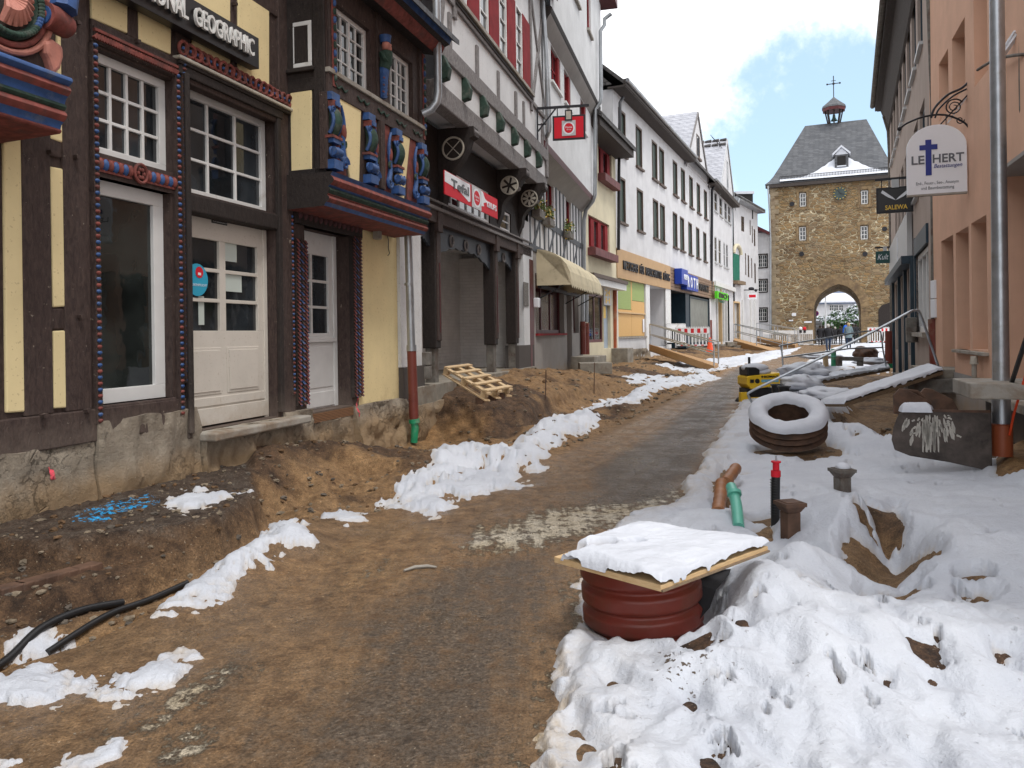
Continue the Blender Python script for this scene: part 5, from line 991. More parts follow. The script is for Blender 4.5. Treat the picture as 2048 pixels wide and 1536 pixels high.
t, m, a, b_, z0, z1, za, sb0 = hsign('hanging_sign', 'red hanging sign with round white and red badge on a black bracket above the awning', FH, 1105, 233, 1171, 278, 'iron', 'signred', 211, 1073)
zz = FH.pt(1073, 283)[1]; m.fb(FH, sb0, sb0+.035, -.025, .025, zz, za+.03); m.fbar(FH, (sb0+.03, zz+.25), (sb0+(a-sb0)*1.2, za-.03), .035, -.015, .015); m.fb(FH, sb0, sb0+(a-sb0)*.6, -.015, .015, (zz+za)/2-.01, (zz+za)/2+.02); m.build('bracket', M['iron'], t)
homedisc(FH, (a+b_)/2, (z0+z1)/2-.02, (b_-a)*.42, (z1-z0)*.62, .04, t); m = MB(); m.fb(FH, (a+b_)/2-.09, (a+b_)/2+.09, .03, .07, z1-.14, z1+.12); m.build('plaque', M['iron'], t); m = MB(); m.fb(FH, (a+b_)/2-.06, (a+b_)/2+.06, .071, .075, z1-.11, z1+.09); m.build('plaque_face', M['beige'], t)
# ================================================================== house D : roughcast house with red windows and awning shop
FC = Fac(.47, 20.1, .257, 1); sC1 = FC.pt(1166, 600)[0]
hD = house('awning_house', FC, 4, 'tall pale roughcast house with dark red windows above an awning shop')
zg = FC.pt(1180, 440)[1]; z1f = 6.45; z2f = 10.1
zS = FC.pt(1130, 560)[1]
sopen = [FC.rc(1074,520,1127,668), FC.rc(1134,560,1143,712), FC.rc(1146,560,1157,672)]; zSt = FC.pt(1100, 545)[1]
zw0 = FC.pt(1074, 667)[1]; ops = [(FC.pt(1071,600)[0], FC.pt(1128,600)[0], zw0, 3.3, .25), (FC.pt(1133,600)[0], FC.pt(1143,600)[0], .35, 3.3, .35), (FC.pt(1146,600)[0], FC.pt(1157,600)[0], zw0, 3.3, .25)]
wall(FC, -.05, sC1, -.5, 3.9, ops, M['grey_w'], hD, 'shop_wall'); 
so_ = [((ops[0][0], ops[0][1]), 3, 'shop window with three dark red frames'), ((ops[2][0], ops[2][1]), 1, None)]
for (a, b_), c, lb in so_: window(FC, a, b_, zw0, 3.3, -.2, hD, c, 1, .10, .09, fm='red2', gm='redglass' if 'redglass' in M else 'glass', label=lb)
b = MB(); b.fb(FC, ops[1][0], ops[1][1], -.33, -.28, .35, 3.3); b.build('door', M['red2'], hD)
b = MB(); b.fb(FC, 0, .42, -.05, .02, zw0-1.1, 3.6); b.build('red_post', M['red2'], hD); b = MB(); b.fb(FC, .36, .60, .02, .16, FC.pt(1066,615)[1], FC.pt(1066,596)[1]); b.build('meter_box', M['signwhite'], hD, bev=.02)
b = MB(); b.fb(FC, ops[0][0]-.05, ops[0][1]+.1, -.05, .08, zw0-.06, zw0); b.build('window_sill', M['cpink2'] if 'cpink2' in M else M['red'], hD)
# half-timbered storey under the upper jetty
wf = [(FC.rc(1074,395,1083,450)), ]; wz0 = FC.pt(1110,445)[1]-.45; Wt = []
for u0, u1 in ((1073,1084),(1092,1108),(1132,1142)): Wt.append((FC.pt(u0,430)[0], FC.pt(u1,430)[0], 5.0, 6.35))
wall(FC, -.02, sC1, 3.9, 6.75, [(*w, .12) for w in Wt], M['white'], hD, 'half_timber_wall')
for w in Wt: window(FC, *w, -.12, hD, 2, 1, .07, .05, fm='red')
tf = MB(); r = random.Random(4)
for z in (3.95, 4.85, 6.5): tf.fb(FC, 0, sC1, -.01, r.uniform(.02,.03), z-.09, z+.09)
for k in range(15): s = .15+k*(sC1-.3)/14; tf.fb(FC, s-.07, s+.07, -.01, r.uniform(.014,.026), 3.9, 6.6) if not any(w[0]-.05 < s < w[1]+.05 for w in Wt) else tf.fb(FC, s-.06, s+.06, -.01, .015, 3.9, 4.9)
for k in range(4): s = .5+k*2.1; tf.fbar(FC, (s, 4.0), (s+.9, 4.8), .12, -.01, .018)
tf.build('timber_frame', M['petrol2'], hD)
def jet(F0, sa, sb, z, off, mat, parent, prev=0, name='jetty_moulding'):
    b = MB(); b.fprof(F0, sa, sb, [(prev-.05, z-.55), (prev+.02, z-.5), (off*.75, z-.22), (off, z-.16), (off+.03, z-.06), (off+.04, z), (off, z+.04), (prev-.1, z+.04)], [1,1,1,0,0,0,0]); return b.build(name, mat, parent, smooth=True)
jet(FC, -.02, sC1+.05, z1f+.2, .45, [M['red2'], M['grey_w']], hD)
FC1 = Fac(*FC.P(0, .45, 0)[:2], .257, 1); se = FC1.pt(1190, 395)[0]
Ww = []
for (u0, v0, u1, v1) in ((1102,66,1121,196),(1128,118,1141,230),(1160,172,1171,262)): a = FC1.pt(u0, 150)[0]; b_ = FC1.pt(u1, 150)[0]; Ww.append((a, b_, FC1.pt(u1, v1)[1]-.05, FC1.pt(u0, v0)[1]-.5))
zt3 = FC1.pt(1104, 92)[1]; zb3 = FC1.pt(1121, 190)[1]; Ww = [(a, b_, zb3, zt3) for a, b_, _, _ in Ww]
wall(FC1, -.02, se, z1f+.2, z2f-.05, [(*w, .13, 0) for w in Ww], M['rough'], hD, 'upper_wall')
for w in Ww:
    window(FC1, *w, -.12, hD, 2, 2, .07, .05, fm='red', label=None); b = MB(); b.fb(FC1, w[0]-.05, w[1]+.05, -.02, .07, w[2]-.06, w[2]); b.build('window_sill', M['wframe'], hD); b = MB(); b.fb(FC1, w[1]-.30, w[1]-.02, -.11, -.02, w[2], w[3]); b.build('shutter', M['red'], hD)
jet(FC1, -.02, se+.05, z2f, .22, [M['brown2'], M['grey_w']], hD)
FC2 = Fac(*FC1.P(0, .22, 0)[:2], .257, 1); se2 = FC2.pt(1203, 150)[0]
Wx = []
for u0, u1 in ((1144,1158),(1174,1182)): Wx.append((FC2.pt(u0, 60)[0], FC2.pt(u1, 60)[0], FC2.pt(1182, 76)[1], FC2.pt(1182, -60)[1]))
wall(FC2, -.02, se2, z2f, 14.6, [(*w, .13, 0) for w in Wx], M['rough'], hD, 'attic_wall')
for w in Wx: window(FC2, *w, -.12, hD, 1, 2, .07, .05, fm='red'); b = MB(); b.fb(FC2, w[0]-.05, w[1]+.05, -.02, .09, w[2]-.08, w[2]); b.build('window_sill', M['slabst'], hD)
body(FC, 0, sC1, 3.5, 14.5, 7, M['rough'], hD, o=-.4); gable_roof(FC2, -.1, se2+.3, 14.9, 8, 4, M['red2'], hD, over=.5)
b = MB(); b.fb(FC2, se2-.4, se2+.5, -2, .6, FC2.pt(1205,22)[1], 15.6); b.build('red_dormer', M['red2'], hD)
# rain pipes at house joints
def pxpipe(pts, Y, r, label, mat='zinc', name='rain_pipe', grp=None):
    b = MB(); b.tube([PY(u, v, y) for u, v, y in pts], r, 10); o = b.build(name, M[mat], None, smooth=True); return tag(o, label, 'drainpipe', grp)
pxpipe([(1083,-40,19.9),(1093,120,19.9),(1099,250,19.9),(1098,262,19.9),(1094,272,20.2)], 0, .06, 'zinc rain pipe at the joint above the red hanging sign')
pxpipe([(1222,28,28.2),(1209,38,28.2),(1209,50,28.2),(1201,62,28.2),(1202,195,28),(1200,206,28),(1191,218,28),(1190,390,28),(1186,402,28),(1172,420,28.3),(1168,440,28.3),(1168,640,28.3)], 0, .07, 'long crooked zinc rain pipe between the red-windowed house and the cream house')
for i, (u, y) in enumerate(((1165.5, 27.9), (1173, 28.3))):
    t = thing('standpipe', ('left' if i == 0 else 'right')+' one of the pair of grey and red-brown pipes right of the awning shop', 'pipe', tuple(PY(u+1, 708, y)), 'pair of pipes by the awning shop')
    b = MB(); b.tube([PY(u, 588, y), PY(u, 645, y)], .07, 10); b.build('zinc_pipe', M['zinc'], t, smooth=True); b = MB(); b.tube([PY(u, 643+i*3, y), PY(u+1, 709, y)], .10, 10); b.tube([PY(u+.2, 652+i*12, y), PY(u+.2, 654+i*12, y)], .12, 10); b.build('brown_pipe', M['pipebrown'], t, smooth=True)
# awning
aw = thing('awning', 'cream scalloped cloth awning over the shop with red frames', 'awning', tuple(FC.P(2.5, .5, 3.2)))
def awn(F, s0, s1, zt, zb, out, parent, nb=4, n=24):
    b = MB(); cols = []
    for i in range(n+1):
        s = s0+(s1-s0)*i/n; c = []
        for k in range(7): t = k/6; c.append(F.P(s, out*math.sin(t*math.pi/2), zb+(zt-zb)*(math.cos(t*math.pi/2))))
        sc = abs(math.sin(i/n*math.pi*n/2)); c.append(F.P(s, out+.01, zb-.14-.09*(i % 2))); cols.append(c)
    base = len(b.v)
    for c in cols: b.v += c
    m = 8
    for i in range(n):
        for k in range(m-1): b.f.append([base+i*m+k, base+(i+1)*m+k, base+(i+1)*m+k+1, base+i*m+k+1]); b.m.append(0)
    for e in (0, n): b.f.append([base+e*m+k for k in range(m)]+[]); b.m.append(0); 
    for i in range(n): pass
    for e in (0, n): b.add([F.P(s0+(s1-s0)*e/n, 0, zt), F.P(s0+(s1-s0)*e/n, 0, zb-.14), F.P(s0+(s1-s0)*e/n, out, zb-.14), F.P(s0+(s1-s0)*e/n, out*.7, zb+(zt-zb)*.7)], [(0,1,2,3)])
    return b.build('awning_cloth', M['awn'], parent)
awn(FC, .9, 4.9, 3.95, 3.1, .95, aw); awn(FC, 4.95, 7.4, 3.9, 3.15, .9, aw, n=14)
b = MB(); b.fb(FC, .92, 7.35, .02, .12, 2.9, 3.0); 
for s in (.95, 4.9, 7.3): b.rod(FC.P(s, .05, 2.6), FC.P(s, .9, 3.05), .03)
b.build('awning_frame', M['iron'], aw)
# flower boxes
for i, (u, v) in enumerate(((1078, 418), (1098, 435), (1138, 462))):
    s, z = FC.pt(u, v, .15); t = thing('flower_box', ('leftmost', 'middle', 'rightmost')[i]+' of three window flower boxes with faded yellow flowers on the half-timbered storey', 'flower box', tuple(FC.P(s, .15, z-.25)), 'flower boxes under the half-timbered windows')
    b = MB(); b.fb(FC, s-.35, s+.35, .03, .25, z-.25, z-.05); b.build('box', M['castg'], t, bev=.01); r = random.Random(i); b = MB()
    for k in range(150):
        p = FC.P(s+r.gauss(0, .18), .14+r.gauss(0, .07), z+.10+r.gauss(0, .13)); d = Vector((r.uniform(-1,1), r.uniform(-1,1), r.uniform(-1,1))).normalized()*.05; e = Vector((r.uniform(-1,1), r.uniform(-1,1), r.uniform(-1,1))).normalized()*.04; b.add([p-d, p+e, p+d, p-e], [(0,1,2,3)], 1 if k % 4 == 0 else 0)
    b.build('flowers', [M['leafy'], M['petal']], t)
# ================================================================== house E : cream house with red windows and bakery door
FD = Fac(2.6, 28.4, .385, 1); sD1 = FD.pt(1233, 500)[0]
hE = house('cream_house', FD, 2, 'narrow cream house with two rows of dark red windows and a blue-grey door')
zr = FD.pt(1200, 505)[1]; Wd = [(FD.pt(1177,480)[0], FD.pt(1219,480)[0], FD.pt(1219,508)[1]-.02, FD.pt(1219,453)[1]+.05), (FD.pt(1197,330)[0], FD.pt(1223,330)[0], FD.pt(1223,365)[1], FD.pt(1223,310)[1])]
zc1 = FD.pt(1235,566)[1]; Wq = (FD.pt(1176,640)[0], FD.pt(1207,640)[0], FD.pt(1207,684)[1], FD.pt(1207,590)[1]); Dq = (FD.pt(1207,640)[0]+.02, FD.pt(1221,640)[0], FD.pt(1221,696)[1], Wq[3]+.05)
wall(FD, 0, sD1, -.4, 9.6, [(*Wd[0], .15), (*Wd[1], .15), (*Wq, .12), (*Dq, .2)], M['cream'], hE); body(FD, 0, sD1, -.4, 9.6, 7, M['cream'], hE); gable_roof(FD, -.2, sD1+.2, 9.6, 7.5, 3, M['rooft'], hE, over=.9)
b = MB(); b.fb(FD, -.1, sD1+.1, -.2, .8, 9.25, 9.62); b.build('eaves_box', M['eave'], hE)
window(FD, *Wd[0], -.14, hE, 3, 1, .10, .12, fm='red'); window(FD, *Wd[1], -.14, hE, 2, 1, .10, .12, fm='red'); window(FD, *Wq, -.11, hE, 2, 1, .12, .12, fm='red2', gm='glass')
for w in Wd:
    n = 3 if w is Wd[0] else 2
    for k in range(n): a = w[0]+(w[1]-w[0])*(k+.5)/n; b = MB(); b.fb(FD, a-.02, a+(w[1]-w[0])/n*.40, -.13, -.05, w[2]+.1, w[3]-.1); b.build('shutter', M['red'], hE)
for w in Wd: 
    t = thing('window_box', 'empty dark red window box under the '+('lower' if w is Wd[0] else 'upper')+' red windows of the cream house', 'window box', tuple(FD.P((w[0]+w[1])/2, .15, w[2]-.3))); b = MB(); b.fb(FD, w[0]-.15, w[1]+.25, .0, .32, w[2]-.34, w[2]-.04); b.fb(FD, w[0]-.1, w[1]+.2, .05, .27, w[2]-.04, w[2]-.02); b.build('box', pm('box_red'+str(round(w[2])), (.14,.045,.045), .7, .3, 4), t, bev=.015)
b = MB(); b.fb(FD, Dq[0], Dq[1], -.18, -.13, Dq[2], Dq[3]); d_ = b.build('door', pm('blue_grey_door', (.30,.36,.43), .5, .08, 3), hE); b = MB(); b.fb(FD, Dq[0]+.08, Dq[1]-.3, -.13, -.12, Dq[2]+1.25, Dq[2]+1.75); b.build('yellow_poster', M['gold'], d_)
b = MB(); b.fb(FD, Dq[0], Dq[1]+.05, -.02, .03, Dq[3]-.45, Dq[3]+.25); pnl = b.build('door_sign', M['signgrey'], hE); text('24', M['gold'], pnl, FD, Dq[0]+.2, Dq[1]-.12, Dq[3]-.08, Dq[3]+.2, .035, .005, bold=.03); text('H', M['gold'], pnl, FD, Dq[0]+.25, Dq[1]-.18, Dq[3]-.38, Dq[3]-.14, .035, .005, bold=.03)
b = MB(); b.fb(FD, -.05, sD1, -.05, .5, zc1-.10, zc1+.04, 1); b.fb(FD, -.05, sD1, -.05, .42, zc1-.36, zc1-.10, 0); b.build('shop_cornice', [M['wframe'], M['trim']], hE)
b = MB(); b.fb(FD, sD1-1.2, sD1-.1, .0, .7, -.4, Dq[2]-.02, 0); b.build('door_step', M['conc'], hE, bev=.015)
b = MB(); s, z = FD.pt(1182, 712, 1.0); b.fb(FD, s-.7, s+.9, .5, 1.3, -.3, z, 0); kt = b.build('concrete_block', M['conc'], None, bev=.02); tag(kt, 'grey concrete block step in the dirt below the cream house window', 'block')
pb = [(1229.5, 572, 33.0), (1229, 700, 33.0)]; pxpipe(pb, 0, .10, 'bright red-brown standpipe between the cream house and the boarded shop', 'pvc', 'standpipe')
# ================================================================== house F : long white house
FE = Fac(4.54, 33.6, .44, 1); sE0 = 0; sEm = FE.pt(1337, 500)[0]; sE1 = FE.pt(1427, 500)[0]
hF = house('long_white_house', FE, 8, 'long white rendered house with narrow dark green shuttered windows and dark eaves')
zev = 12.35; m0_ = MB(); m0_.fb(FE, .0, .04, -1.9, -.01, 4, 12.3); m0_.build('end_wall', M['white'], hF); zband = FE.pt(1330, 540)[1]+.05; ztop_shop = FE.pt(1235, 490)[1]; ztop_shop = 5.35; zbt = 4.05
ups = [(1240,1252),(1275,1284),(1306,1315),(1320,1329)]; lw = [(1237,1251),(1274,1286),(1306,1316),(1320,1329)]
zu0, zu1 = FE.pt(1284, 340)[1], FE.pt(1284, 262)[1]; zl0, zl1 = FE.pt(1286, 465)[1], FE.pt(1286, 385)[1]
opsF = []
for z0, z1, us in ((zu0, zu1, ups+[(1346,1356),(1362,1371),(1378,1387),(1393,1401),(1407,1415)]), (zl0, zl1, lw+[(1345,1354),(1359,1368),(1375,1384),(1391,1398),(1405,1412)])):
    for u0, u1 in us: a = FE.pt(u0, 420)[0]; b_ = FE.pt(u1, 420)[0]; m = (a+b_)/2; w = 1.15 if m < sEm else 1.2; opsF.append((m-w/2, m+w/2, z0, z1, .18))
wall(FE, 0, sE1, ztop_shop, zev, opsF, M['white'], hF); 
sh0, sh1 = FE.pt(1236,600)[0], FE.pt(1290,600)[0]; dr0, dr1 = FE.pt(1298,600)[0], FE.pt(1330,600)[0]; rs0, rs1 = FE.pt(1340,600)[0], FE.pt(1419,600)[0]; zk0 = FE.pt(1290, 672)[1]
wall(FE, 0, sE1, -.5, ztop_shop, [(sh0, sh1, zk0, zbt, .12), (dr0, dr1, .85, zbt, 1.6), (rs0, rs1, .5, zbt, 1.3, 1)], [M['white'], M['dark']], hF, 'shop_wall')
body(FE, 0, sE1, -.5, zev, 9, M['white'], hF, o=-1.8)
for a, b_, z0, z1, _ in opsF:
    w = window(FE, a+.03, b_-.03, z0+.03, z1-.03, -.17, hF, 1, 2, .07, .05, fm='wframe')
    m = MB(); m.fb(FE, a-.04, a+.05, -.06, .012, z0, z1); m.fb(FE, b_-.05, b_+.04, -.06, .012, z0, z1); m.fb(FE, a-.04, b_+.04, -.06, .014, z1-.05, z1+.05); m.build('trim', M['trim'], w)
    m = MB(); m.fb(FE, a-.12, b_+.12, -.05, .12, z0-.10, z0); m.build('sill', M['trim'], w)
    m = MB(); m.fb(FE, b_-.62, b_-.05, -.16, -.08, z0+.02, z1-.05); m.build('shutter', M['green'], w)
# boarded window
bw = MB(); m_ = (sh0+sh1)/2; zm = zk0+(zbt-zk0)*.42; zg_ = zbt-1.25; bd = []
for (a, b_, z0, z1, mt) in ((sh0, m_, zk0, zm, 'ply'), (m_, sh1, zk0, zm-.04, 'ply'), (sh0, m_, zm, zg_-.1, 'ply'), (m_, sh1, zm-.02, zg_+.35, 'ply'), (sh0, m_-.12, zg_-.1, zbt, 'osb'), (m_+.1, sh1, zg_+.35, zbt, 'osb'), (m_-.12, m_+.1, zg_-.1, zbt, 'ply')):
    bx = MB(); bx.fb(FE, a+.01, b_-.01, -.10, -.05+rnd.uniform(0, .02), z0+.01, z1-.01); bx.build('boarding', M[mt], hF)
bx = MB(); bx.fb(FE, sh0, sh1, -.05, .02, zm-.03, zm+.04); bx.build('boarding_batten', M['pine'], hF); bx = MB(); bx.fb(FE, sh1-.45, sh1-.15, -.02, -.01, zm-.9, zm-.25); bx.build('paper_notice', M['signwhite'], hF)
bx = MB(); bx.fb(FE, sh0-.1, sh1+.1, -.05, .06, zk0-.08, zk0); bx.build('window_sill', M['slabst'], hF)
plinth(FE, 0, sh1+.8, zk0-.6, hF, 'plinth', .03, .05, -.5, seed=21, ns=40); 
for a, b_ in ((0, .25), (sh1+.02, dr0), (dr1, rs0)): bx = MB(); bx.fb(FE, a, b_, -.1, .05, .7, zbt); bx.build('white_pilaster', M['wframe'], hF, bev=.02)
bx = MB(); bx.fb(FE, dr0+.3, dr1+.6, -1.55, -1.45, .6, zbt); bx.build('entrance_panel', M['grey_w'], hF)
# fascias
bx = MB(); bx.fb(FE, .02, sEm-.02, .0, .10, zbt, ztop_shop); fas = bx.build('fascia_board', M['ochre'], hF)
text('METZGEREI  FÜR  RAUSCHMITTEL  KÖNIG', M['iron'], fas, FE, .9, sEm-.4, zbt+.42, ztop_shop-.38, .11, .05, bold=.006)
bx = MB(); 
for k in range(7): z = zbt+(ztop_shop-zbt)*k/7; bx.fb(FE, sEm, sE1-.1, .0, .09+.008*(k % 2), z+.01, z+(ztop_shop-zbt)/7-.012)
fas2 = bx.build('fascia_boards', pm('oiled_wood', (.22,.14,.09), .6, .2, 3), hF)
q0, q1 = FE.pt(1343, 600)[0], FE.pt(1382, 600)[0]; rt = thing('shop_sign', 'blue box letters sign reading ALBERT ROTH over the glazed shop', 'sign', tuple(FE.P(q0+1, .4, zbt+.3)))
sp = q0+(q1-q0)*.36; bx = MB(); bx.fb(FE, q0+.3, sp, .12, .55, zbt+.35, ztop_shop-.05); bx.build('box', M['rblue'], rt, bev=.02); text('ALBERT', M['signwhite'], rt, FE, q0+.8, sp-.1, zbt+.65, zbt+.95, .56, .02, bold=.02)
for k, ch in enumerate('ROTH'): a = sp+(q1-sp)*(k/4)+.03; e = sp+(q1-sp)*((k+1)/4)-.05; bx = MB(); bx.fb(FE, a, e, .12, .48, zbt+.12, ztop_shop-.22); bk = bx.build('letter_box', M['rblue'], rt, bev=.02); text(ch, M['signwhite'], bk, FE, a+.15, e-.15, zbt+.28, ztop_shop-.38, .49, .02, bold=.03)
text('LESMARKT', M['iron'], fas2, FE, FE.pt(1387, 580)[0], FE.pt(1414, 590)[0], zbt+.35, ztop_shop-.45, .12, .04, bold=.01)
gx0 = FE.pt(1382, 600)[0]; bx = MB(); bx.fb(FE, rs0, gx0-1.2, -1.28, -1.2, .7, zbt-.4, 0); bx.build('shop_glass', M['glass2'], hF); bx = MB(); bx.fb(FE, gx0-1.3, gx0-.1, -1.2, -.1, .6, zbt, 0); bx.build('blue_pillar', M['petrol'], hF)
window(FE, gx0, rs1, .8, zbt-.1, -.12, hF, 1, 1, .14, .03, fm='petrol', gm='grglass' if 'grglass' in M else 'curtain', label='shop window papered grey inside')
# eaves, roof, dormer gable
eF = MB(); sG0 = FE.pt(1372, 305)[0]; sG1 = FE.pt(1413, 355)[0]; ov = .6
for a, b_ in ((-.1, sG0-.1), (sG1+.0, sE1+.1)):
    eF.fb(FE, a, b_, -.2, ov, zev-.05, zev+.03, 0); eF.fb(FE, a, b_, ov-.08, ov+.03, zev-.0, zev+.28, 0); eF.tube([FE.P(a, ov+.09, zev+.22), FE.P(b_, ov+.09, zev+.22)], .09, 8, 1)
eF.build('eaves', [M['eave'], M['zinc']], hF)
gable_roof(FE, -.1, sE1+.1, zev+.12, 9.6, 4.6, M['rooft'], hF, over=ov)
# gable dormer
gz1 = FE.pt(1396, 235)[1]; gm_ = (sG0+sG1)/2+.1; gd = MB(); zgb = zev-.1
gd.fpoly(FE, [(sG0-.3, zgb), (sG1+.4, zgb), (gm_, gz1)], -.4, .06); gab = gd.build('gable', M['white'], hF)
for e, sx in ((-1, sG0-.65), (1, sG1+.7)):
    rb = MB(); p = [FE.P(sx, .10, zgb-.15), FE.P(gm_, .10, gz1+.1), FE.P(gm_, -6, gz1+.1), FE.P(sx, -6, zgb-.15)]
    rb.hexa([*p, *[q+Vector((0,0,.16)) for q in p]]); rb.build('gable_roof', M['snowroof'] if e < 0 else M['rooft'], hF)
    rb = MB(); rb.fbar(FE, (sx, zgb-.2), (gm_, gz1+.15), .24, .09, .14); rb.build('verge_board', M['grey_t'], hF)
aw_ = (gm_-.5, gm_+.6, FE.pt(1396, 318)[1], FE.pt(1396, 268)[1]-.2); window(FE, *aw_, .05, hF, 1, 1, .08, .05, fm='trim', gm='glass', dep=.04, label='tall attic window in the gable')
bx = MB(); bx.fb(FE, gm_-.7, gm_+.8, .05, .2, aw_[2]-.14, aw_[2]); bx.build('window_sill', M['trim'], hF)
pxpipe([(1246,195,33.8),(1240,205,33.5),(1238,330,33.5),(1237,500,33.5)], 0, .07, 'dark rain pipe at the left end of the long white house', 'iron')
pxpipe([(1428,372,56.6),(1424,380,56.6),(1423,560,56.6),(1421,590,56.6)], 0, .10, 'dark rain pipe at the right end of the long white house', 'iron'); pxpipe([(1419,640,56.4),(1420,688,56.4)], 0, .18, 'red-brown standpipe at the right end of the long white house', 'pipebrown', 'standpipe')
# ================================================================== house G : grey-white house with second gable, organic shop
FG = Fac(15.06, 57.5, .44, 1); sG_1 = FG.pt(1465, 500)[0]
hG = house('gabled_white_house', FG, 5, 'white house with pale grey windows and a snowy gable above the green shop sign')
zge = FG.pt(1427, 375)[1]; og = []
for us, (va, vb, uu) in (([(1430,1436),(1440,1446),(1450,1455),(1457,1462)], (386, 424, 1433)), ([(1429,1434),(1437,1442),(1447,1450),(1452,1456)], (474, 525, 1432))):
    z1 = FG.pt(uu, va)[1]; z0 = FG.pt(uu, vb)[1]
    for u0, u1 in us: og.append((FG.pt(u0, 500)[0], FG.pt(u1, 500)[0], z0, z1, .1))
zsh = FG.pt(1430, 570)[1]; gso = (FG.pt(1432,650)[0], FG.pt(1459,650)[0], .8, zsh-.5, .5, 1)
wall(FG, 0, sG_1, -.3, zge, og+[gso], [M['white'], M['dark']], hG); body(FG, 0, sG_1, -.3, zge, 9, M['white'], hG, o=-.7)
for a, b_, z0, z1, _ in og: w = window(FG, a+.02, b_-.02, z0, z1, -.06, hG, 1, 2, .09, .06, fm='signgrey'); m = MB(); m.fb(FG, a-.1, b_+.1, -.02, .1, z0-.12, z0); m.build('sill', M['signgrey'], w)
bx = MB(); bx.fb(FG, 0, sG_1, 0, .25, zsh-.1, zsh+.25); bx.build('shop_cornice', M['wframe'], hG)
for u in (1433, 1441, 1446, 1452): s = FG.pt(u, 600)[0]; bx = MB(); bx.fb(FG, s-.12, s+.12, -.2, .1, .6, zsh-.2); bx.build('shopfront_post', M['wframe'] if u != 1441 else M['pine'], hG)
bt = thing('shop_sign', 'bright green box sign reading BiO over the shop', 'sign', tuple(FG.P(FG.pt(1447,600)[0], .5, zsh-.8)))
s0, s1 = FG.pt(1435,592,.5)[0], FG.pt(1456,592,.5)[0]; z0, z1 = FG.pt(1446, 599, .5)[1], FG.pt(1446, 585, .5)[1]; bx = MB(); bx.fb(FG, s0, s1, .3, .5, z0, z1); bx.build('box', M['bioGreen'], bt); text('BiO', M['signblack'], bt, FG, s0+.6, s1-.5, z0+.08, z1-.08, .51, .02, bold=.04)
text('MARKT', M['teal'], bt, FG, s0+1.2, s1-1, z0-.25, z0-.08, .4, .02)
gable_roof(FG, -.1, sG_1+.1, zge, 9.6, 4, M['rooft'], hG, over=.6); bx = MB(); bx.fb(FG, 0, sG_1+.1, -.2, .65, zge-.12, zge+.18); bx.build('eaves', M['eave'], hG)
zga = FG.pt(1456, 290)[1]; a0 = FG.pt(1440, 352)[0]; a1 = FG.pt(1466, 400)[0]; am = (a0+a1)/2-.1; bx = MB(); bx.fpoly(FG, [(a0-.5, zge), (a1+.3, zge), (am, zga)], -.4, .06); bx.build('gable', M['white'], hG)
for e, sx in ((-1, a0-1.0), (1, a1+.7)):
    rb = MB(); p = [FG.P(sx, .1, zge-.1), FG.P(am, .1, zga+.1), FG.P(am, -6.5, zga+.1), FG.P(sx, -6.5, zge-.1)]; rb.hexa([*p, *[q+Vector((0,0,.18)) for q in p]]); rb.build('gable_roof', M['snowroof'] if e < 0 else M['rooft'], hG); rb = MB(); rb.fbar(FG, (sx, zge-.1), (am, zga+.15), .2, .10, .15); rb.build('verge_board', M['signgrey'], hG)
rb = MB()
sl2 = (zga-zge)/(am-a0+1)
for k in range(10):
    for j in (0, 1): ds_ = .12+.42*j; rb.tube([FG.P(am-ds_, .05-k*.62, zga+.28-sl2*ds_), FG.P(am-ds_, -.45-k*.62, zga+.28-sl2*ds_)], [.17,.12], 8)
rb.build('ridge_tiles', M['rooft'], hG)
window(FG, am-.4, am+.45, zge+1.0, zga-1.6, .06, hG, 1, 1, .12, .05, fm='signgrey', dep=.04)
an = MB(); p = PY(1441, 292, 64); q = PY(1424, 274, 64); an.rod(p, q, .05); an.rod(PY(1439,284,64), PY(1439,294,64), .05)
for t_ in (.1,.3,.5,.7,.9): r_ = p.lerp(q, t_); an.rod(r_+Vector((-.2,0,.25)), r_+Vector((.2,0,-.25)), .03)
tag(an.build('roof_aerial', M['iron'], None), 'thin television aerial on the ridge of the snowy gable', 'aerial')
pxpipe([(1478,397,67.5),(1477,404,67.5),(1466,412,67.5),(1464,420,67.5),(1462,690,67.5)], 0, .10, 'grey rain pipe between the green-sign shop and the last white house')
# ================================================================== house H : last white house on the left
FHh = Fac(19.83, 68.3, .60, 1); sH1 = FHh.pt(1516, 500)[0]; zhe = FHh.pt(1472, 402)[1]
hH = house('end_white_house', FHh, 4, 'last white house on the left with a green shutter and black windows')
oh = []
for (u0, u1, va, vb) in ((1483,1489,432,462),(1500,1502,440,470),(1504,1506,452,486),(1508,1511,458,492)): oh.append((FHh.pt(u0,500)[0], FHh.pt(u1,500)[0], FHh.pt(u0,vb)[1], FHh.pt(u0,va)[1], .1))
for (u0, u1, va, vb) in ((1490,1492,506,550),(1495,1498,510,554),(1502,1504,516,556),(1508,1511,526,566)): oh.append((FHh.pt(u0,500)[0], FHh.pt(u1,500)[0], FHh.pt(u0,vb)[1], FHh.pt(u0,va)[1], .1))
ar = (FHh.pt(1466,560)[0], FHh.pt(1480,560)[0], FHh.pt(1466,560)[1], FHh.pt(1472,508)[1]); oh.append((*ar, .4)); dq = (FHh.pt(1467,640)[0], FHh.pt(1478,640)[0], .7, FHh.pt(1470,606)[1], .3); oh.append(dq)
wall(FHh, 0, sH1, -.3, zhe, oh, M['white'], hH); body(FHh, 0, sH1, -.3, zhe, 8, M['white'], hH, o=-.6)
for w in oh[:8]: window(FHh, w[0]+.02, w[1]-.02, w[2], w[3], -.06, hH, 2, 2, .07, .06, fm='trim')
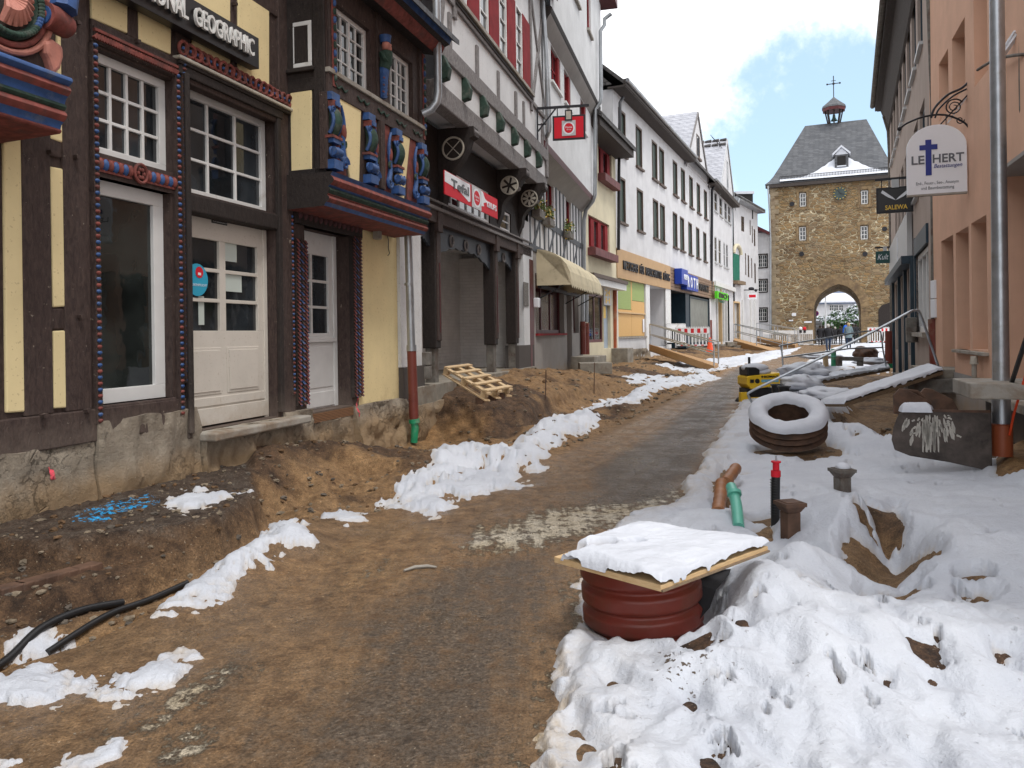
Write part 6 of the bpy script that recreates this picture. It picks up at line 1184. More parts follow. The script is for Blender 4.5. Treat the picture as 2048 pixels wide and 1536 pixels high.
bx = MB(); bx.fb(FHh, ar[0]+.1, ar[1]-.2, -.3, .02, ar[2], ar[3]); bx.build('green_shutter', M['teal'], hH); bx = MB(); bx.fb(FHh, ar[0]-.2, ar[1]+.1, -.1, .5, ar[2]-.35, ar[2]-.05); bx.build('window_box', M['oldw'], hH)
bx = MB(); r = 1.1; cm = (ar[0]+ar[1])/2; bx.tube([FHh.P(cm+r*1.1*math.cos(a), .12, ar[3]+r*.7*math.sin(a)) for a in [k*math.pi/12 for k in range(13)]], .16, 8); bx.build('arch_moulding', M['cream'], hH)
bx = MB(); bx.fb(FHh, dq[0], dq[1], -.28, -.2, dq[2], dq[3]); bx.build('door', M['signgrey'], hH); bx = MB(); bx.fb(FHh, dq[0]-.15, dq[0], -.2, .08, dq[2], dq[3]+.1); bx.fb(FHh, dq[1], dq[1]+.15, -.2, .08, dq[2], dq[3]+.1); bx.fb(FHh, dq[0], dq[1], -.2, .08, dq[3], dq[3]+.15); bx.build('door_frame', M['pine'], hH)
bx = MB(); bx.fb(FHh, -.1, sH1+.3, -.2, .7, zhe-.1, zhe+.25); bx.build('eaves', M['zinc'], hH); gable_roof(FHh, -.1, sH1+.1, zhe+.1, 8.6, 3.4, M['rooft'], hH, over=.7)
bx = MB(); c = PY(1487, 388, 74); bx.box(c.x-.7, c.x+.9, c.y, c.y+1.2, c.z-2.4, c.z); bx.build('chimney', M['dark'], hH); bx = MB(); bx.box(c.x-.8, c.x+1.0, c.y-.1, c.y+1.3, c.z, c.z+.25); bx.build('chimney_snow', M['snowcap'], hH)
for u in (1484, 1500, 1508): s = FHh.pt(u, 640)[0]; bx = MB(); bx.fb(FHh, s-.12, s+.12, 0, .12, .4, FHh.pt(u, 600)[1]); bx.build('pilaster', M['wframe'], hH)
hs2 = thing('hanging_sign', 'small white and red sign on a black iron bracket on the last white house', 'sign', tuple(PY(1505, 600, 71))); FS = Fac(*PY(1495, 600, 71)[:2], 1, -.1)
a, b_, z0, z1 = FS.rc(1495, 587, 1514, 598); bx = MB(); bx.fb(FS, a, b_, -.05, .05, z0, z1); bx.build('board', M['signwhite'], hs2); bx = MB(); bx.fb(FS, a+.12, b_-.12, .05, .06, z0+.15, z1-.12); bx.build('red_field', M['signred'], hs2)
bx = MB(); zz = FS.pt(1500, 580)[1]; bx.fb(FS, a-.5, b_+.15, -.03, .03, zz-.04, zz+.04); bx.ball(FS.P(a+.35, 0, zz+.12), (.28,.1,.16), 8); bx.ball(FS.P(a+.75, 0, zz-.05), (.14,.1,.14), 8); bx.build('bracket', M['iron'], hs2)
# ================================================================== gate tower
TW = 11.1; FT = Fac(26.06, 77.2, .92, -.39)
tw = thing('gate_tower', 'medieval rubble stone gate tower with pointed arch, clock and steep slate roof', 'tower', tuple(FT.P(TW/2, -4, 0)))
sTL, zw = FT.pt(1537, 372); sTL = FT.pt(1543, 600)[0]; sTR = sTL+11.2; zw = FT.pt(1600, 367)[1]
aL, aR = FT.pt(1628, 650)[0], FT.pt(1722, 650)[0]; aM = FT.pt(1678, 568)[0]; azt = FT.pt(1678, 568)[1]; azs = FT.pt(1628, 620)[1]
arc = [(aL, -.5), (aL, azs)]
for k in range(1, 9): t = k/8; arc.append((aL+(aM-aL)*(1-math.cos(t*math.pi/2*.86))/(1-math.cos(math.pi/2*.86)), azs+(azt-azs)*math.sin(t*math.pi/2*.86)/math.sin(math.pi/2*.86)))
right = [(aR-(aR-aM)*(x-aL)/(aM-aL), z) for x, z in arc[:-1]]; arc2 = arc+right[::-1]
twn = [FT.rc(1598,385,1613,413), FT.rc(1721,380,1737,408), FT.rc(1597,453,1613,481), FT.rc(1720,451,1737,479)]
zs2 = sorted({-.5, azt, zw}|{x for w in twn for x in w[2:4]}); ss2 = sorted({sTL, sTR}|{x for w in twn for x in w[:2]}); mb = MB()
for a, b_ in zip(ss2[:-1], ss2[1:]):
    for c, d in zip([azt]+[z for z in zs2 if z > azt][:-1], [z for z in zs2 if z > azt]):
        if any(w[0] < (a+b_)/2 < w[1] and w[2] < (c+d)/2 < w[3] for w in twn): continue
        mb.add([FT.P(a,0,c), FT.P(b_,0,c), FT.P(b_,0,d), FT.P(a,0,d)], [(0,1,2,3)])
n = len(arc2)
for i in range(n-1):
    (x0, z0), (x1, z1) = arc2[i], arc2[i+1]
    if abs(x1-x0) > 1e-6: mb.add([FT.P(x0,0,z0), FT.P(x1,0,z1), FT.P(x1,0,azt), FT.P(x0,0,azt)], [(0,1,2,3)])
    mb.add([FT.P(x0,0,z0), FT.P(x1,0,z1), FT.P(x1,-8.5,z1*.95), FT.P(x0,-8.5,z0*.95)], [(0,1,2,3)])
mb.add([FT.P(sTL,0,-.5), FT.P(aL,0,-.5), FT.P(aL,0,azt), FT.P(sTL,0,azt)], [(0,1,2,3)]); mb.add([FT.P(aR,0,-.5), FT.P(sTR,0,-.5), FT.P(sTR,0,azt), FT.P(aR,0,azt)], [(0,1,2,3)])
for s in (sTL, sTR): mb.add([FT.P(s,0,-.5), FT.P(s,-8.5,-.5), FT.P(s,-8.5,zw), FT.P(s,0,zw)], [(0,1,2,3)])
for w in twn:
    a, b_, c, d = w; v = [FT.P(a,0,c), FT.P(b_,0,c), FT.P(b_,0,d), FT.P(a,0,d), FT.P(a,-.3,c), FT.P(b_,-.3,c), FT.P(b_,-.3,d), FT.P(a,-.3,d)]; mb.add(v, [(0,1,5,4),(1,2,6,5),(2,3,7,6),(3,0,4,7)])
mb.add([FT.P(sTL,-8.5,azt), FT.P(sTR,-8.5,azt), FT.P(sTR,-8.5,zw), FT.P(sTL,-8.5,zw)], [(0,1,2,3)]); mb.add([FT.P(sTL,-8.5,-.5), FT.P(aL-.3,-8.5,-.5), FT.P(aL-.3,-8.5,azt), FT.P(sTL,-8.5,azt)], [(0,1,2,3)]); mb.add([FT.P(aR+.3,-8.5,-.5), FT.P(sTR,-8.5,-.5), FT.P(sTR,-8.5,azt), FT.P(aR+.3,-8.5,azt)], [(0,1,2,3)])
mb.build('wall', M['stone'], tw)
for w in twn:
    window(FT, w[0]+.05, w[1]-.05, w[2]+.05, w[3]-.05, -.22, tw, 2, 3, .09, .06)
    mb = MB(); a, b_, c, d = w; mb.fb(FT, a-.22, a, -.1, .03, c-.1, d+.05); mb.fb(FT, b_, b_+.22, -.1, .03, c-.1, d+.05); mb.fb(FT, a-.3, b_+.3, -.1, .04, d+.05, d+.35); mb.fb(FT, a-.3, b_+.3, -.1, .06, c-.3, c-.1); mb.build('window_surround', M['ashlar'], tw, bev=.02)
vs_mb = MB(); off_ = 1.0; r2_ = random.Random(1)
for i in range(1, n-2):
    (x0, z0), (x1, z1) = arc2[i], arc2[i+1]; c0 = Vector((aM, azs-.6)); d0 = (Vector((x0, z0))-c0).normalized(); d1 = (Vector((x1, z1))-c0).normalized(); q = r2_.uniform(.75, 1.05)
    vs_mb.fpoly(FT, [(x0, z0), (x1, z1), (x1+d1.x*q, z1+d1.y*q), (x0+d0.x*q, z0+d0.y*q)], -.05, .04+r2_.uniform(0, .02))
for s, dr in ((aL, -1), (aR, 1)):
    z = -.3; k = 0
    while z < azs: h_ = r2_.uniform(.4, .6); w_ = .85 if k % 2 else .6; vs_mb.fb(FT, min(s, s+dr*w_), max(s, s+dr*w_), -.05, .04, z+.01, min(z+h_, azs)); z += h_; k += 1
vs_mb.build('arch_voussoirs', M['ashlar'], tw, bev=.02)
qn = MB(); z = 0; k = 0
while z < zw-.2: h_ = r2_.uniform(.3, .55); w_ = .8 if k % 2 else .45; qn.fb(FT, sTL-.01, sTL+w_, -.3, .03, z+.01, min(z+h_, zw-.15)); z += h_; k += 1
qn.build('corner_stones', pm('corner_sandstone', (.30,.24,.16), .9, .3, 1.5, (.16,.10,.06), .4, 12, .02, .8), tw, bev=.02)
# clock, anchors, plates
s, z = FT.pt(1680, 387); mb = MB(); mb.tube([FT.P(s, .02, z), FT.P(s, .10, z)], .62, 32); ck = mb.build('clock_face', pm('verdigris_dark', (.05,.07,.065), .6, .3, 3), tw)
mb = MB(); 
for k in range(12): a = k*math.pi/6; mb.fbar(FT, (s+.48*math.cos(a), z+.48*math.sin(a)), (s+.58*math.cos(a), z+.58*math.sin(a)), .05, .10, .12, 0)
mb.build('hour_marks', M['gold'], ck); mb = MB(); mb.fbar(FT, (s, z), (s+.35, z-.12), .06, .11, .13); mb.build('hour_hand', M['signblack'], ck); mb = MB(); mb.fbar(FT, (s, z), (s-.25, z+.4), .04, .115, .135); mb.build('minute_hand', M['signblack'], ck)
for u, v in ((1584,408),(1603,508),(1730,508),(1769,458)): s, z = FT.pt(u, v); mb = MB(); mb.tube([FT.P(s, 0, z), FT.P(s, .08, z)], .23, 14); mb.build('anchor_plate', M['iron'], tw)
for u, v, w, h in ((1588,629,.2,.15),(1582,641,.2,.06),(1616,644,.35,.08)): s, z = FT.pt(u, v); mb = MB(); mb.fb(FT, s-w, s+w, 0, .05, z-h, z+h); mb.build('wall_plaque', M['signwhite'], tw)
s0, s1 = FT.pt(1757, 650)[0], FT.pt(1790, 650)[0]; mb = MB(); zz = FT.pt(1770,605)[1]; mb.fpoly(FT, [(s0, 0), (s1+.6, 0), (s1+.6, zz-.8), (s1, zz-.2), ((s0+s1)/2+.3, zz), (s0+.3, zz-.25), (s0, zz-.7)], -.05, .07); mb.build('side_door', M['brown2'], tw)
# roof (bell-cast, hipped to a short ridge)
rL, zr1 = FT.pt(1610, 252, -4.2); rR = FT.pt(1733, 244, -4.2)[0]; zr1 = FT.pt(1670, 247, -4.2)[1]; mb = MB(); lev = [(0, .0, .38), (.05, .10, .38), (.14, .22, .0), (1, 1, 0)]; e0 = .45
def ringp(t, zt):
    a = sTL-e0+(rL-(sTL-e0))*t; b_ = sTR+e0+(rR-(sTR+e0))*t; f = e0+(-4.25-e0)*t; g = -8.5-e0+(-4.25+8.5+e0)*t; z = zw+.1+(zr1-zw)*zt; return [FT.P(a, f, z), FT.P(b_, f, z), FT.P(b_, g, z), FT.P(a, g, z)]
rg = [ringp(t, zt) for t, zt in ((0, 0), (.10, .055), (.2, .135), (.35, .29), (1, 1))]; vs = [p for r_ in rg for p in r_]; fs = []
for j in range(len(rg)-1):
    for k in range(4): fs.append((j*4+k, j*4+(k+1) % 4, (j+1)*4+(k+1) % 4, (j+1)*4+k))
mb.add(vs, fs+[(0,1,2,3)]); rf_ = mb.build('roof', M['slate'], tw)
mb = MB(); mb.fb(FT, sTL-.4, sTR+.4, -.1, .42, zw-.25, zw+.08); mb.build('eaves_cornice', M['eave'], tw)
# snow on the lower roof slope, snow guard
def roofpt(s, t): # t 0..1 up the front slope
    ts = [0,.10,.2,.35,1]; zt = [0,.055,.135,.29,1]; z = np.interp(t, ts, zt); return FT.P(s, e0+(-4.25-e0)*t+.02, zw+.1+(zr1-zw)*z+.03)
mb = MB(); nn = 60; mm = 14; sa_ = FT.pt(1560, 360)[0]; sb2 = sTR; dS = FT.pt(1683, 320)[0]; vs = []; fs = []
for i in range(nn+1):
    s = sa_+(sb2-sa_)*i/nn; peak = .085+.33*max(0, 1-abs(s-dS)/3.6)**1.15+.05*max(0, 1-abs(s-dS)/6)+.02*mnoise.noise(Vector((s*3, 0, 0)))
    if s > dS: peak = max(peak, .10+.02*mnoise.noise(Vector((s*2, 1, 0))))
    for j in range(mm+1): p = roofpt(s, .01+peak*j/mm); vs.append(p+Vector((FT.n.x*.5, FT.n.y*.5, .9))*(.13*math.sin(min(1, (mm-j)/2+.0)*1.57)))
for i in range(nn):
    for j in range(mm): fs.append((i*(mm+1)+j, (i+1)*(mm+1)+j, (i+1)*(mm+1)+j+1, i*(mm+1)+j+1))
mb.add(vs, fs); mb.build('roof_snow', M['snowcap'], tw, smooth=True)
mb = MB(); 
for k in range(75): s = sa_+(sb2-sa_)*k/74; p = roofpt(s, .06)+Vector((0,0,.1)); mb.rod(p, p+Vector((0,0,.38)), .035)
for hh_ in (.12, .45): mb.rod(roofpt(sa_, .06)+Vector((0,0,hh_)), roofpt(sb2, .06)+Vector((0,0,hh_)), .05)
mb.build('snow_guard', M['iron'], tw)
# dormer
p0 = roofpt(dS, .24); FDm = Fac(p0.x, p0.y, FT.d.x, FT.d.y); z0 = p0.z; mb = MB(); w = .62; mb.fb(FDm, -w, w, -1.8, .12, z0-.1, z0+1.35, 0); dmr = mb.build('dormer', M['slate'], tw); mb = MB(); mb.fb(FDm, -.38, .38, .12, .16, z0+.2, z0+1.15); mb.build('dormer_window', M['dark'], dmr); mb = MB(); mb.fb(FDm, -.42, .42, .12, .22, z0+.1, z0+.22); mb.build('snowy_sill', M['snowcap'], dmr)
mb = MB(); mb.hexa([FDm.P(-w-.15,.3,z0+1.25),FDm.P(0,.3,z0+2.0),FDm.P(0,-1.8,z0+2.0),FDm.P(-w-.15,-1.8,z0+1.25),FDm.P(-w-.2,.3,z0+1.42),FDm.P(0,.3,z0+2.2),FDm.P(0,-1.8,z0+2.2),FDm.P(-w-.2,-1.8,z0+1.42)]); mb.hexa([FDm.P(w+.15,.3,z0+1.25),FDm.P(0,.3,z0+2.0),FDm.P(0,-1.8,z0+2.0),FDm.P(w+.15,-1.8,z0+1.25),FDm.P(w+.2,.3,z0+1.42),FDm.P(0,.3,z0+2.2),FDm.P(0,-1.8,z0+2.2),FDm.P(w+.2,-1.8,z0+1.42)]); mb.fpoly(FDm, [(-w, z0+1.3), (w, z0+1.3), (0, z0+2.0)], -.1, .13); mb.build('dormer_snow_roof', M['snowcap'], dmr)
# bell turret
rc_ = FT.pt(1668, 246, -4.25)[0]; TC = FT.P(rc_, -4.25, zr1); mb = MB()
tr = thing('bell_turret', 'open timber bell turret with slate cap and iron cross on the gate tower roof', 'turret', tuple(TC))
for k in range(8): a = k*math.pi/4+.39; mb.rod(TC+Vector((.55*math.cos(a), .55*math.sin(a), -.1)), TC+Vector((.85*math.cos(a), .85*math.sin(a), 1.35)), .13)
mb.build('turret_posts', M['brown2'], tr); mb = MB(); mb.lathe([(.02, 2.75), (.5, 2.3), (1.15, 1.75), (1.22, 1.55)], 8, 0, Matrix.Translation(TC)); mb.build('cap_roof', M['slate'], tr); mb = MB(); mb.lathe([(1.18, 1.6), (1.12, 1.25), (1.0, 1.3), (.02, 1.35)], 8, 0, Matrix.Translation(TC)); mb.build('cap_fascia', M['red2'], tr)
mb = MB(); mb.lathe([(.02,.95),(.12,.93),(.16,.6),(.28,.38),(.34,.3)], 14, 0, Matrix.Translation(TC)); mb.build('bell', pm('bronze_green', (.03,.10,.08), .5, .3, 5), tr, smooth=True)
mb = MB(); mb.rod(TC+Vector((0,0,2.7)), TC+Vector((0,0,4.9)), .07); D = FT.P(1,0,0)-FT.P(0,0,0); mb.rod(TC+Vector((0,0,4.1))-D*.55, TC+Vector((0,0,4.1))+D*.55, .07); mb.rod(TC+Vector((0,0,4.4))-D*.22, TC+Vector((0,0,4.4))+D*.22, .05); mb.ball(TC+Vector((0,0,4.1)), .13, 8); mb.ball(TC-D*.6+Vector((0,0,4.1)), .1, 8); mb.ball(TC+D*.6+Vector((0,0,4.1)), .1, 8); mb.build('iron_cross', M['iron'], tr)
pxpipe([(1536,372,76.6),(1539,420,76.6),(1541,480,76.6),(1541,690,76.6)], 0, .09, 'grey rain pipe down the left edge of the gate tower')
# small white house beside the tower
FZ = Fac(*FT.P(sTL-3.6, .4, 0)[:2], .92, -.39); hZ = house('small_white_house', FZ, 2.5, 'small white house with three stacked lattice windows beside the gate tower')
wz = [FZ.rc(1516,510,1534,534), FZ.rc(1516,560,1534,583), FZ.rc(1516,617,1534,642)]; zzt = FZ.pt(1530, 485)[1]
wall(FZ, 0, 3.5, -.3, zzt+1, [(*w, .15) for w in wz], M['white'], hZ); body(FZ, 0, 3.5, -.3, zzt+1, 6, M['white'], hZ)
for w in wz:
    v = window(FZ, *w, -.12, hZ, 4, 3, .06, .035, split=(2,)); m = MB(); m.fb(FZ, w[0]-.1, w[0], -.05, .04, w[2]-.1, w[3]+.1); m.fb(FZ, w[1], w[1]+.1, -.05, .04, w[2]-.1, w[3]+.1); m.fb(FZ, w[0], w[1], -.05, .04, w[3], w[3]+.1); m.fb(FZ, w[0], w[1], -.05, .05, w[2]-.12, w[2]); m.build('trim', M['brown2'], v)
mb = MB(); mb.fpoly(FZ, [(-1, zzt+3.0), (3.55, zzt+.7), (3.55, zzt+1.0), (-1, zzt+3.6)], -6, .5); mb.build('roof', M['red2'], hZ)
# ================================================================== right side : apricot house
o1 = Vector((7.8, 13.8)); dO = Vector((-.36, -1)).normalized(); farO = o1-dO*1.43; FOR = Fac(farO.x, farO.y, -.36, -1)
hR = house('apricot_house', FOR, 3, 'apricot rendered house with deep window recesses on the right edge')
def zo(u, v): return FOR.pt(u, v)[1]
def so(u): return FOR.pt(u, 600)[0]
sRe = so(1992); zG = zo(1900, 742)
# ground floor recesses (door slit and two windows), upper windows
gd_ = (so(1884), so(1908), zo(1890, 735), zo(1884, 482), .42); g1 = (so(1913), so(1939), zo(1930, 700), zo(1913, 466), .36); g2 = (so(1944), so(1975), zo(1960, 700), zo(1944, 446), .36)
u1 = (so(1884), so(1903), zo(1885, 235), zo(1884, 118), .34); u2 = (so(1911), so(1937), zo(1911, 200), zo(1911, 66), .34); u3 = (so(1955), so(1982), zo(1960, 160), zo(1960, -80), .30)
wall(FOR, 0, sRe, zG, 12.5, [gd_, g1, g2, u1, u2, u3], M['orange'], hR)
b = MB(); b.fb(FOR, -.02, sRe+9, -8, -2.2, -.6, 12.5); b.build('side_walls', M['orange'], hR); gable_roof(FOR, 0, sRe+9, 12.5, 10, 4, M['rooft'], hR)
wall(FOR, -.01, sRe, -.6, zG+.01, [], M['grey_w'], hR, 'plinth_wall', o=.02)
b = MB(); b.fb(FOR, -.3, .0, -.6, .05, -.6, zG); b.build('plinth_return', M['darkpl'], hR)
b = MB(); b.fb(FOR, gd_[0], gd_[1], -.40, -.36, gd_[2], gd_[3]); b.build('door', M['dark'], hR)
for g_ in (g1, g2): window(FOR, g_[0]+.02, g_[1]-.02, g_[2]+.02, g_[3]-.02, -.34, hR, 1, 2, .10, .07, fm='wframe', dep=.08)
for g_ in (u1, u2, u3): window(FOR, g_[0]+.02, g_[1]-.02, g_[2]+.02, g_[3]-.02, -.32, hR, 2, 2, .08, .06, fm='wframe', dep=.06)
b = MB(); b.fb(FOR, g1[0]-.05, g2[1]+.05, -.1, .08, g1[2]-.05, g1[2]+.0); b.build('window_sill', M['slabst'], hR, bev=.008)
# recessed entrance porch nearer the camera with canopy
zcan = FOR.pt(2016, 423, -1.0)[1]; b = MB(); b.fb(FOR, sRe, sRe+9, -1.25, -1.05, zG-.3, zcan, 0); b.build('porch_wall', pm('terracotta_render', (.33,.145,.085), .85, .12, 4), hR)
b = MB(); b.fb(FOR, sRe, sRe+9, -1.25, 0.02, zcan, zcan+.05); b.build('porch_soffit', M['grey_w'], hR); wall(FOR, sRe, sRe+9, zcan+.05, 12.5, [(sRe+.6, sRe+1.6, zcan+2.2, zcan+4.4, .3)], M['orange'], hR, 'upper_wall', o=.0)
b = MB(); b.fb(FOR, sRe-.02, sRe+.0, -1.2, 0, zG, zcan); b.build('porch_cheek', M['orange'], hR)
b = MB(); q = FOR.rc(2026, 568, 2060, 618, -1.05); b.fb(FOR, q[0], q[1]+.1, -1.05, -.90, q[2], q[3]); mbx = b.build('letter_box', M['signwhite'], hR, bev=.015); b = MB(); b.fb(FOR, q[0]+.03, q[1]+.06, -.9, -.893, q[3]-.09, q[3]-.07); b.build('slot', M['iron'], mbx)
b = MB(); b.fb(FOR, sRe-.25, sRe+5, -1.05, .35, zo(1990, 775)-.10, zo(1990, 775)+.0); b.build('porch_floor', M['slabst'], hR, bev=.01); b = MB(); b.fb(FOR, sRe-.2, sRe+5, -1.0, .1, -.4, zo(1990, 775)-.1); b.build('porch_base', M['darkpl'], hR)
# stone steps: lower slab by the pole, hanging steps at the plank
stp = FOR.rc(1938, 792, 2048, 833, .55)
t = thing('stone_steps', 'floating pale stone entrance slab beside the grey steel pole', 'steps', tuple(PY(1990, 820, 9.2)))
P1 = PY(1938, 770, 9.6); b = MB(); b.fb(FOR, FOR.pt(1958, 800, .75)[0], sRe+3.5, .30, 1.0, FOR.pt(1945, 800, 1)[1], FOR.pt(1945, 768, 1)[1]); b.build('tread', M['slabst'], t, bev=.012); 
t = thing('stone_steps', 'grey stone step block under the right end of the snowy plank', 'steps', tuple(PY(1860, 770, 13.6)))
za_, zb__ = PY(1860, 773, 13.2).z, PY(1860, 758, 13.2).z; b = MB(); b.fb(FOR, so(1886)-.9, so(1912), .02, .75, PY(1860, 779, 13.2).z-.05, PY(1860, 757, 13.2).z); b.build('lower_tread', M['castg'], t, bev=.01); b = MB(); b.fb(FOR, so(1886)-.7, so(1908), -.3, .45, PY(1860, 757, 13.2).z, PY(1860, 738, 13.4).z); b.build('upper_tread', M['conc'], t, bev=.01)
# corner pipe, boxes
Fp = FOR
for u, vt, vb, Y, lab in ((1863, -40, 640, 15.0, 'thin grey-brown rain pipe at the joint of the pink and apricot houses'),): pxpipe([(1857, -40, 15.0), (1866, 200, 15.0), (1868, 645, 15.0)], 0, .055, lab, 'castg')
pxpipe([(1867, 638, 14.95), (1871, 745, 14.95)], 0, .10, 'dark red-brown standpipe at the joint of the pink and apricot houses', 'pipebrown', 'standpipe')
for i, (va, vb) in enumerate(((560, 596), (598, 635))):
    s0, s1, z0, z1 = Fac(*PY(1869, 600, 14.7)[:2], 1, -.2).rc(1869, va, 1881, vb) ; FQ = Fac(*PY(1869, 600, 14.7)[:2], 1, -.2)
    b = MB(); b.fb(FQ, s0, s1, -.25, .0, z0, z1); tag(b.build('meter_box', M['signwhite'], None, bev=.01), ('upper' if i == 0 else 'lower')+' of two white meter boxes stacked beside the red standpipe', 'meter box', 'white meter boxes')
gp_ = thing('gas_inlet_pipe', 'short beige capped pipe rising against the grey plinth of the apricot house', 'pipe', tuple(FOR.P(so(1962), .1, zo(1962, 760)))); b = MB(); s_ = so(1962); b.tube([FOR.P(s_, .1, zo(1962,765)), FOR.P(s_, .1, zo(1962,725))], .035, 10); b.build('pipe', M['slabst'], gp_, smooth=True); b = MB(); b.tube([FOR.P(s_, .1, zo(1962,728)), FOR.P(s_, .1, zo(1962,712))], [.06,.045], 10); b.build('cap', M['beige'], gp_, smooth=True)
# ================================================================== pink house
sfar = 16.0; dG = Vector((-.44, -1)).normalized(); fG = Vector((8.27, 15.1))-dG*sfar; FPK = Fac(fG.x, fG.y, -.44, -1)
hP = house('pink_house', FPK, 8, 'pale pink-grey house with blue window frames and a wide dark eave on the right')
def sp_(u): return FPK.pt(u, 600)[0]
zeP = PY(1765, 216, 30).z
upw = []
def zk(u, v, F=FPK): return F.pt(u, v)[1]
zwt = zk(1806, 20); 
# upper rows: sill line through (1806,235) at first upper floor; second row above
z2s, z2t = zk(1812, 220), zk(1812, 60)
z2s = 7.75; z2t = 9.6; z1s = 4.75; z1t = 6.5
ups_ = [sfar-2.0-k*1.75 for k in range(8)]
opp = []
for k, s in enumerate(ups_):
    opp.append((s-.62, s+.62, z2s, z2t, .12))
    if k < 7: opp.append((s-.62+.2, s+.62+.2, z1s, z1t, .12))
zfl = 3.75
shop = [(sp_(1833), sp_(1858), zk(1845, 664), zfl-.35, .15)]
wall(FPK, 0, sfar, zfl, zeP, opp, M['greige'], hP); 
dk = [(sp_(1791), sp_(1801), .9, 3.2, .2), (sp_(1803), sp_(1812), .35, 3.3, .25), (sp_(1816), sp_(1825), .9, 3.3, .2)]
wall(FPK, 0, sfar, -.5, zfl, [*shop, *dk], M['greige'], hP, 'shop_wall'); body(FPK, 0, sfar, -.5, zeP, 9, M['greige'], hP, o=-.35)
for a, b_, z0, z1, _ in opp: window(FPK, a+.01, b_-.01, z0+.01, z1-.01, -.11, hP, 2, 1, .10, .10, fm='petrol'); m = MB(); m.fb(FPK, a-.06, b_+.06, -.02, .08, z0-.07, z0-.0); m.build('window_sill', M['signgrey'], hP)
for a, b_, z0, z1, _ in shop: w = window(FPK, a, b_, z0, z1, -.14, hP, 3, 1, .12, .09, fm='wframe', dep=.1); window(FPK, a-.14, b_+.12, z0-.04, z1+.5, -.02, hP, 1, 1, .12, .02, fm='petrol', gm='glass', dep=.05) if False else None
m = MB(); a, b_, z0, z1, _ = shop[0]; m.fb(FPK, a-.16, a, -.1, .04, z0, z1+.45); m.fb(FPK, a, b_+.1, -.1, .05, z1, z1+.4); m.build('shop_frame', M['petrol'], hP); m = MB(); m.fb(FPK, a, b_+.1, .04, .14, z0-.10, z0-.01); m.build('window_sill', M['slabst'], hP)
for a, b_, z0, z1, _ in dk: window(FPK, a, b_, z0, z1, -.18, hP, 1, 1, .10, .05, fm='petrol', dep=.12)
m = MB(); s0, s1 = sp_(1786), sp_(1828); m.fb(FPK, s0, s1, -.02, .28, 3.3, 3.5, 0); fc_ = m.build('shop_canopy', M['petrol'], hP)
m = MB(); m.fb(FPK, s0+.6, s1, .02, .14, 3.5, 4.6); fc_ = m.build('fascia_panel', M['signgrey'], hP); m = MB(); sm = (s0+s1)/2+1.1; m.fpoly(FPK, [(sm-.18, 4.4), (sm+.18, 4.4), (sm+.12, 3.95), (sm+.02, 3.85), (sm+.02, 3.7), (sm+.1, 3.66), (sm-.1, 3.66), (sm-.02, 3.7), (sm-.02, 3.85), (sm-.12, 3.95)], .14, .16); m.build('goblet_emblem', M['signwhite'], fc_)
for u in (1789, 1801.5, 1814, 1828): s = sp_(u); m = MB(); m.fb(FPK, s-.1, s+.1, -.05, .09, -.2, 3.4); m.build('shopfront_post', M['petrol'], hP)
m = MB(); m.fb(FPK, -.2, sfar+.2, -.3, .42, zeP-.12, zeP+.05, 0); m.fb(FPK, -.2, sfar+.2, .42, .5, zeP-.1, zeP+.2, 0); m.tube([FPK.P(-.25, .58, zeP+.12), FPK.P(sfar+.2, .58, zeP+.12)], .09, 10, 1); m.fprof(FPK, -.1, sfar, [(0, zeP-.9), (.06, zeP-.85), (.3, zeP-.15), (0, zeP-.12)], [0,0,0], 0); m.build('eaves', [M['eave'], M['castg']], hP)
gable_roof(FPK, -.1, sfar+.1, zeP+.1, 9.6, 4, M['rooft'], hP, over=.45)
pxpipe([(1768, 232, 29.6), (1777, 262, 29.8), (1779, 300, 29.8), (1784, 640, 29.8)], 0, .07, 'grey rain pipe down the far end of the pink house', 'castg')
t = thing('standpipe', 'red-brown standpipe with green foot at the far end of the pink house', 'pipe', tuple(PY(1780, 738, 28.9))); b = MB(); b.tube([PY(1778.5, 662, 28.9), PY(1778, 729, 28.9)], .145, 12); b.build('brown_pipe', M['pipebrown'], t, smooth=True); b = MB(); b.tube([PY(1778, 727, 28.9), PY(1778, 736, 28.9)], [.2, .16], 12); b.build('green_socket', M['pgreen'], t, smooth=True)
b = MB(); s, z = FPK.pt(1824, 664, .12); b.fb(FPK, s-.22, s+.15, .02, .25, z-.25, z+.35); tag(b.build('cable_box', M['castg'], None, bev=.02), 'small grey cable box on the wall below the canopy of the pink house', 'box')
# ================================================================== signs on the right
Pw = FOR.P(so(1940), 0, 0); FL = Fac(Pw.x-.941*1.0, Pw.y+.339*1.0, .941, -.339)
a, b_, z0, z1 = FL.rc(1812, 255, 1934, 388); z1 = FL.pt(1875, 250)[1]; z0 = FL.pt(1812, 393)[1]
t = thing('hanging_sign', 'white round-topped LETHERT Bestattungen sign with blue cross on a curled iron bracket', 'sign', tuple(FL.P((a+b_)/2, 0, z0)))
r_ = (b_-a)/2; cx = (a+b_)/2; zc_ = z1-r_*.86; pts = [(a, z0), (b_, z0)]+[(cx+r_*math.cos(th), zc_+r_*.86*math.sin(th)) for th in [k*math.pi/20 for k in range(21)]]
m = MB(); m.fpoly(FL, pts, -.045, .045); brd = m.build('board', M['signwhite'], t, bev=.008); m = MB(); m.fb(FL, a, b_, -.046, .048, z0-.015, z0+.012); m.build('lower_edge', M['slabst'], t)
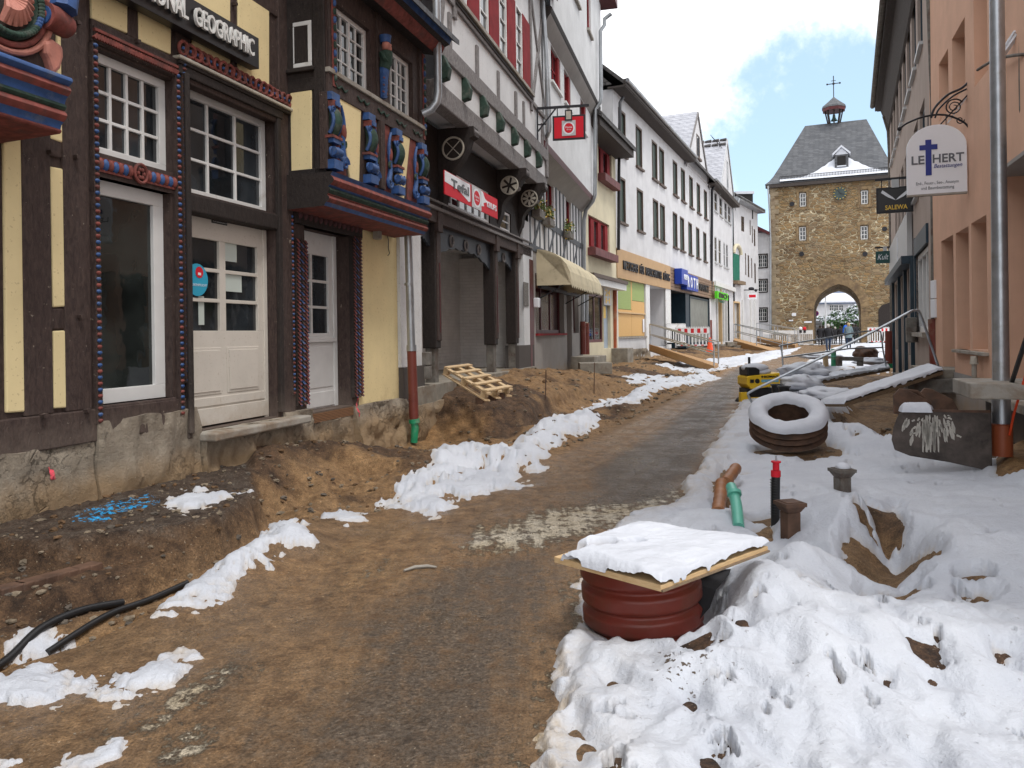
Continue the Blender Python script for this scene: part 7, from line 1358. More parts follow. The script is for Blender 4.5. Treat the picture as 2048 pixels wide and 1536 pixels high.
cz0, cz1 = FL.pt(1855, 352)[1], FL.pt(1855, 281)[1]; c0, c1 = FL.pt(1850, 320)[0], FL.pt(1862, 320)[0]; m = MB(); m.fb(FL, c0, c1, .046, .052, cz0, cz1); zb1 = FL.pt(1855, 296)[1]; m.fb(FL, c0-(c1-c0), c0, .046, .052, zb1-.04, zb1+.04); m.fb(FL, c1, c1+(c1-c0), .046, .052, zb1-.04, zb1+.04); m.build('blue_cross', M['lblue'], t)
zt0, zt1 = FL.pt(1840, 330)[1], FL.pt(1840, 313)[1]; text('LE', M['lgrey'], t, FL, FL.pt(1822,320)[0], c0-.015, zt0, zt1, .046, .005, bold=.02); text('HERT', M['lgrey'], t, FL, c1+.015, FL.pt(1927,320)[0], zt0+.005, zt1+.005, .046, .005, bold=.02)
text('Bestattungen', M['lblue'], t, FL, c1+.03, FL.pt(1923,320)[0], FL.pt(1890,338)[1], FL.pt(1890,328)[1], .046, .005, shear=.3); text('Erd-, Feuer-, See-, Anonym', M['lgrey'], t, FL, FL.pt(1831,360)[0], FL.pt(1916,360)[0], FL.pt(1870,371)[1], FL.pt(1870,363)[1], .046, .003); text('und Baumbestattung', M['lgrey'], t, FL, FL.pt(1841,370)[0], FL.pt(1907,370)[0], FL.pt(1870,381)[1], FL.pt(1870,373)[1], .046, .003)
m = MB()
def L3(u, v, o=0): s, z = FL.pt(u, v, o); return FL.P(s, o, z)
def curve(pts, n=8):
    out = []; P_ = [pts[0]]+list(pts)+[pts[-1]]
    for i in range(1, len(P_)-2):
        for k in range(n):
            t_ = k/n; p0, p1, p2, p3 = P_[i-1:i+3]; out.append(.5*((2*p1)+(p2-p0)*t_+(2*p0-5*p1+4*p2-p3)*t_**2+(-p0+3*p1-3*p2+p3)*t_**3))
    return out+[pts[-1]]
m.tube(curve([L3(1800,257), L3(1815,246), L3(1850,233), L3(1890,230), L3(1925,243), L3(1940,258)]), .016, 8); m.ball(L3(1799,258), .035, 8)
m.tube(curve([L3(1862,236), L3(1870,215), L3(1895,190), L3(1925,175), L3(1950,150), L3(1975,128)]), .018, 8); m.tube(curve([L3(1870,236), L3(1878,218), L3(1905,193), L3(1933,178)]), .014, 8)
m.rod(L3(1944,140), L3(1944,302), .05, .05); m.ball(L3(1950,205), (.09,.06,.09), 8); m.rod(L3(1944,298), L3(1950,298), .07); s_, z_ = FL.pt(1908, 214); scroll(m, FL, s_, z_, 0, .13, 2.2, .012, 0, 1, .5, 40); s_, z_ = FL.pt(1920, 240); scroll(m, FL, s_, z_, 0, .06, 1.5, .010, 0, -1, 0, 20)
for u in (1856, 1892): m.rod(L3(u, 232), L3(u, 254), .012)
m.rod(L3(1880,250), L3(1935,190), .02); m.build('bracket', M['iron'], t, smooth=True); m = MB()
for k in range(4): p, q = L3(1884+k*10, 253-k*17, .03).lerp(L3(1966, 122, .03), .1*k), None
m.rod(L3(1895,246,-.05), L3(1913,222,-.05), .05, .02); m.rod(L3(1916,218,-.05), L3(1932,196,-.05), .05, .02); m.rod(L3(1945,190,.05), L3(1962,168,.05), .05, .02); m.rod(L3(1964,165,.05), L3(1984,140,.05), .05, .02); m.build('lamp_strip', M['signwhite'], t)
# second bracket arm reaching to the frame edge
t2 = thing('sign_bracket', 'grey curved bracket arm with white strip reaching past the steel pole at the top right', 'bracket', tuple(L3(2000, 110))); m = MB(); Y2 = 9.5; m.tube(curve([PY(1955,140,10.5), PY(1985,122,10), PY(2020,112,9.4), PY(2060,108,9)]), .02, 8); m.build('arm', M['castg'], t2, smooth=True); m = MB(); m.rod(PY(2008,108,9.6), PY(2036,68,9.4), .05, .03); m.rod(PY(2008,95,9.6), PY(2030,62,9.4), .02, .03); m.build('white_strip', M['signwhite'], t2)
# black outdoor sign
Ps = FPK.P(FPK.pt(1829, 400)[0], 0, 0); FSW = Fac(Ps.x-.915*.95, Ps.y+.403*.95, .915, -.403)
t, m, a, b_, z0, z1, za, sb0 = hsign('hanging_sign', 'black hanging sign with white wing and yellow SALEWA lettering behind the white cross sign', FSW, 1752, 377, 1827, 423, 'iron', 'signblack', 354, 1838)
m.build('bracket', M['iron'], t); w = b_-a; h = z1-z0
for e in (-1, 1): m = MB(); c = a+w*.53; m.fpoly(FSW, [(c, z0+h*.48), (c+e*w*.08, z0+h*.6), (c+e*w*.36, z0+h*.90), (c+e*w*.40, z0+h*.80), (c+e*w*.2, z0+h*.60)], .04, .045); m.build('wing', M['signwhite'], t)
text('SALEWA', M['gold'], t, FSW, a+w*.24, a+w*.84, z0+h*.12, z0+h*.30, .04, .006, bold=.02); m = MB(); m.fb(FSW, a+w*.42, a+w*.62, -.03, .06, z1-.02, z1+h*.28); m.build('plaque', M['signgrey'], t)
Ps = FPK.P(FPK.pt(1788, 510)[0], 0, 0); FKU = Fac(Ps.x-.915*1.1, Ps.y+.403*1.1, .915, -.403)
t, m, a, b_, z0, z1, za, sb0 = hsign('hanging_sign', 'small dark green hanging sign with white script in front of the tower', FKU, 1751, 503, 1782, 526, 'kgreen', 'kgreen', 494, 1788); m.build('bracket', M['iron'], t)
text('Kult', M['signwhite'], t, FKU, a+.12*(b_-a), a+.85*(b_-a), z0+.3*(z1-z0), z0+.75*(z1-z0), .04, .006, shear=.35); m = MB(); m.fb(FKU, a+(b_-a)*.5, a+(b_-a)*.75, -.03, .06, z1, z1+.16); m.build('plaque', M['signgrey'], t)
# ================================================================== steel pole in its sleeve
Yq = 7.9; pt_, pb_ = PY(1993, -60, Yq), PY(2002, 772, Yq)
t = thing('steel_pole', 'tall galvanised steel pole standing in an orange-brown plastic sleeve at the right', 'pole', tuple(PY(2003, 870, Yq)))
b = MB(); b.tube([pt_, pb_], [.068, .078], 20); b.build('mast', M['galv'], t, smooth=True); b = MB(); b.tube([PY(2001.5, 768, Yq), PY(2003, 858, Yq)], .086, 20); b.tube([PY(2001.5, 772, Yq), PY(2001.6, 776, Yq)], .092, 20); b.build('lower_mast', M['galv'], t, smooth=True)
b = MB(); b.lathe([(.100,-.32),(.100,0),(.108,.005),(.100,.012),(.088,0),(.088,-.3)], 24, 0, Matrix.Translation(PY(2003, 849, Yq))); b.build('sleeve', M['pvc'], t, smooth=True)
b = MB(); b.tube([PY(2012, 800, 7.9), PY(2048, 690, 7.0), PY(2080, 600, 6.6)], .022, 8); tag(b.build('black_hose', M['blackp'], None, smooth=True), 'black hose slanting down beside the steel pole', 'hose')
b = MB(); b.tube([PY(2019, 870, 7.8), PY(2027, 830, 7.7), PY(2045, 770, 7.4), PY(2070, 690, 7)], .012, 8); tag(b.build('orange_cable', M['conec'], None, smooth=True), 'orange cable slanting down beside the steel pole', 'cable')
b = MB(); b.tube([PY(2044, -40, 9.3), PY(2042, 160, 9.3), PY(2043, 220, 9.3), PY(2047, 236, 9.3), PY(2070, 240, 9.3)], .028, 10); tag(b.build('wall_conduit', M['castg'], None, smooth=True), 'grey conduit bending at the top right edge of the apricot wall', 'conduit')
# ================================================================== excavator bucket
Yb = 7.7; FBk = Fac(*PY(1787, 870, Yb+.25)[:2], 1, -.30)
def kb(u, v, o=0): return FBk.pt(u, v, o)
bk = thing('excavator_bucket', 'dirty dark steel digger bucket splashed with dried white mortar lying in the snow', 'bucket', tuple(PY(1890, 930, Yb)))
q = [kb(*p) for p in ((1806,818),(1850,820),(1920,822),(1978,824),(1983,828),(1984,945),(1960,938),(1900,925),(1820,912),(1790,900),(1784,880),(1788,855),(1795,835))]
m = MB(); m.fpoly(FBk, q, -.04, .0); sl_ = m.build('shell', M['steeldk'], bk, bev=.01)
m = MB(); s0, zt = kb(1806, 818); s1 = kb(1981, 825)[0]; m.hexa([FBk.P(s0,0,zt-.03),FBk.P(s1,0,zt-.03),FBk.P(s1,-.45,zt-.10),FBk.P(s0,-.45,zt-.10),FBk.P(s0,0.01,zt),FBk.P(s1,0.01,zt),FBk.P(s1,-.45,zt-.07),FBk.P(s0,-.45,zt-.07)]); m.build('top_rim', M['rust'], bk, bev=.006)
m = MB(); m.fb(FBk, s1-.02, s1+.01, -.45, -.01, zt-.58, zt-.05); m.build('side_plate', M['steeldk'], bk); 
for (sx, oo_, sc2) in ((.04, -.30, 1), (.30, -.40, .9)):
    m = MB(); z = zt-.08; m.fpoly(FBk, [(s0+sx-.08, z), (s0+sx-.08, z+.20), (s0+sx-.02, z+.27), (s0+sx+.05, z+.26), (s0+sx+.25, z+.15), (s0+sx+.32, z)], oo_-.02, oo_+.02); m.build('mounting_bracket', M['rust'], bk, bev=.008)
m = MB(); m.tube([FBk.P(s0+.05, -.33, zt+.17), FBk.P(s0+.2, -.36, zt+.15), FBk.P(s0+.32, -.36, zt+.04), FBk.P(s0+.34, -.36, zt-.08)], .022, 8); m.build('lifting_bar', M['rust'], bk, smooth=True)
cr = random.Random(8); sp = MB()
for k in range(80):
    u = cr.choice([1826,1836,1843,1850,1858,1862,1866,1872,1882,1890,1897]) + cr.gauss(0, 7); v0 = cr.uniform(828, 870); ln = cr.uniform(4, 50)*(1.2 if 1840 < u < 1875 else .6); dx = (u-1858)*.25
    s_, z_ = kb(u, v0); e_, f_ = kb(u+dx*.5, min(v0+ln, 905)); sp.fpoly(FBk, [(s_-.004, z_), (s_+.006, z_+.004), (max(s_, e_)+.016*cr.random()**2+.002, (z_+f_)/2), (e_+.004, f_), (e_-.006, f_+.01), (min(s_, e_)-.014*cr.random()**2, (z_+f_)/2)], -.0, .003)
sp.build('mortar_splash', pm('dried_mortar', (.42,.40,.36), .9, .2, 20), sl_)
def cap(parent, F, poly, z, th, mat='snowcap', seed=0, res=26, axis=None, name='snow_cap'):
    """snow lying on a flat polygon given in (s,o) of F at height z(s,o)"""
    xs = [p[0] for p in poly]; ys = [p[1] for p in poly]; X, Y = np.meshgrid(np.linspace(min(xs)-.02, max(xs)+.02, res*2), np.linspace(min(ys)-.02, max(ys)+.02, res)); sd = sdp(X, Y, poly)+.02*fbm(X, Y, 14, 3, .6, seed)
    t = np.minimum(th*(1+.5*fbm(X, Y, 5, 3, .6, seed)), np.sqrt(np.maximum(sd, 0)*th*1.6)); t = np.where(sd < 0, -.02, t); vs = []; zf = z if callable(z) else (lambda a, b: z)
    for i in range(res):
        for j in range(res*2): vs.append(F.P(X[i, j], Y[i, j], zf(X[i, j], Y[i, j])+t[i, j]))
    fs = []; n = res*2
    for i in range(res-1):
        for j in range(n-1):
            if max(sd[i, j], sd[i, j+1], sd[i+1, j], sd[i+1, j+1]) > 0: fs.append((i*n+j, i*n+j+1, (i+1)*n+j+1, (i+1)*n+j))
    m = MB(); m.add(vs, fs); used = sorted({i for f in fs for i in f}); mp = {a: b for b, a in enumerate(used)}; m.v = [m.v[i] for i in used]; m.f = [[mp[i] for i in f] for f in m.f]
    return m.build(name, M[mat], parent, smooth='all')
cap(bk, FBk, [(s0-.02, .03), (s0+.26, .03), (s0+.30, -.10), (s0+.1, -.16), (s0-.02, -.1)], zt-.01, .07)
# ================================================================== ribbed pipe with snowy board
pc = PZ(1264, 1265, 0); pc = Vector((.72, 4.33, -.04)); R0 = .335
rp_ = thing('ribbed_pipe', 'large red-brown ribbed shaft pipe with a snow-covered board on top', 'pipe', (pc.x, pc.y, 0))
prof = []; H_ = .50; nR = 4
for k in range(nR*12+1): t_ = k/(nR*12); w_ = math.cos(2*math.pi*nR*t_); prof.append((R0-.020+.020*(1-max(0, w_)**1.3)-.012*max(0, w_)**4, -.06+H_*t_))
prof += [(R0-.06, -.06+H_), (R0-.07, -.06)]
m = MB(); m.lathe(prof, 64, 0, Matrix.Translation(pc) @ Matrix.Rotation(math.radians(-3), 4, 'Y')); m.build('pipe_wall', M['pvcr'], rp_, smooth='all')
bd_ = thing('plywood_board', 'square plywood board under thick snow lying across the ribbed pipe', 'board', (pc.x, pc.y, .44))
zbd = lambda u, v, z: PZ(u, v, z)
bp = [zbd(1108,1113,.462), zbd(1322,1171,.435), zbd(1536,1092,.47), zbd(1275,1060,.49)]
m = MB(); dn = Vector((0,0,-.032)); m.hexa([*(p+dn for p in bp), *bp]); m.build('panel', M['pine'], bd_, bev=.003)
m = MB(); e = (bp[2]-bp[1]); m.rod(bp[1]+Vector((.004,-.004,-.026)), bp[2]+Vector((.004,-.004,-.026)), .012, .010); m.build('dark_ply_edge', M['oldw'], bd_)
def cap3(parent, P4, th, seed, n=70, inset=None, name='snow_cap', bare=()):
    X, Y = np.meshgrid(np.linspace(-.01, 1.01, n), np.linspace(-.01, 1.01, n)); L1 = (P4[1]-P4[0]).length; L2 = (P4[3]-P4[0]).length
    sd = np.minimum(np.minimum(X, 1-X)*L1, np.minimum(Y, 1-Y)*L2)+.012+.035*fbm(X*L1, Y*L2, 9, 4, .6, seed)
    for (bx_, by_, br_) in bare: sd = np.minimum(sd, np.hypot((X-bx_)*L1, (Y-by_)*L2)-br_+.05*fbm(X*L1, Y*L2, 12, 3, .6, seed+3))
    t = np.minimum(th*(1+.9*fbm(X*L1, Y*L2, 2.5, 3, .6, seed)+.35*fbm(X*L1, Y*L2, 10, 3, .6, seed+9)), np.sqrt(np.maximum(sd, 0)*th*1.8)); t = np.where(sd <= 0, -.01, t); vs = []
    for i in range(n):
        for j in range(n): x, y = X[i, j], Y[i, j]; vs.append(P4[0]*(1-x)*(1-y)+P4[1]*x*(1-y)+P4[2]*x*y+P4[3]*(1-x)*y+Vector((0,0,t[i, j])))
    fs = [(i*n+j, i*n+j+1, (i+1)*n+j+1, (i+1)*n+j) for i in range(n-1) for j in range(n-1) if max(sd[i, j], sd[i, j+1], sd[i+1, j], sd[i+1, j+1]) > 0]
    used = sorted({i for f in fs for i in f}); mp = {a: b for b, a in enumerate(used)}; m = MB(); m.add([vs[i] for i in used], [[mp[i] for i in f] for f in fs]); return m.build(name, M['snowcap'], parent, smooth='all')
cap3(bd_, bp, .062, 4, 110, bare=[(.18, .30, .05), (.0, .12, .10), (.33, .5, .025)])
# black fleece between pipe and mound
m = MB(); A = [PY(1378,1200,4.3), PY(1384,1165,4.35), PY(1415,1145,4.4), PY(1462,1138,4.5), PY(1458,1150,4.45), PY(1432,1180,4.3), PY(1420,1215,4.2), PY(1385,1255,4.1)]; m.add(A+[p+Vector((-.02,.1,-.03)) for p in A], [tuple(range(8)), tuple(range(15, 7, -1))]+[(i, (i+1) % 8, 8+(i+1) % 8, 8+i) for i in range(8)]); tag(m.build('black_fleece', M['cloth_b'], None), 'black drainage fleece poking out of the snow beside the ribbed pipe', 'fleece')
# ================================================================== tilted snowy ring
rc0 = PY(1576, 825, 10.2); Mt = Matrix.Translation(rc0) @ Matrix.Rotation(math.radians(24), 4, 'X') @ Matrix.Rotation(math.radians(-7), 4, 'Y')
rg_ = thing('concrete_ring', 'tilted brown ribbed shaft ring topped with thick snow', 'ring', tuple(rc0-Vector((0,0,.3))))
Ro, Ri = .49, .29; m = MB(); pr = [(Ri+.02, -.40), (Ri, 0), (Ro-.02, 0)]+[(Ro-.012+.02*math.cos(k*math.pi/3), -.02-.27*k/18) for k in range(19)]; m.lathe(pr, 56, 0, Mt); m.build('ring_wall', M['rust'], rg_, smooth=True)
m = MB(); vs = []; nS, nT = 80, 14
for i in range(nS):
    a = 2*math.pi*i/nS
    for j in range(nT+1):
        t_ = j/nT; wob_ = .02*mnoise.noise(Vector((math.cos(a)*2, math.sin(a)*2, 3))); r_ = (Ri-.035+wob_)+(Ro+.02-Ri+.035)*t_; z_ = .095*(1-abs(2*t_-1)**2.6)**.6+.02*mnoise.noise(Vector((math.cos(a)*3, math.sin(a)*3, t_*2)))-.02; vs.append(Mt @ Vector((r_*math.cos(a), r_*math.sin(a), z_)))
m.add(vs, [(i*(nT+1)+j, ((i+1) % nS)*(nT+1)+j, ((i+1) % nS)*(nT+1)+j+1, i*(nT+1)+j+1) for i in range(nS) for j in range(nT)]); m.build('snow_cap', M['snowcap'], rg_, smooth='all')
# ================================================================== small pipework and surface boxes
Ya = PZ(1551, 1030, .18).y; b0 = PY(1550, 1034, Ya); t = thing('spindle_post', 'black valve spindle post with red collars sticking out of the snow', 'post', tuple(b0))
m = MB(); m.tube([b0-Vector((0,0,.1)), PY(1551.5, 948, Ya)], .034, 16)
for k in range(14): z = b0.z+.02+k*.021; m.tube([Vector((b0.x, b0.y, z)), Vector((b0.x, b0.y, z+.006))], .0355, 16)
m.build('black_sleeve', M['blackp'], t, smooth=True); m = MB(); m.tube([PY(1551.5, 953, Ya), PY(1551.5, 941, Ya)], .038, 16); m.build('red_band', M['signred'], t, smooth=True); m = MB(); m.tube([PY(1552, 940, Ya), PY(1552, 924, Ya)], .026, 14); m.tube([PY(1552, 925, Ya), PY(1552, 922, Ya)], .038, 14); m.build('red_cap', M['signred'], t, smooth=True); m = MB(); m.tube([PY(1552, 923, Ya), PY(1552, 911, Ya)], .008, 8); m.build('square_key', M['galv'], t)
def surfbox(u, vt, vb, w, mat, label, z, capsnow):
    Y = PZ(u, vb, z).y; top = PY(u, vt, Y); zb = PY(u, vb, Y).z-.15; s = w/2; t = thing('surface_box', label, 'surface box', (top.x, Y, zb+.15), 'cast-iron surface boxes'); m = MB()
    Fq = Fac(top.x, Y, 1, .25); prf = [(s*.60, zb), (s*.62, top.z-.075), (s*.92, top.z-.03)]
    for (r0, z0), (r1, z1) in zip(prf[:-1], prf[1:]): m.hexa([Fq.P(-r0,r0,z0),Fq.P(r0,r0,z0),Fq.P(r0,-r0,z0),Fq.P(-r0,-r0,z0),Fq.P(-r1,r1,z1),Fq.P(r1,r1,z1),Fq.P(r1,-r1,z1),Fq.P(-r1,-r1,z1)])
    m.build('shaft', M[mat], t, bev=.006); m = MB(); m.fb(Fq, -s, s, -s, s, top.z-.03, top.z); m.fb(Fq, -s*.78, s*.78, -s*.78, s*.78, top.z, top.z+.006); m.build('lid', M[mat], t, bev=.005)
    if capsnow: m = MB(); m.ball(Vector((top.x+.01, Y, top.z+.01)), (s*.75, s*.7, .045), 14); m.build('snow_cap', M['snowcap'], t, smooth='all')
surfbox(1580, 1003, 1052, .175, 'rust', 'rusty square-topped surface box beside the black spindle post', .18, False); surfbox(1684, 937, 972, .175, 'castg', 'grey square-topped surface box with a little snow cap', .25, True)
t = thing('drain_elbow', 'pale green plastic pipe bend half buried in snow', 'pipe', tuple(PY(1470, 1000, 6.2))); m = MB(); m.tube(curve([PY(1462, 974, 6.45), PY(1468, 991, 6.3), PY(1473, 1012, 6.15), PY(1477, 1055, 5.9)]), .045, 16); m.tube([PY(1468,984,6.3), PY(1469,990,6.28)], .058, 16); m.build('pipe', M['pgreen2'], t, smooth=True)
for i, (P_, lab) in enumerate((([(1443,966,7.2),(1440,996,6.9),(1436,1025,6.5)], 'nearer terracotta ribbed pipe end beside the pale green bend'), ([(1472,936,7.8),(1452,964,7.4)], 'further terracotta ribbed pipe end above the pale green bend'))):
    m = MB(); pp_ = curve([PY(*p) for p in P_]); m.tube(pp_, [.055+.006*math.sin(k*2.2) for k in range(len(pp_))], 16); tag(m.build('clay_pipe', M['clay'], None, smooth=True), lab, 'pipe', 'terracotta pipes beside the road')
# black cables in the kerb trench
for i, (P_, r_, lab) in enumerate((([(-140,1370),(0,1306),(80,1262),(160,1226),(245,1197)], .024, 'thick black cable emerging at the lower left'), ([(95,1278),(180,1240),(230,1216),(300,1185),(375,1158)], .020, 'thinner black cable running beside the snow at the lower left'))):
    pts = [PZ(u, v, .0) for u, v in P_]; pts = [Vector((p.x, p.y, gz(p.x, p.y)+r_*1.3)) for p in pts]; m = MB(); m.tube(curve(pts), r_, 12); tag(m.build('cable_duct', M['blackp'], None, smooth=True), lab, 'cable')
# ================================================================== pallet
pA, pB, pC, pD = PY(889, 733, 13.0), PY(937, 727, 13.6), PY(1018, 768, 12.2), PY(975, 784, 11.4)
t = thing('wooden_pallet', 'light wooden pallet leaning from the passage floor onto the rubble', 'pallet', tuple((pA+pD)/2))
ex = (pB-pA); ey = (pD-pA); up_ = ex.cross(ey).normalized(); up_ = up_ if up_.z > 0 else -up_
lb = MB()
for k in range(5): c = pA+ey*(.05+.225*k); lb = MB(); lb.rod(c, c+ex, .10, .022, up=up_); lb.build('deck_board', M['pallet'], t)
for k in range(3): c = pA+ex*(.06+.44*k)-up_*.03; lb = MB(); lb.rod(c, c+ey, .07, .03, up=up_); lb.build('stringer', M['pallet'], t)
for k in range(3):
    for j in range(3): c = pA+ex*(.02+.44*k)+ey*(.03+.44*j)-up_*.085; lb = MB(); lb.rod(c, c+ex*.12, .09, .08, up=up_); lb.build('block', M['pallet'], t)
for k in range(3): c = pA+ex*(.04+.44*k)-up_*.135; lb = MB(); lb.rod(c, c+ey, .09, .02, up=up_); lb.build('bottom_board', M['pallet'], t)
for i in range(2):
    c = PY(848, 745-i*28, 13.2); m = MB(); m.box(c.x-.1, c.x+.12, c.y-.15, c.y+.15, c.z-.11, c.z+.11); tag(m.build('hollow_block', M['castg'], None, bev=.01), ('lower' if i == 0 else 'upper')+' of two dark hollow blocks stacked by the red downpipe', 'block', 'dark blocks in the passage')
# ================================================================== boardwalks and rails
def rail(name, label, pts, r=.025, mat='galv', group=None, extra=()):
    m = MB(); m.tube(curve([PY(*p) for p in pts], 5), r, 8)
    for e in extra: m.tube([PY(*p) for p in e], r, 8)
    return tag(m.build(name, M[mat], None, smooth=True), label, 'handrail', group)
def plank(name, label, P4, th, mat, snow=0, seed=1, cat='plank'):
    t = thing(name, label, cat, tuple(sum(P4, Vector())/4)); m = MB(); dn = Vector((0,0,-th)); m.hexa([*(p+dn for p in P4), *P4]); m.build('boards', M[mat], t, bev=.005)
    if snow: cap3(t, P4, snow, seed, 60)
    return t
plank('gangplank', 'long snowy plank ramp rising right to the stone steps of the apricot house', [PY(1640,806,12.6), PY(1690,806,11.9), PY(1886,742,13.1), PY(1858,733,14.0)], .06, 'oldw', .07, 2)
plank('gangplank', 'further snowy plank leading right to the red standpipe of the pink house', [PY(1590,762,19.5), PY(1600,770,18.6), PY(1780,738,24.5), PY(1776,730,26)], .07, 'oldw', .08, 5)
rail('handrail', 'long steel handrail sloping up over the yellow roller and bending down at the steps', [(1516,832,14),(1508,812,14),(1497,792,14),(1500,784,14),(1540,764,13.9),(1640,716,13.7),(1760,656,13.5),(1815,626,13.4),(1830,621,13.4),(1840,627,13.4),(1862,690,13.5),(1882,748,13.6)], .022)
rail('handrail', 'steel handrail of the further plank in front of the walkers', [(1566,734,22),(1564,708,22),(1562,694,22),(1566,690,22),(1640,678,23),(1720,664,24),(1755,662,24.5),(1762,668,24.5),(1766,700,24.5),(1773,738,24.5)], .024, extra=[[(1565,715,22),(1640,705,23),(1700,697,24),(1766,695,24.5)]])
# ramp 1
rA = [PY(1298,690,38), PY(1303,688,36.8), PY(1437,733,33.0), PY(1432,729,34.4)]
t = plank('access_ramp', 'nearer timber access ramp with steel rails down from the white panelled entrance', [PY(1298,690,38), PY(1298,688,36.6), PY(1428,732,32.6), PY(1437,727,34.4)], .3, 'rampw', 0, cat='ramp')
def railset(t, A, B, h, n, r=.03):
    m = MB(); 
    for k in (h, h*.5): m.tube([A+Vector((0,0,k)), B+Vector((0,0,k))], r, 6)
    for i in range(n): p = A.lerp(B, i/(n-1)); m.tube([p, p+Vector((0,0,h))], r, 6)
    m.build('handrail', M['galv'], t, smooth=True)
railset(t, PY(1300,690,36.8), PY(1428,732,32.8), 1.0, 2); railset(t, PY(1302,688,38.2), PY(1437,728,34.3), 1.0, 2)
t = plank('access_ramp', 'middle timber access ramp with steel rails beside the pile of blocks', [PY(1470,676,60), PY(1466,680,56), PY(1565,708,49), PY(1575,703,53)], .45, 'rampw', 0, cat='ramp'); railset(t, PY(1468,678,57), PY(1565,706,49.5), 1.1, 3); railset(t, PY(1472,676,60), PY(1575,702,53), 1.1, 3)
t = plank('access_ramp', 'furthest timber access ramp ending by the white barriers', [PY(1515,672,70), PY(1512,675,67), PY(1590,690,58), PY(1596,687,62)], .35, 'rampw', 0, cat='ramp'); railset(t, PY(1514,674,67), PY(1590,690,58.5), 1.2, 3); railset(t, PY(1520,672,70), PY(1596,687,62), 1.2, 3)
# ================================================================== barriers
def barrier(C, dx, dy, w, h, red, label, tilt=0, group='red and white plastic barriers'):
    l = math.hypot(dx, dy); F = Fac(C.x-dx/l*w/2, C.y-dy/l*w/2, dx, dy); t = thing('plastic_barrier', label, 'barrier', tuple(C), group); z0 = C.z; m = MB()
    m.fb(F, 0, w, -.03, .03, z0+.08, z0+.16); m.fb(F, 0, w, -.03, .03, z0+h-.34, z0+h-.30); m.fb(F, 0, w, -.03, .03, z0+h-.06, z0+h-.02); m.fb(F, 0, .06, -.03, .03, z0, z0+h); m.fb(F, w-.06, w, -.03, .03, z0, z0+h); n = int(w/.16)
    for k in range(1, n): x = w*k/n; m.fb(F, x-.03, x+.03, -.02, .02, z0+.16, z0+h-.34)
    for k in range(n*2): x = w*(k+.5)/(n*2); m.fb(F, x-.015, x+.015, -.02, .02, z0+h-.02, z0+h+.04)
    m.build('barrier_frame', M['bwr'], t); m = MB(); m.fb(F, .06, w-.06, -.025, .025, z0+h-.30, z0+h-.06); bdr = m.build('reflector_board', M['bwr'], t)
    if red:
        m = MB(); n = 5
        for k in range(n): a = .06+(w-.12)*(k*2+.5)/(2*n); m.fb(F, a, a+(w-.12)/(2*n), .026, .029, z0+h-.295, z0+h-.065)
        m.build('red_stripes', M['brd'], bdr)
        m = MB()
        for k in range(4): a = w*.15+w*.2*k; m.fb(F, a, a+.14, .031, .034, z0+.09, z0+.15)
        m.build('red_stripes', M['brd'], t)
    m = MB(); 
    for x in (.15, w-.15): p = F.P(x, 0, z0+.04); m.box(p.x-.1, p.x+.1, p.y-.35, p.y+.35, z0, z0+.09)
    m.build('barrier_feet', M['blackp'], t); return t
barrier(PY(1385, 695, 40), .95, -.15, 1.75, 1.05, True, 'red and white striped barrier in front of the glazed shop'); barrier(PY(1352, 688, 42.5), .9, .5, 1.4, 1.1, False, 'plain white barrier half behind the striped one at the shop')
for i, (u, y, lab) in enumerate(((1540, 70, 'leftmost white barrier at the foot of the tower'), (1567, 69.5, 'second white barrier from the left at the foot of the tower'), (1592, 69, 'third white barrier from the left at the foot of the tower'), (1612, 68.5, 'white barrier nearest the arch with warning lamps on it'))): barrier(PY(u, 691, y), 1, -.1, 1.2, 1.35, False, lab, group='white barriers below the tower')
barrier(PY(1757, 686, 57), 1, -.2, 1.5, 1.15, True, 'red and white barrier right of the gate arch')
for u, mt, lab in ((1601, 'signwhite', 'white warning lamp on the barriers left of the arch'), (1609, 'signred', 'red warning lamp on the barriers left of the arch')):
    c = PY(u, 660, 68.5); t = thing('warning_lamp', lab, 'lamp', tuple(c)); m = MB(); m.ball(c+Vector((0,0,.12)), (.17,.1,.17), 10); m.build('lens', M[mt], t, smooth=True); m = MB(); m.box(c.x-.1, c.x+.1, c.y-.06, c.y+.06, c.z-.25, c.z); m.build('battery_case', M['iron'], t)
# cone
c = PY(1420, 703, 37.5); t = thing('traffic_cone', 'small orange-red traffic cone beside the red standpipe', 'cone', tuple(c)); m = MB(); m.lathe([(.19,0),(.17,.06),(.05,.68),(.0,.69)], 16, 0, Matrix.Translation(c)); m.build('cone_body', M['conec'], t, smooth=True); m = MB(); m.box(c.x-.2, c.x+.2, c.y-.2, c.y+.2, c.z-.02, c.z+.03); m.build('cone_base', M['conec'], t)
# block steps in front of the green shop
r = random.Random(11)
for k in range(9): c = PY(r.uniform(1436, 1474), r.uniform(688, 704), 55); m = MB(); m.box(c.x-.35, c.x+.35, c.y-.3, c.y+.3, c.z-.17, c.z+.17); tag(m.build('stone_block', M['conc'] if k % 3 else M['oldw'], None, bev=.02), 'rough stone block in the loose step pile before the green-sign shop', 'block', 'stone blocks before the green-sign shop')
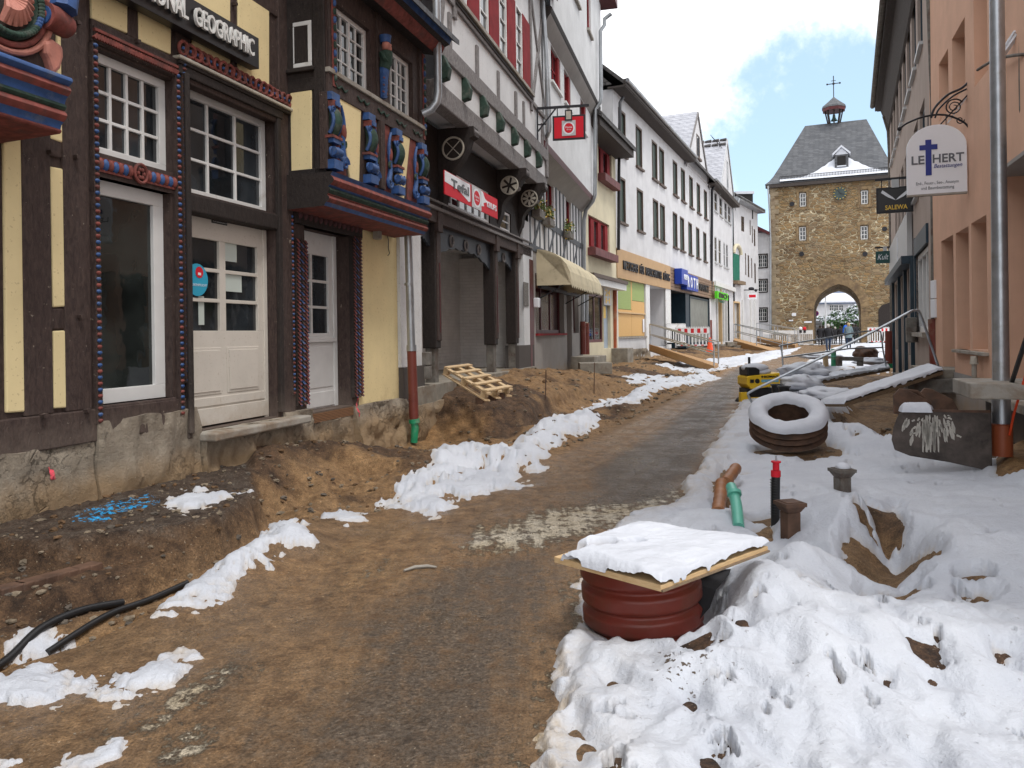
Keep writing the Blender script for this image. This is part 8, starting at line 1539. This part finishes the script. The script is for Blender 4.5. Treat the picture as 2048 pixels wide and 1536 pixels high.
# stick, small litter, wooden stakes
m = MB(); pts = [PZ(u, v, .02) for u, v in ((808,1141),(830,1134),(855,1132),(873,1134))]; m.tube(pts, [.008,.012,.012,.006], 7); tag(m.build('stick', M['slabst'], None, smooth=True), 'pale broken stick lying on the muddy road', 'stick')
m = MB(); p = PZ(528, 922, .33); m.add([p+Vector(q) for q in ((-.06,-.03,.03),(.02,-.01,.05),(.09,.05,.06),(.05,.07,.05),(-.01,.03,.04),(-.09,.02,.03))], [(0,1,4,5),(1,2,3,4)]); tag(m.build('litter_scrap', M['signwhite'], None), 'crumpled white scrap on the earth below the small door', 'litter')
for i, (u, v0, v1, Y) in enumerate(((1091, 740, 800, 15), (1188, 725, 790, 19), (1797, 790, 850, 10.5))): m = MB(); m.tube([PY(u, v1, Y), PY(u+1, v0, Y)], .012, 6); tag(m.build('iron_stake', M['rust'], None), ('left', 'middle', 'right-hand')[i]+' thin rusty stake standing in the dug earth', 'stake', 'rusty stakes')
p = PY(1190, 725, 24); m = MB(); m.box(p.x-.5, p.x+.5, p.y-.3, p.y+.4, p.z-.35, p.z); t = m.build('concrete_block', M['conc'], None, bev=.02); tag(t, 'low concrete block in the dirt under the pair of pipes', 'block'); 
p = PY(900, 842, 11.5); m = MB(); n = 20; m.lathe([(.0, .012), (.085, .012), (.09, .0)], n, 0, Matrix.Translation(PZ(898, 841, .12)) @ Matrix.Rotation(.4, 4, 'X')); dd = m.build('round_lid', M['signwhite'], None); tag(dd, 'small round white lid lying in the orange sand', 'lid')
# green pipe and bench-like blocks, far right
t = thing('marker_pipe', 'upright dark green marker pipe beyond the yellow roller', 'pipe', tuple(PY(1667, 730, 24))); m = MB(); m.tube([PY(1667, 732, 24), PY(1667, 698, 24)], .075, 12); m.build('pipe', M['pgreen'], t, smooth=True); m = MB(); m.tube([PY(1667, 714, 24), PY(1667, 711, 24)], .085, 12); m.build('collar', M['pgreen2'], t)
m = MB(); m.rod(PY(1652, 733, 23.5), PY(1650, 708, 23.5), .12); tag(m.build('wooden_stake', M['pallet'], None), 'short pale wooden stake left of the green marker pipe', 'stake')
t = thing('timber_trestle', 'low weathered timber trestle right of the green marker pipe', 'trestle', tuple(PY(1698, 728, 23))); m = MB(); m.rod(PY(1674, 717, 23), PY(1724, 718, 23), .25, .12); m.build('beam', M['castg'], t, bev=.02); 
for u in (1678, 1720): m = MB(); m.rod(PY(u, 732, 23), PY(u, 718, 23), .14); m.build('leg', M['castg'], t)
for k, (u, v, Y, rx, rz_) in enumerate(((1612, 742, 21, .62, .24), (1598, 765, 18, .5, .18), (1655, 788, 15.5, .55, .14), (1730, 708, 30, .45, .3), (1742, 722, 26, .5, .12), (1640, 712, 33, .8, .14))):
    c = PY(u, v, Y); m = MB(); vs = []; N_ = 18
    for i in range(N_+1):
        for j in range(N_*2):
            th_, ph = math.pi*i/N_, math.pi*j/N_; d = Vector((math.sin(th_)*math.cos(ph), math.sin(th_)*math.sin(ph), math.cos(th_))); q = 1+.35*mnoise.fractal(d*1.5+Vector((k*3, 0, 0)), 1, 2, 4); vs.append(c+Vector((d.x*rx*q, d.y*rx*q, d.z*rz_*q)))
    m.add(vs, [(i*N_*2+j, i*N_*2+(j+1) % (N_*2), (i+1)*N_*2+(j+1) % (N_*2), (i+1)*N_*2+j) for i in range(N_) for j in range(N_*2)]); tag(m.build('spoil_heap', M['snowcap'] if k not in (3,) else M['rust'], None, smooth='all'), ('snow-covered hump directly behind the yellow roller', 'snowy lump beside the yellow roller', 'low snowy hump under the further plank', 'bare brown boulder before the red and white barrier', 'snowy hump between trestle and red standpipe', 'long snowy heap below the walkers')[k], 'heap')
# ================================================================== yellow roller
Yr = 17.5; FR = Fac(*PY(1490, 780, Yr)[:2], 1, .12)
def fr(u, v, o=0): return FR.pt(u, v, o)
t = thing('trench_roller', 'yellow BOMAG trench roller with black engine hood under snow', 'roller', tuple(PY(1525, 815, Yr)))
x0, zt_ = fr(1494, 752); x1, _ = fr(1560, 745); zb_ = fr(1530, 775)[1]
m = MB(); m.fpoly(FR, [(x0, zt_-.03), (x0+.05, zt_), (x1, zt_+.06), (x1, zb_+.05), (x1-.16, zb_+.02), (x0+.1, zb_-.04), (x0, zb_+.08)], -.55, .0); m.build('body', M['byel'], t, bev=.02)
m = MB(); m.fb(FR, x0+.02, x1-.05, -.5, -.06, zb_-.22, zb_-.02); m.build('chassis', M['iron'], t, bev=.01); m = MB(); m.fb(FR, x0+.0, x1-.28, -.45, .03, zb_-.36, zb_-.22); m.build('side_plate', M['byel'], t, bev=.01); m = MB(); m.fb(FR, x0-.16, x0+.02, -.1, .02, zb_-.5, zb_-.1); m.build('side_step', M['byel'], t)
for o_ in (-.12,): m = MB(); m.tube([FR.P(x0+.12, -.55, zb_-.42), FR.P(x0+.12, .0, zb_-.42)], .2, 18); m.build('drum', M['iron'], t, smooth=True); m = MB(); m.tube([FR.P(x1-.2, -.55, zb_-.42), FR.P(x1-.2, .0, zb_-.42)], .2, 18); m.build('drum', M['iron'], t, smooth=True)
m = MB(); m.fb(FR, x0+.02, x0+.32, -.5, -.02, zt_, zt_+.20); m.build('engine_hood', M['blackp'], t, bev=.03); m = MB(); m.ball(FR.P(x0+.30, -.25, zt_+.17), (.32,.24,.11), 14); m.ball(FR.P(x0+.45, -.25, zt_+.08), (.22,.24,.10), 14); m.build('snow_cap', M['snowcap'], t, smooth='all')
m = MB(); m.tube([FR.P(x0+.19, -.3, zt_+.2), FR.P(x0+.19, -.3, zt_+.42)], .03, 8); m.build('exhaust', M['blackp'], t); m = MB(); m.fb(FR, x0+.07, x0+.16, .0, .012, zt_-.16, zt_-.08); m.build('switch_panel', M['blackp'], t); m = MB(); m.tube([FR.P(x0+.24, .0, zt_-.12), FR.P(x0+.24, .015, zt_-.12)], .055, 16); m.build('vent', M['blackp'], t)
text('BOMAG', M['signblack'], t, FR, x0+.40, x1-.05, zt_-.05, zt_+.0, .004, .006, bold=.03); m = MB(); m.fpoly(FR, [(x0+.33, zt_-.025), (x0+.36, zt_+.005), (x0+.39, zt_-.025), (x0+.36, zt_-.055)], 0, .008); m.build('diamond_mark', M['signblack'], t); m = MB(); m.fb(FR, x0+.34, x1-.04, .0, .006, zt_-.15, zt_-.09); st = m.build('hire_sticker', M['sky'], t); text('MIETPARK  24 H', M['signwhite'], st, FR, x0+.36, x1-.06, zt_-.14, zt_-.11, .007, .003)
for k, (u, v) in enumerate(((1553, 770), (1568, 774))): c = PY(u, v, 15.6-k); m = MB(); m.lathe([(.08,-.28),(.10,-.02),(.125,0),(.125,.02),(.09,.02),(.085,-.1)], 20, 0, Matrix.Translation(c)); tag(m.build('black_pot', M['blackp'], None, smooth=True), ('left', 'right')[k]+' of two black plastic shaft collars in front of the roller', 'collar', 'black shaft collars')
# ================================================================== people
def person(name, label, u, vh, Y, top, legs, hair, hgt_=1.72, walk=.12, arms=.0, group=None, lean=0, yaw=0, coat=.0, bag=None):
    """one continuous body grown over a posed skeleton; seen from behind, walking away"""
    x, y, _ = PY(u, 660, Y); z = gz(x, y, True); k = hgt_/1.72
    J = {'pelvis': (0,0,.93), 'waist': (0,.0,1.08), 'chest': (0,lean*.5,1.30), 'neck': (0,lean,1.47), 'head': (0,lean+.01,1.58), 'crown': (0,lean+.0,1.68)}
    for s, n_ in ((-1, 'l'), (1, 'r')):
        w = walk*s; J['hip'+n_] = (.10*s, 0, .88); J['knee'+n_] = (.105*s, w*.7+.03, .48); J['ankle'+n_] = (.105*s, w*1.5-.05, .09); J['toe'+n_] = (.11*s, w*1.5+.10, .04)
        J['sh'+n_] = (.18*s, lean*.8, 1.40); J['el'+n_] = (.245*s, lean*.5-w*.7, 1.12); J['wr'+n_] = (.235*s, lean*.4-w*1.0+.10+arms, .90+arms); J['ha'+n_] = (.225*s, lean*.4-w*1.0+.14+arms, .82+arms)
    Ed = [('pelvis','waist'),('waist','chest'),('chest','neck'),('neck','head'),('head','crown')]+[e for n_ in 'lr' for e in (('pelvis','hip'+n_),('hip'+n_,'knee'+n_),('knee'+n_,'ankle'+n_),('ankle'+n_,'toe'+n_),('chest','sh'+n_),('sh'+n_,'el'+n_),('el'+n_,'wr'+n_),('wr'+n_,'ha'+n_))]
    Rr = {'pelvis': .15+coat*.3, 'waist': .145+coat*.2, 'chest': .165, 'neck': .065, 'head': .095, 'crown': .08, 'hip': .10, 'knee': .068, 'ankle': .045, 'toe': .04, 'sh': .075, 'el': .055, 'wr': .042, 'ha': .04}
    keys = list(J); me = bpy.data.meshes.new('person_skeleton'); me.from_pydata([Vector(J[q])*k for q in keys], [(keys.index(a), keys.index(b)) for a, b in Ed], [])
    o = bpy.data.objects.new('person_tmp', me); COL.objects.link(o); md = o.modifiers.new('skin', 'SKIN'); sk = me.skin_vertices[0].data
    for i, q in enumerate(keys): rr = Rr.get(q, Rr.get(q[:-1], .05))*k; sk[i].radius = (rr*(1.12 if q in ('chest', 'waist', 'pelvis') else 1), rr*(.85 if q in ('chest', 'waist', 'pelvis') else 1)); sk[i].use_root = (q == 'pelvis')
    sb = o.modifiers.new('sub', 'SUBSURF'); sb.levels = sb.render_levels = 2; dg = bpy.context.evaluated_depsgraph_get(); dg.update(); bm_ = bpy.data.meshes.new_from_object(o.evaluated_get(dg)); bpy.data.objects.remove(o)
    bm_.materials.clear(); [bm_.materials.append(M[q]) for q in (legs, top, 'skin', 'iron', hair)]
    for p in bm_.polygons:
        c = p.center/k; p.use_smooth = True
        p.material_index = 3 if c.z < .10 else 0 if c.z < .90-coat else (4 if (c.z > 1.60 or (c.z > 1.50 and c.y < lean+.05)) else 2) if c.z > 1.49 else 2 if (c.z < .87+arms and abs(c.x) > .17) else 1
    ob = bpy.data.objects.new('body', bm_); COL.objects.link(ob); t = thing(name, label, 'person', (x, y, z), group); ob.parent = t; t.rotation_euler.z = yaw
    m = MB(); m.ball(Vector((0, lean-.015, 1.615))*k, (.105*k, .115*k, .115*k), 14); h_ = m.build('hair', M[hair], t, smooth='all', keep=True)
    m = MB(); m.tube([Vector((0, lean+.09, 1.60))*k, Vector((0, lean+.125, 1.575))*k], [.012, .018], 6); m.build('nose', M['skin'], t, keep=True)
    m = MB(); cz = .90-coat; m.lathe([(.165+coat*.3, cz), (.17+coat*.1, cz+.15), (.165, 1.2), (.175, 1.35), (.10, 1.46), (.07, 1.49)], 18, 0, Matrix.Diagonal((1.1*k, .82*k, k, 1)) @ Matrix.Translation((0, lean*.5, 0))); m.build('jacket', M[top], t, smooth='all', keep=True)
    if bag: m = MB(); m.ball(Vector((.0, -.19, 1.2))*k, (.14*k, .09*k, .2*k), 12); m.build('rucksack', M[bag], t, smooth='all', keep=True)
    return t
person('person', 'grey-haired walker in a dark hooded jacket and jeans behind the green marker pipe', 1656, 657, 46, 'cloth_b', 'jeans', 'hairg', 1.74, .16, yaw=-.2)
person('person', 'blond walker in a grey-teal coat nearest the arch opening', 1697, 648, 50, 'cloth_g', 'jeans', 'hairb', 1.68, .08, coat=.18, yaw=-.25)
person('person', 'walker in a bright blue jacket inside the gate arch', 1694, 644, 62, 'cloth_blue', 'cloth_b', 'haird', 1.85, .1, yaw=-.25)
person('person', 'dark-clothed walker at the left side of the arch with a reddish bag', 1640, 648, 66, 'cloth_b', 'cloth_b', 'haird', 1.72, .1, coat=.2, yaw=-.3); person('person', 'second dark-clothed walker close to the left arch wall, touching shoulders', 1646, 648, 67, 'cloth_b', 'cloth_b', 'haird', 1.74, .05, coat=.2)
for u, y, h_, lab in ((1662, 70, 1.75, 'dark walker under the arch just left of centre'), (1670, 73, 1.68, 'dark walker under the middle of the arch'), (1681, 71, 1.74, 'dark walker under the arch directly left of the blue jacket'), (1706, 66, 1.8, 'tall dark walker under the arch right of the blue jacket'), (1712, 70, 1.75, 'dark walker closest to the right arch wall')): person('person', lab, u, 645, y, 'cloth_b', 'cloth_b', 'hairg' if u == 1670 else 'haird', h_, .1, coat=.1, group='walkers under the gate arch', yaw=-.2)
# ================================================================== beyond the gate
FB2 = Fac(*PY(1560, 600, 118)[:2], 1, -.05); hb = house('distant_house', FB2, 8, 'white house with blue-grey slate roof seen through the gate arch')
zr0 = FB2.pt(1660, 607)[1]; wall(FB2, -20, 40, -.5, zr0, [], M['white'], hb); body(FB2, -20, 40, -.5, zr0, 8, M['white'], hb)
gable_roof(FB2, -20, 40, zr0, 12, 7, pm('blue_slate', (.10,.13,.20), .7, .3, 3), hb, over=.8); m = MB(); m.hexa([FB2.P(-20,.9,zr0+.1),FB2.P(40,.9,zr0+.1),FB2.P(40,-.4,zr0+1.3),FB2.P(-20,-.4,zr0+1.3),FB2.P(-20,.9,zr0+.3),FB2.P(40,.9,zr0+.3),FB2.P(40,-.4,zr0+1.6),FB2.P(-20,-.4,zr0+1.6)]); m.build('roof_snow', M['snowcap'], hb)
for u in (1663, 1672, 1682): s, z = FB2.pt(u, 615); window(FB2, s-.35, s+.35, z-.5, z+.4, .01, hb, 2, 2, .06, .05, gm='glass', dep=.03)
def bush(name, label, c, rx, rz_, n, seed, snow=.3):
    t = thing(name, label, 'tree', tuple(c)); m = MB(); r = random.Random(seed)
    cl = [(Vector((r.gauss(0, .45)*rx, r.gauss(0, .35)*rx, rz_*(.3+.6*r.random()))), r.uniform(.35, .6)*rx) for _ in range(12)]
    for i in range(n):
        q, rad = r.choice(cl); d = Vector((r.gauss(0,1), r.gauss(0,1), r.gauss(0,1))).normalized(); p = c+q+d*rad*r.uniform(.7, 1.05); w = r.uniform(.10, .22); e = Vector((r.gauss(0,1), r.gauss(0,1), r.gauss(0,.5))).normalized()*w; f = d.cross(e).normalized()*w*.7
        m.add([p-e, p-f, p+e, p+f], [(0,1,2,3)], 1 if (d.z > .35 and r.random() < snow*2) else 0)
    m.build('crown', [M['leaf'], M['snowcap']], t); m = MB(); m.tube([c-Vector((0,0,.2)), c+Vector((.1,0,rz_*.5)), c+Vector((0,.1,rz_*.9))], [.14, .1, .04], 8)
    for k in range(5): a = k*1.3; m.tube([c+Vector((0,0,rz_*.3+.15*k)), c+Vector((math.cos(a)*rx*.5, math.sin(a)*rx*.5, rz_*.6+.1*k))], [.06, .02], 6)
    m.build('trunk', M['brown2'], t); return t
for k, (u, y, rx, rz_, lab) in enumerate(((1646, 96, 1.5, 3.0, 'snow-dusted dark evergreen at the left side of the gate opening'), (1672, 98, 1.8, 3.7, 'yellow-green evergreen in the centre of the gate opening'), (1692, 95, 1.6, 3.2, 'snow-laden evergreen right of centre in the gate opening'), (1710, 97, 1.7, 4.4, 'tallest evergreen at the right side of the gate opening'))): bush('evergreen_tree', lab, PY(u, 683, y), rx, rz_, 2600, k)
t = thing('lamp_post', 'slim pale post standing beyond the gate arch', 'post', tuple(PY(1651, 684, 88))); m = MB(); m.tube([PY(1651, 684, 88), PY(1651, 560, 88)], .09, 8); m.build('post', M['signwhite'], t)
t = thing('road_sign', 'round blue and red no-stopping sign beyond the gate arch', 'sign', tuple(PY(1632, 645, 86))); m = MB(); m.tube([PY(1632, 684, 86), PY(1632, 622, 86)], .04, 6); m.build('post', M['galv'], t); c = PY(1632, 627, 85.9)
for r_, mt, d in ((.30, 'brd', 0), (.23, 'rblue', .02)): m = MB(); m.tube([c+Vector((0,-d,0)), c+Vector((0,-d-.02,0))], r_, 24); m.build('sign_disc', M[mt], t)
m = MB(); m.rod(c+Vector((-.17,-.045,.17)), c+Vector((.17,-.045,-.17)), .06, .01, up=(0,1,0)); m.rod(c+Vector((-.17,-.046,-.17)), c+Vector((.17,-.046,.17)), .06, .01, up=(0,1,0)); m.build('red_cross', M['brd'], t)
p = PY(1633, 684, 82); t = thing('information_stand', 'white slatted stand just beyond the left side of the arch', 'stand', tuple(p)); m = MB(); m.box(p.x-.75, p.x+.6, p.y, p.y+.1, p.z, p.z+2.2); m.build('panel', M['signwhite'], t)
for k in range(5): m = MB(); m.box(p.x-.65, p.x+.5, p.y-.03, p.y, p.z+.3+k*.38, p.z+.45+k*.38); m.build('slat', M['signgrey'], t)
# low wall and snow edge far right by the walkers
FWL = Fac(*PY(1728, 700, 45)[:2], 1, -.1); m = MB(); m.fb(FWL, 0, 2.2, -.4, .0, -.1, .32); lw_ = m.build('low_kerb_wall', M['rust'], None, bev=.02); tag(lw_, 'low brown kerb wall in the snow right of the walkers', 'wall')
# loose stones and rubble on the dug earth
m = MB(); r = random.Random(77); cnt = 0
def stone(c, s):
    vs = []; ax = Vector((r.uniform(.6,1.3), r.uniform(.6,1.3), r.uniform(.4,.8))); rot = Matrix.Rotation(r.uniform(0, 6.3), 3, 'Z')
    base = [Vector(q) for q in ((1,0,0),(-1,0,0),(0,1,0),(0,-1,0),(0,0,1),(0,0,-1))]; vs = [c+rot @ Vector((q.x*ax.x, q.y*ax.y, q.z*ax.z))*s*r.uniform(.7,1.2) for q in base]+[c+rot @ Vector((q[0]*ax.x*.7, q[1]*ax.y*.7, q[2]*ax.z*.6))*s*r.uniform(.8,1.15) for q in ((1,1,1),(-1,1,1),(-1,-1,1),(1,-1,1),(1,1,-1),(-1,1,-1),(-1,-1,-1),(1,-1,-1))]
    m.add(vs, [(0,6,4,9),(0,10,2,6),(2,7,4,6),(2,11,1,7),(1,8,4,7),(1,12,3,8),(3,9,4,8),(3,13,0,9),(0,13,5,10),(10,5,11,2),(11,5,12,1),(12,5,13,3)], r.choice((0,0,1,2)))
pts_ = []
for k in range(4200):
    Y = 3.6*math.exp(r.random()*2.3); xl_ = float(lerp_(Y, XL_)); xw_ = float(lerp_(Y, XW_)); e = r.random()**1.4; x = xl_-.1-(xl_-xw_)*e*.95; pts_.append((x, Y, .004+.020*r.random()**4*(1+Y/9)))
for k in range(800):
    Y = 3.2*math.exp(r.random()*2.0); xl_ = float(lerp_(Y, XL_)); xr_ = float(lerp_(Y, XR_)); pts_.append((xl_+(xr_-xl_)*r.random(), Y, .002+.005*r.random()))
for k in range(500): Y = r.uniform(8.5, 16); xe_ = float(lerp_(Y, XE_)); pts_.append((xe_-r.random()*2.6, Y, .012+.05*r.random()**3))
hh = hgt(np.array([p[0] for p in pts_]), np.array([p[1] for p in pts_]))
for (x, y, s), h in zip(pts_, hh): stone(Vector((x, y, h+s*.15)), s)
rb = m.build('rubble', [pm('muddy_stone', (.17,.135,.095), .9, .35, 9), pm('dark_stone', (.09,.075,.06), .9, .35, 9), pm('earth_clod', (.12,.07,.035), .95, .4, 8)], None); tag(rb, 'loose stones and clods scattered over the dug earth', 'rubble', kind='stuff')
# half-buried kerb bricks
for k in range(13):
    u, v = (8+k*22, 1188-k*6.0) if k < 9 else (960+(k-9)*14, 800-(k-9)*3); Y = PZ(u, v, .12).y if k < 9 else 12.0; c = PY(u, v, Y); m = MB(); w = .10 if k < 9 else .11
    F_ = Fac(c.x, c.y, .42, 1) if k < 9 else Fac(c.x, c.y, .3, 1); m.fb(F_, -w*.46, w*.46, -.06, .05, c.z-.055, c.z+.045); tag(m.build('kerb_brick', M['clay2'] if 'clay2' in M else M['rust'], None, bev=.008), 'half-buried brick in the broken old kerb edge '+('at the lower left' if k < 9 else 'below the pallet'), 'brick', 'old kerb bricks at the lower left' if k < 9 else 'old wall bricks below the pallet')
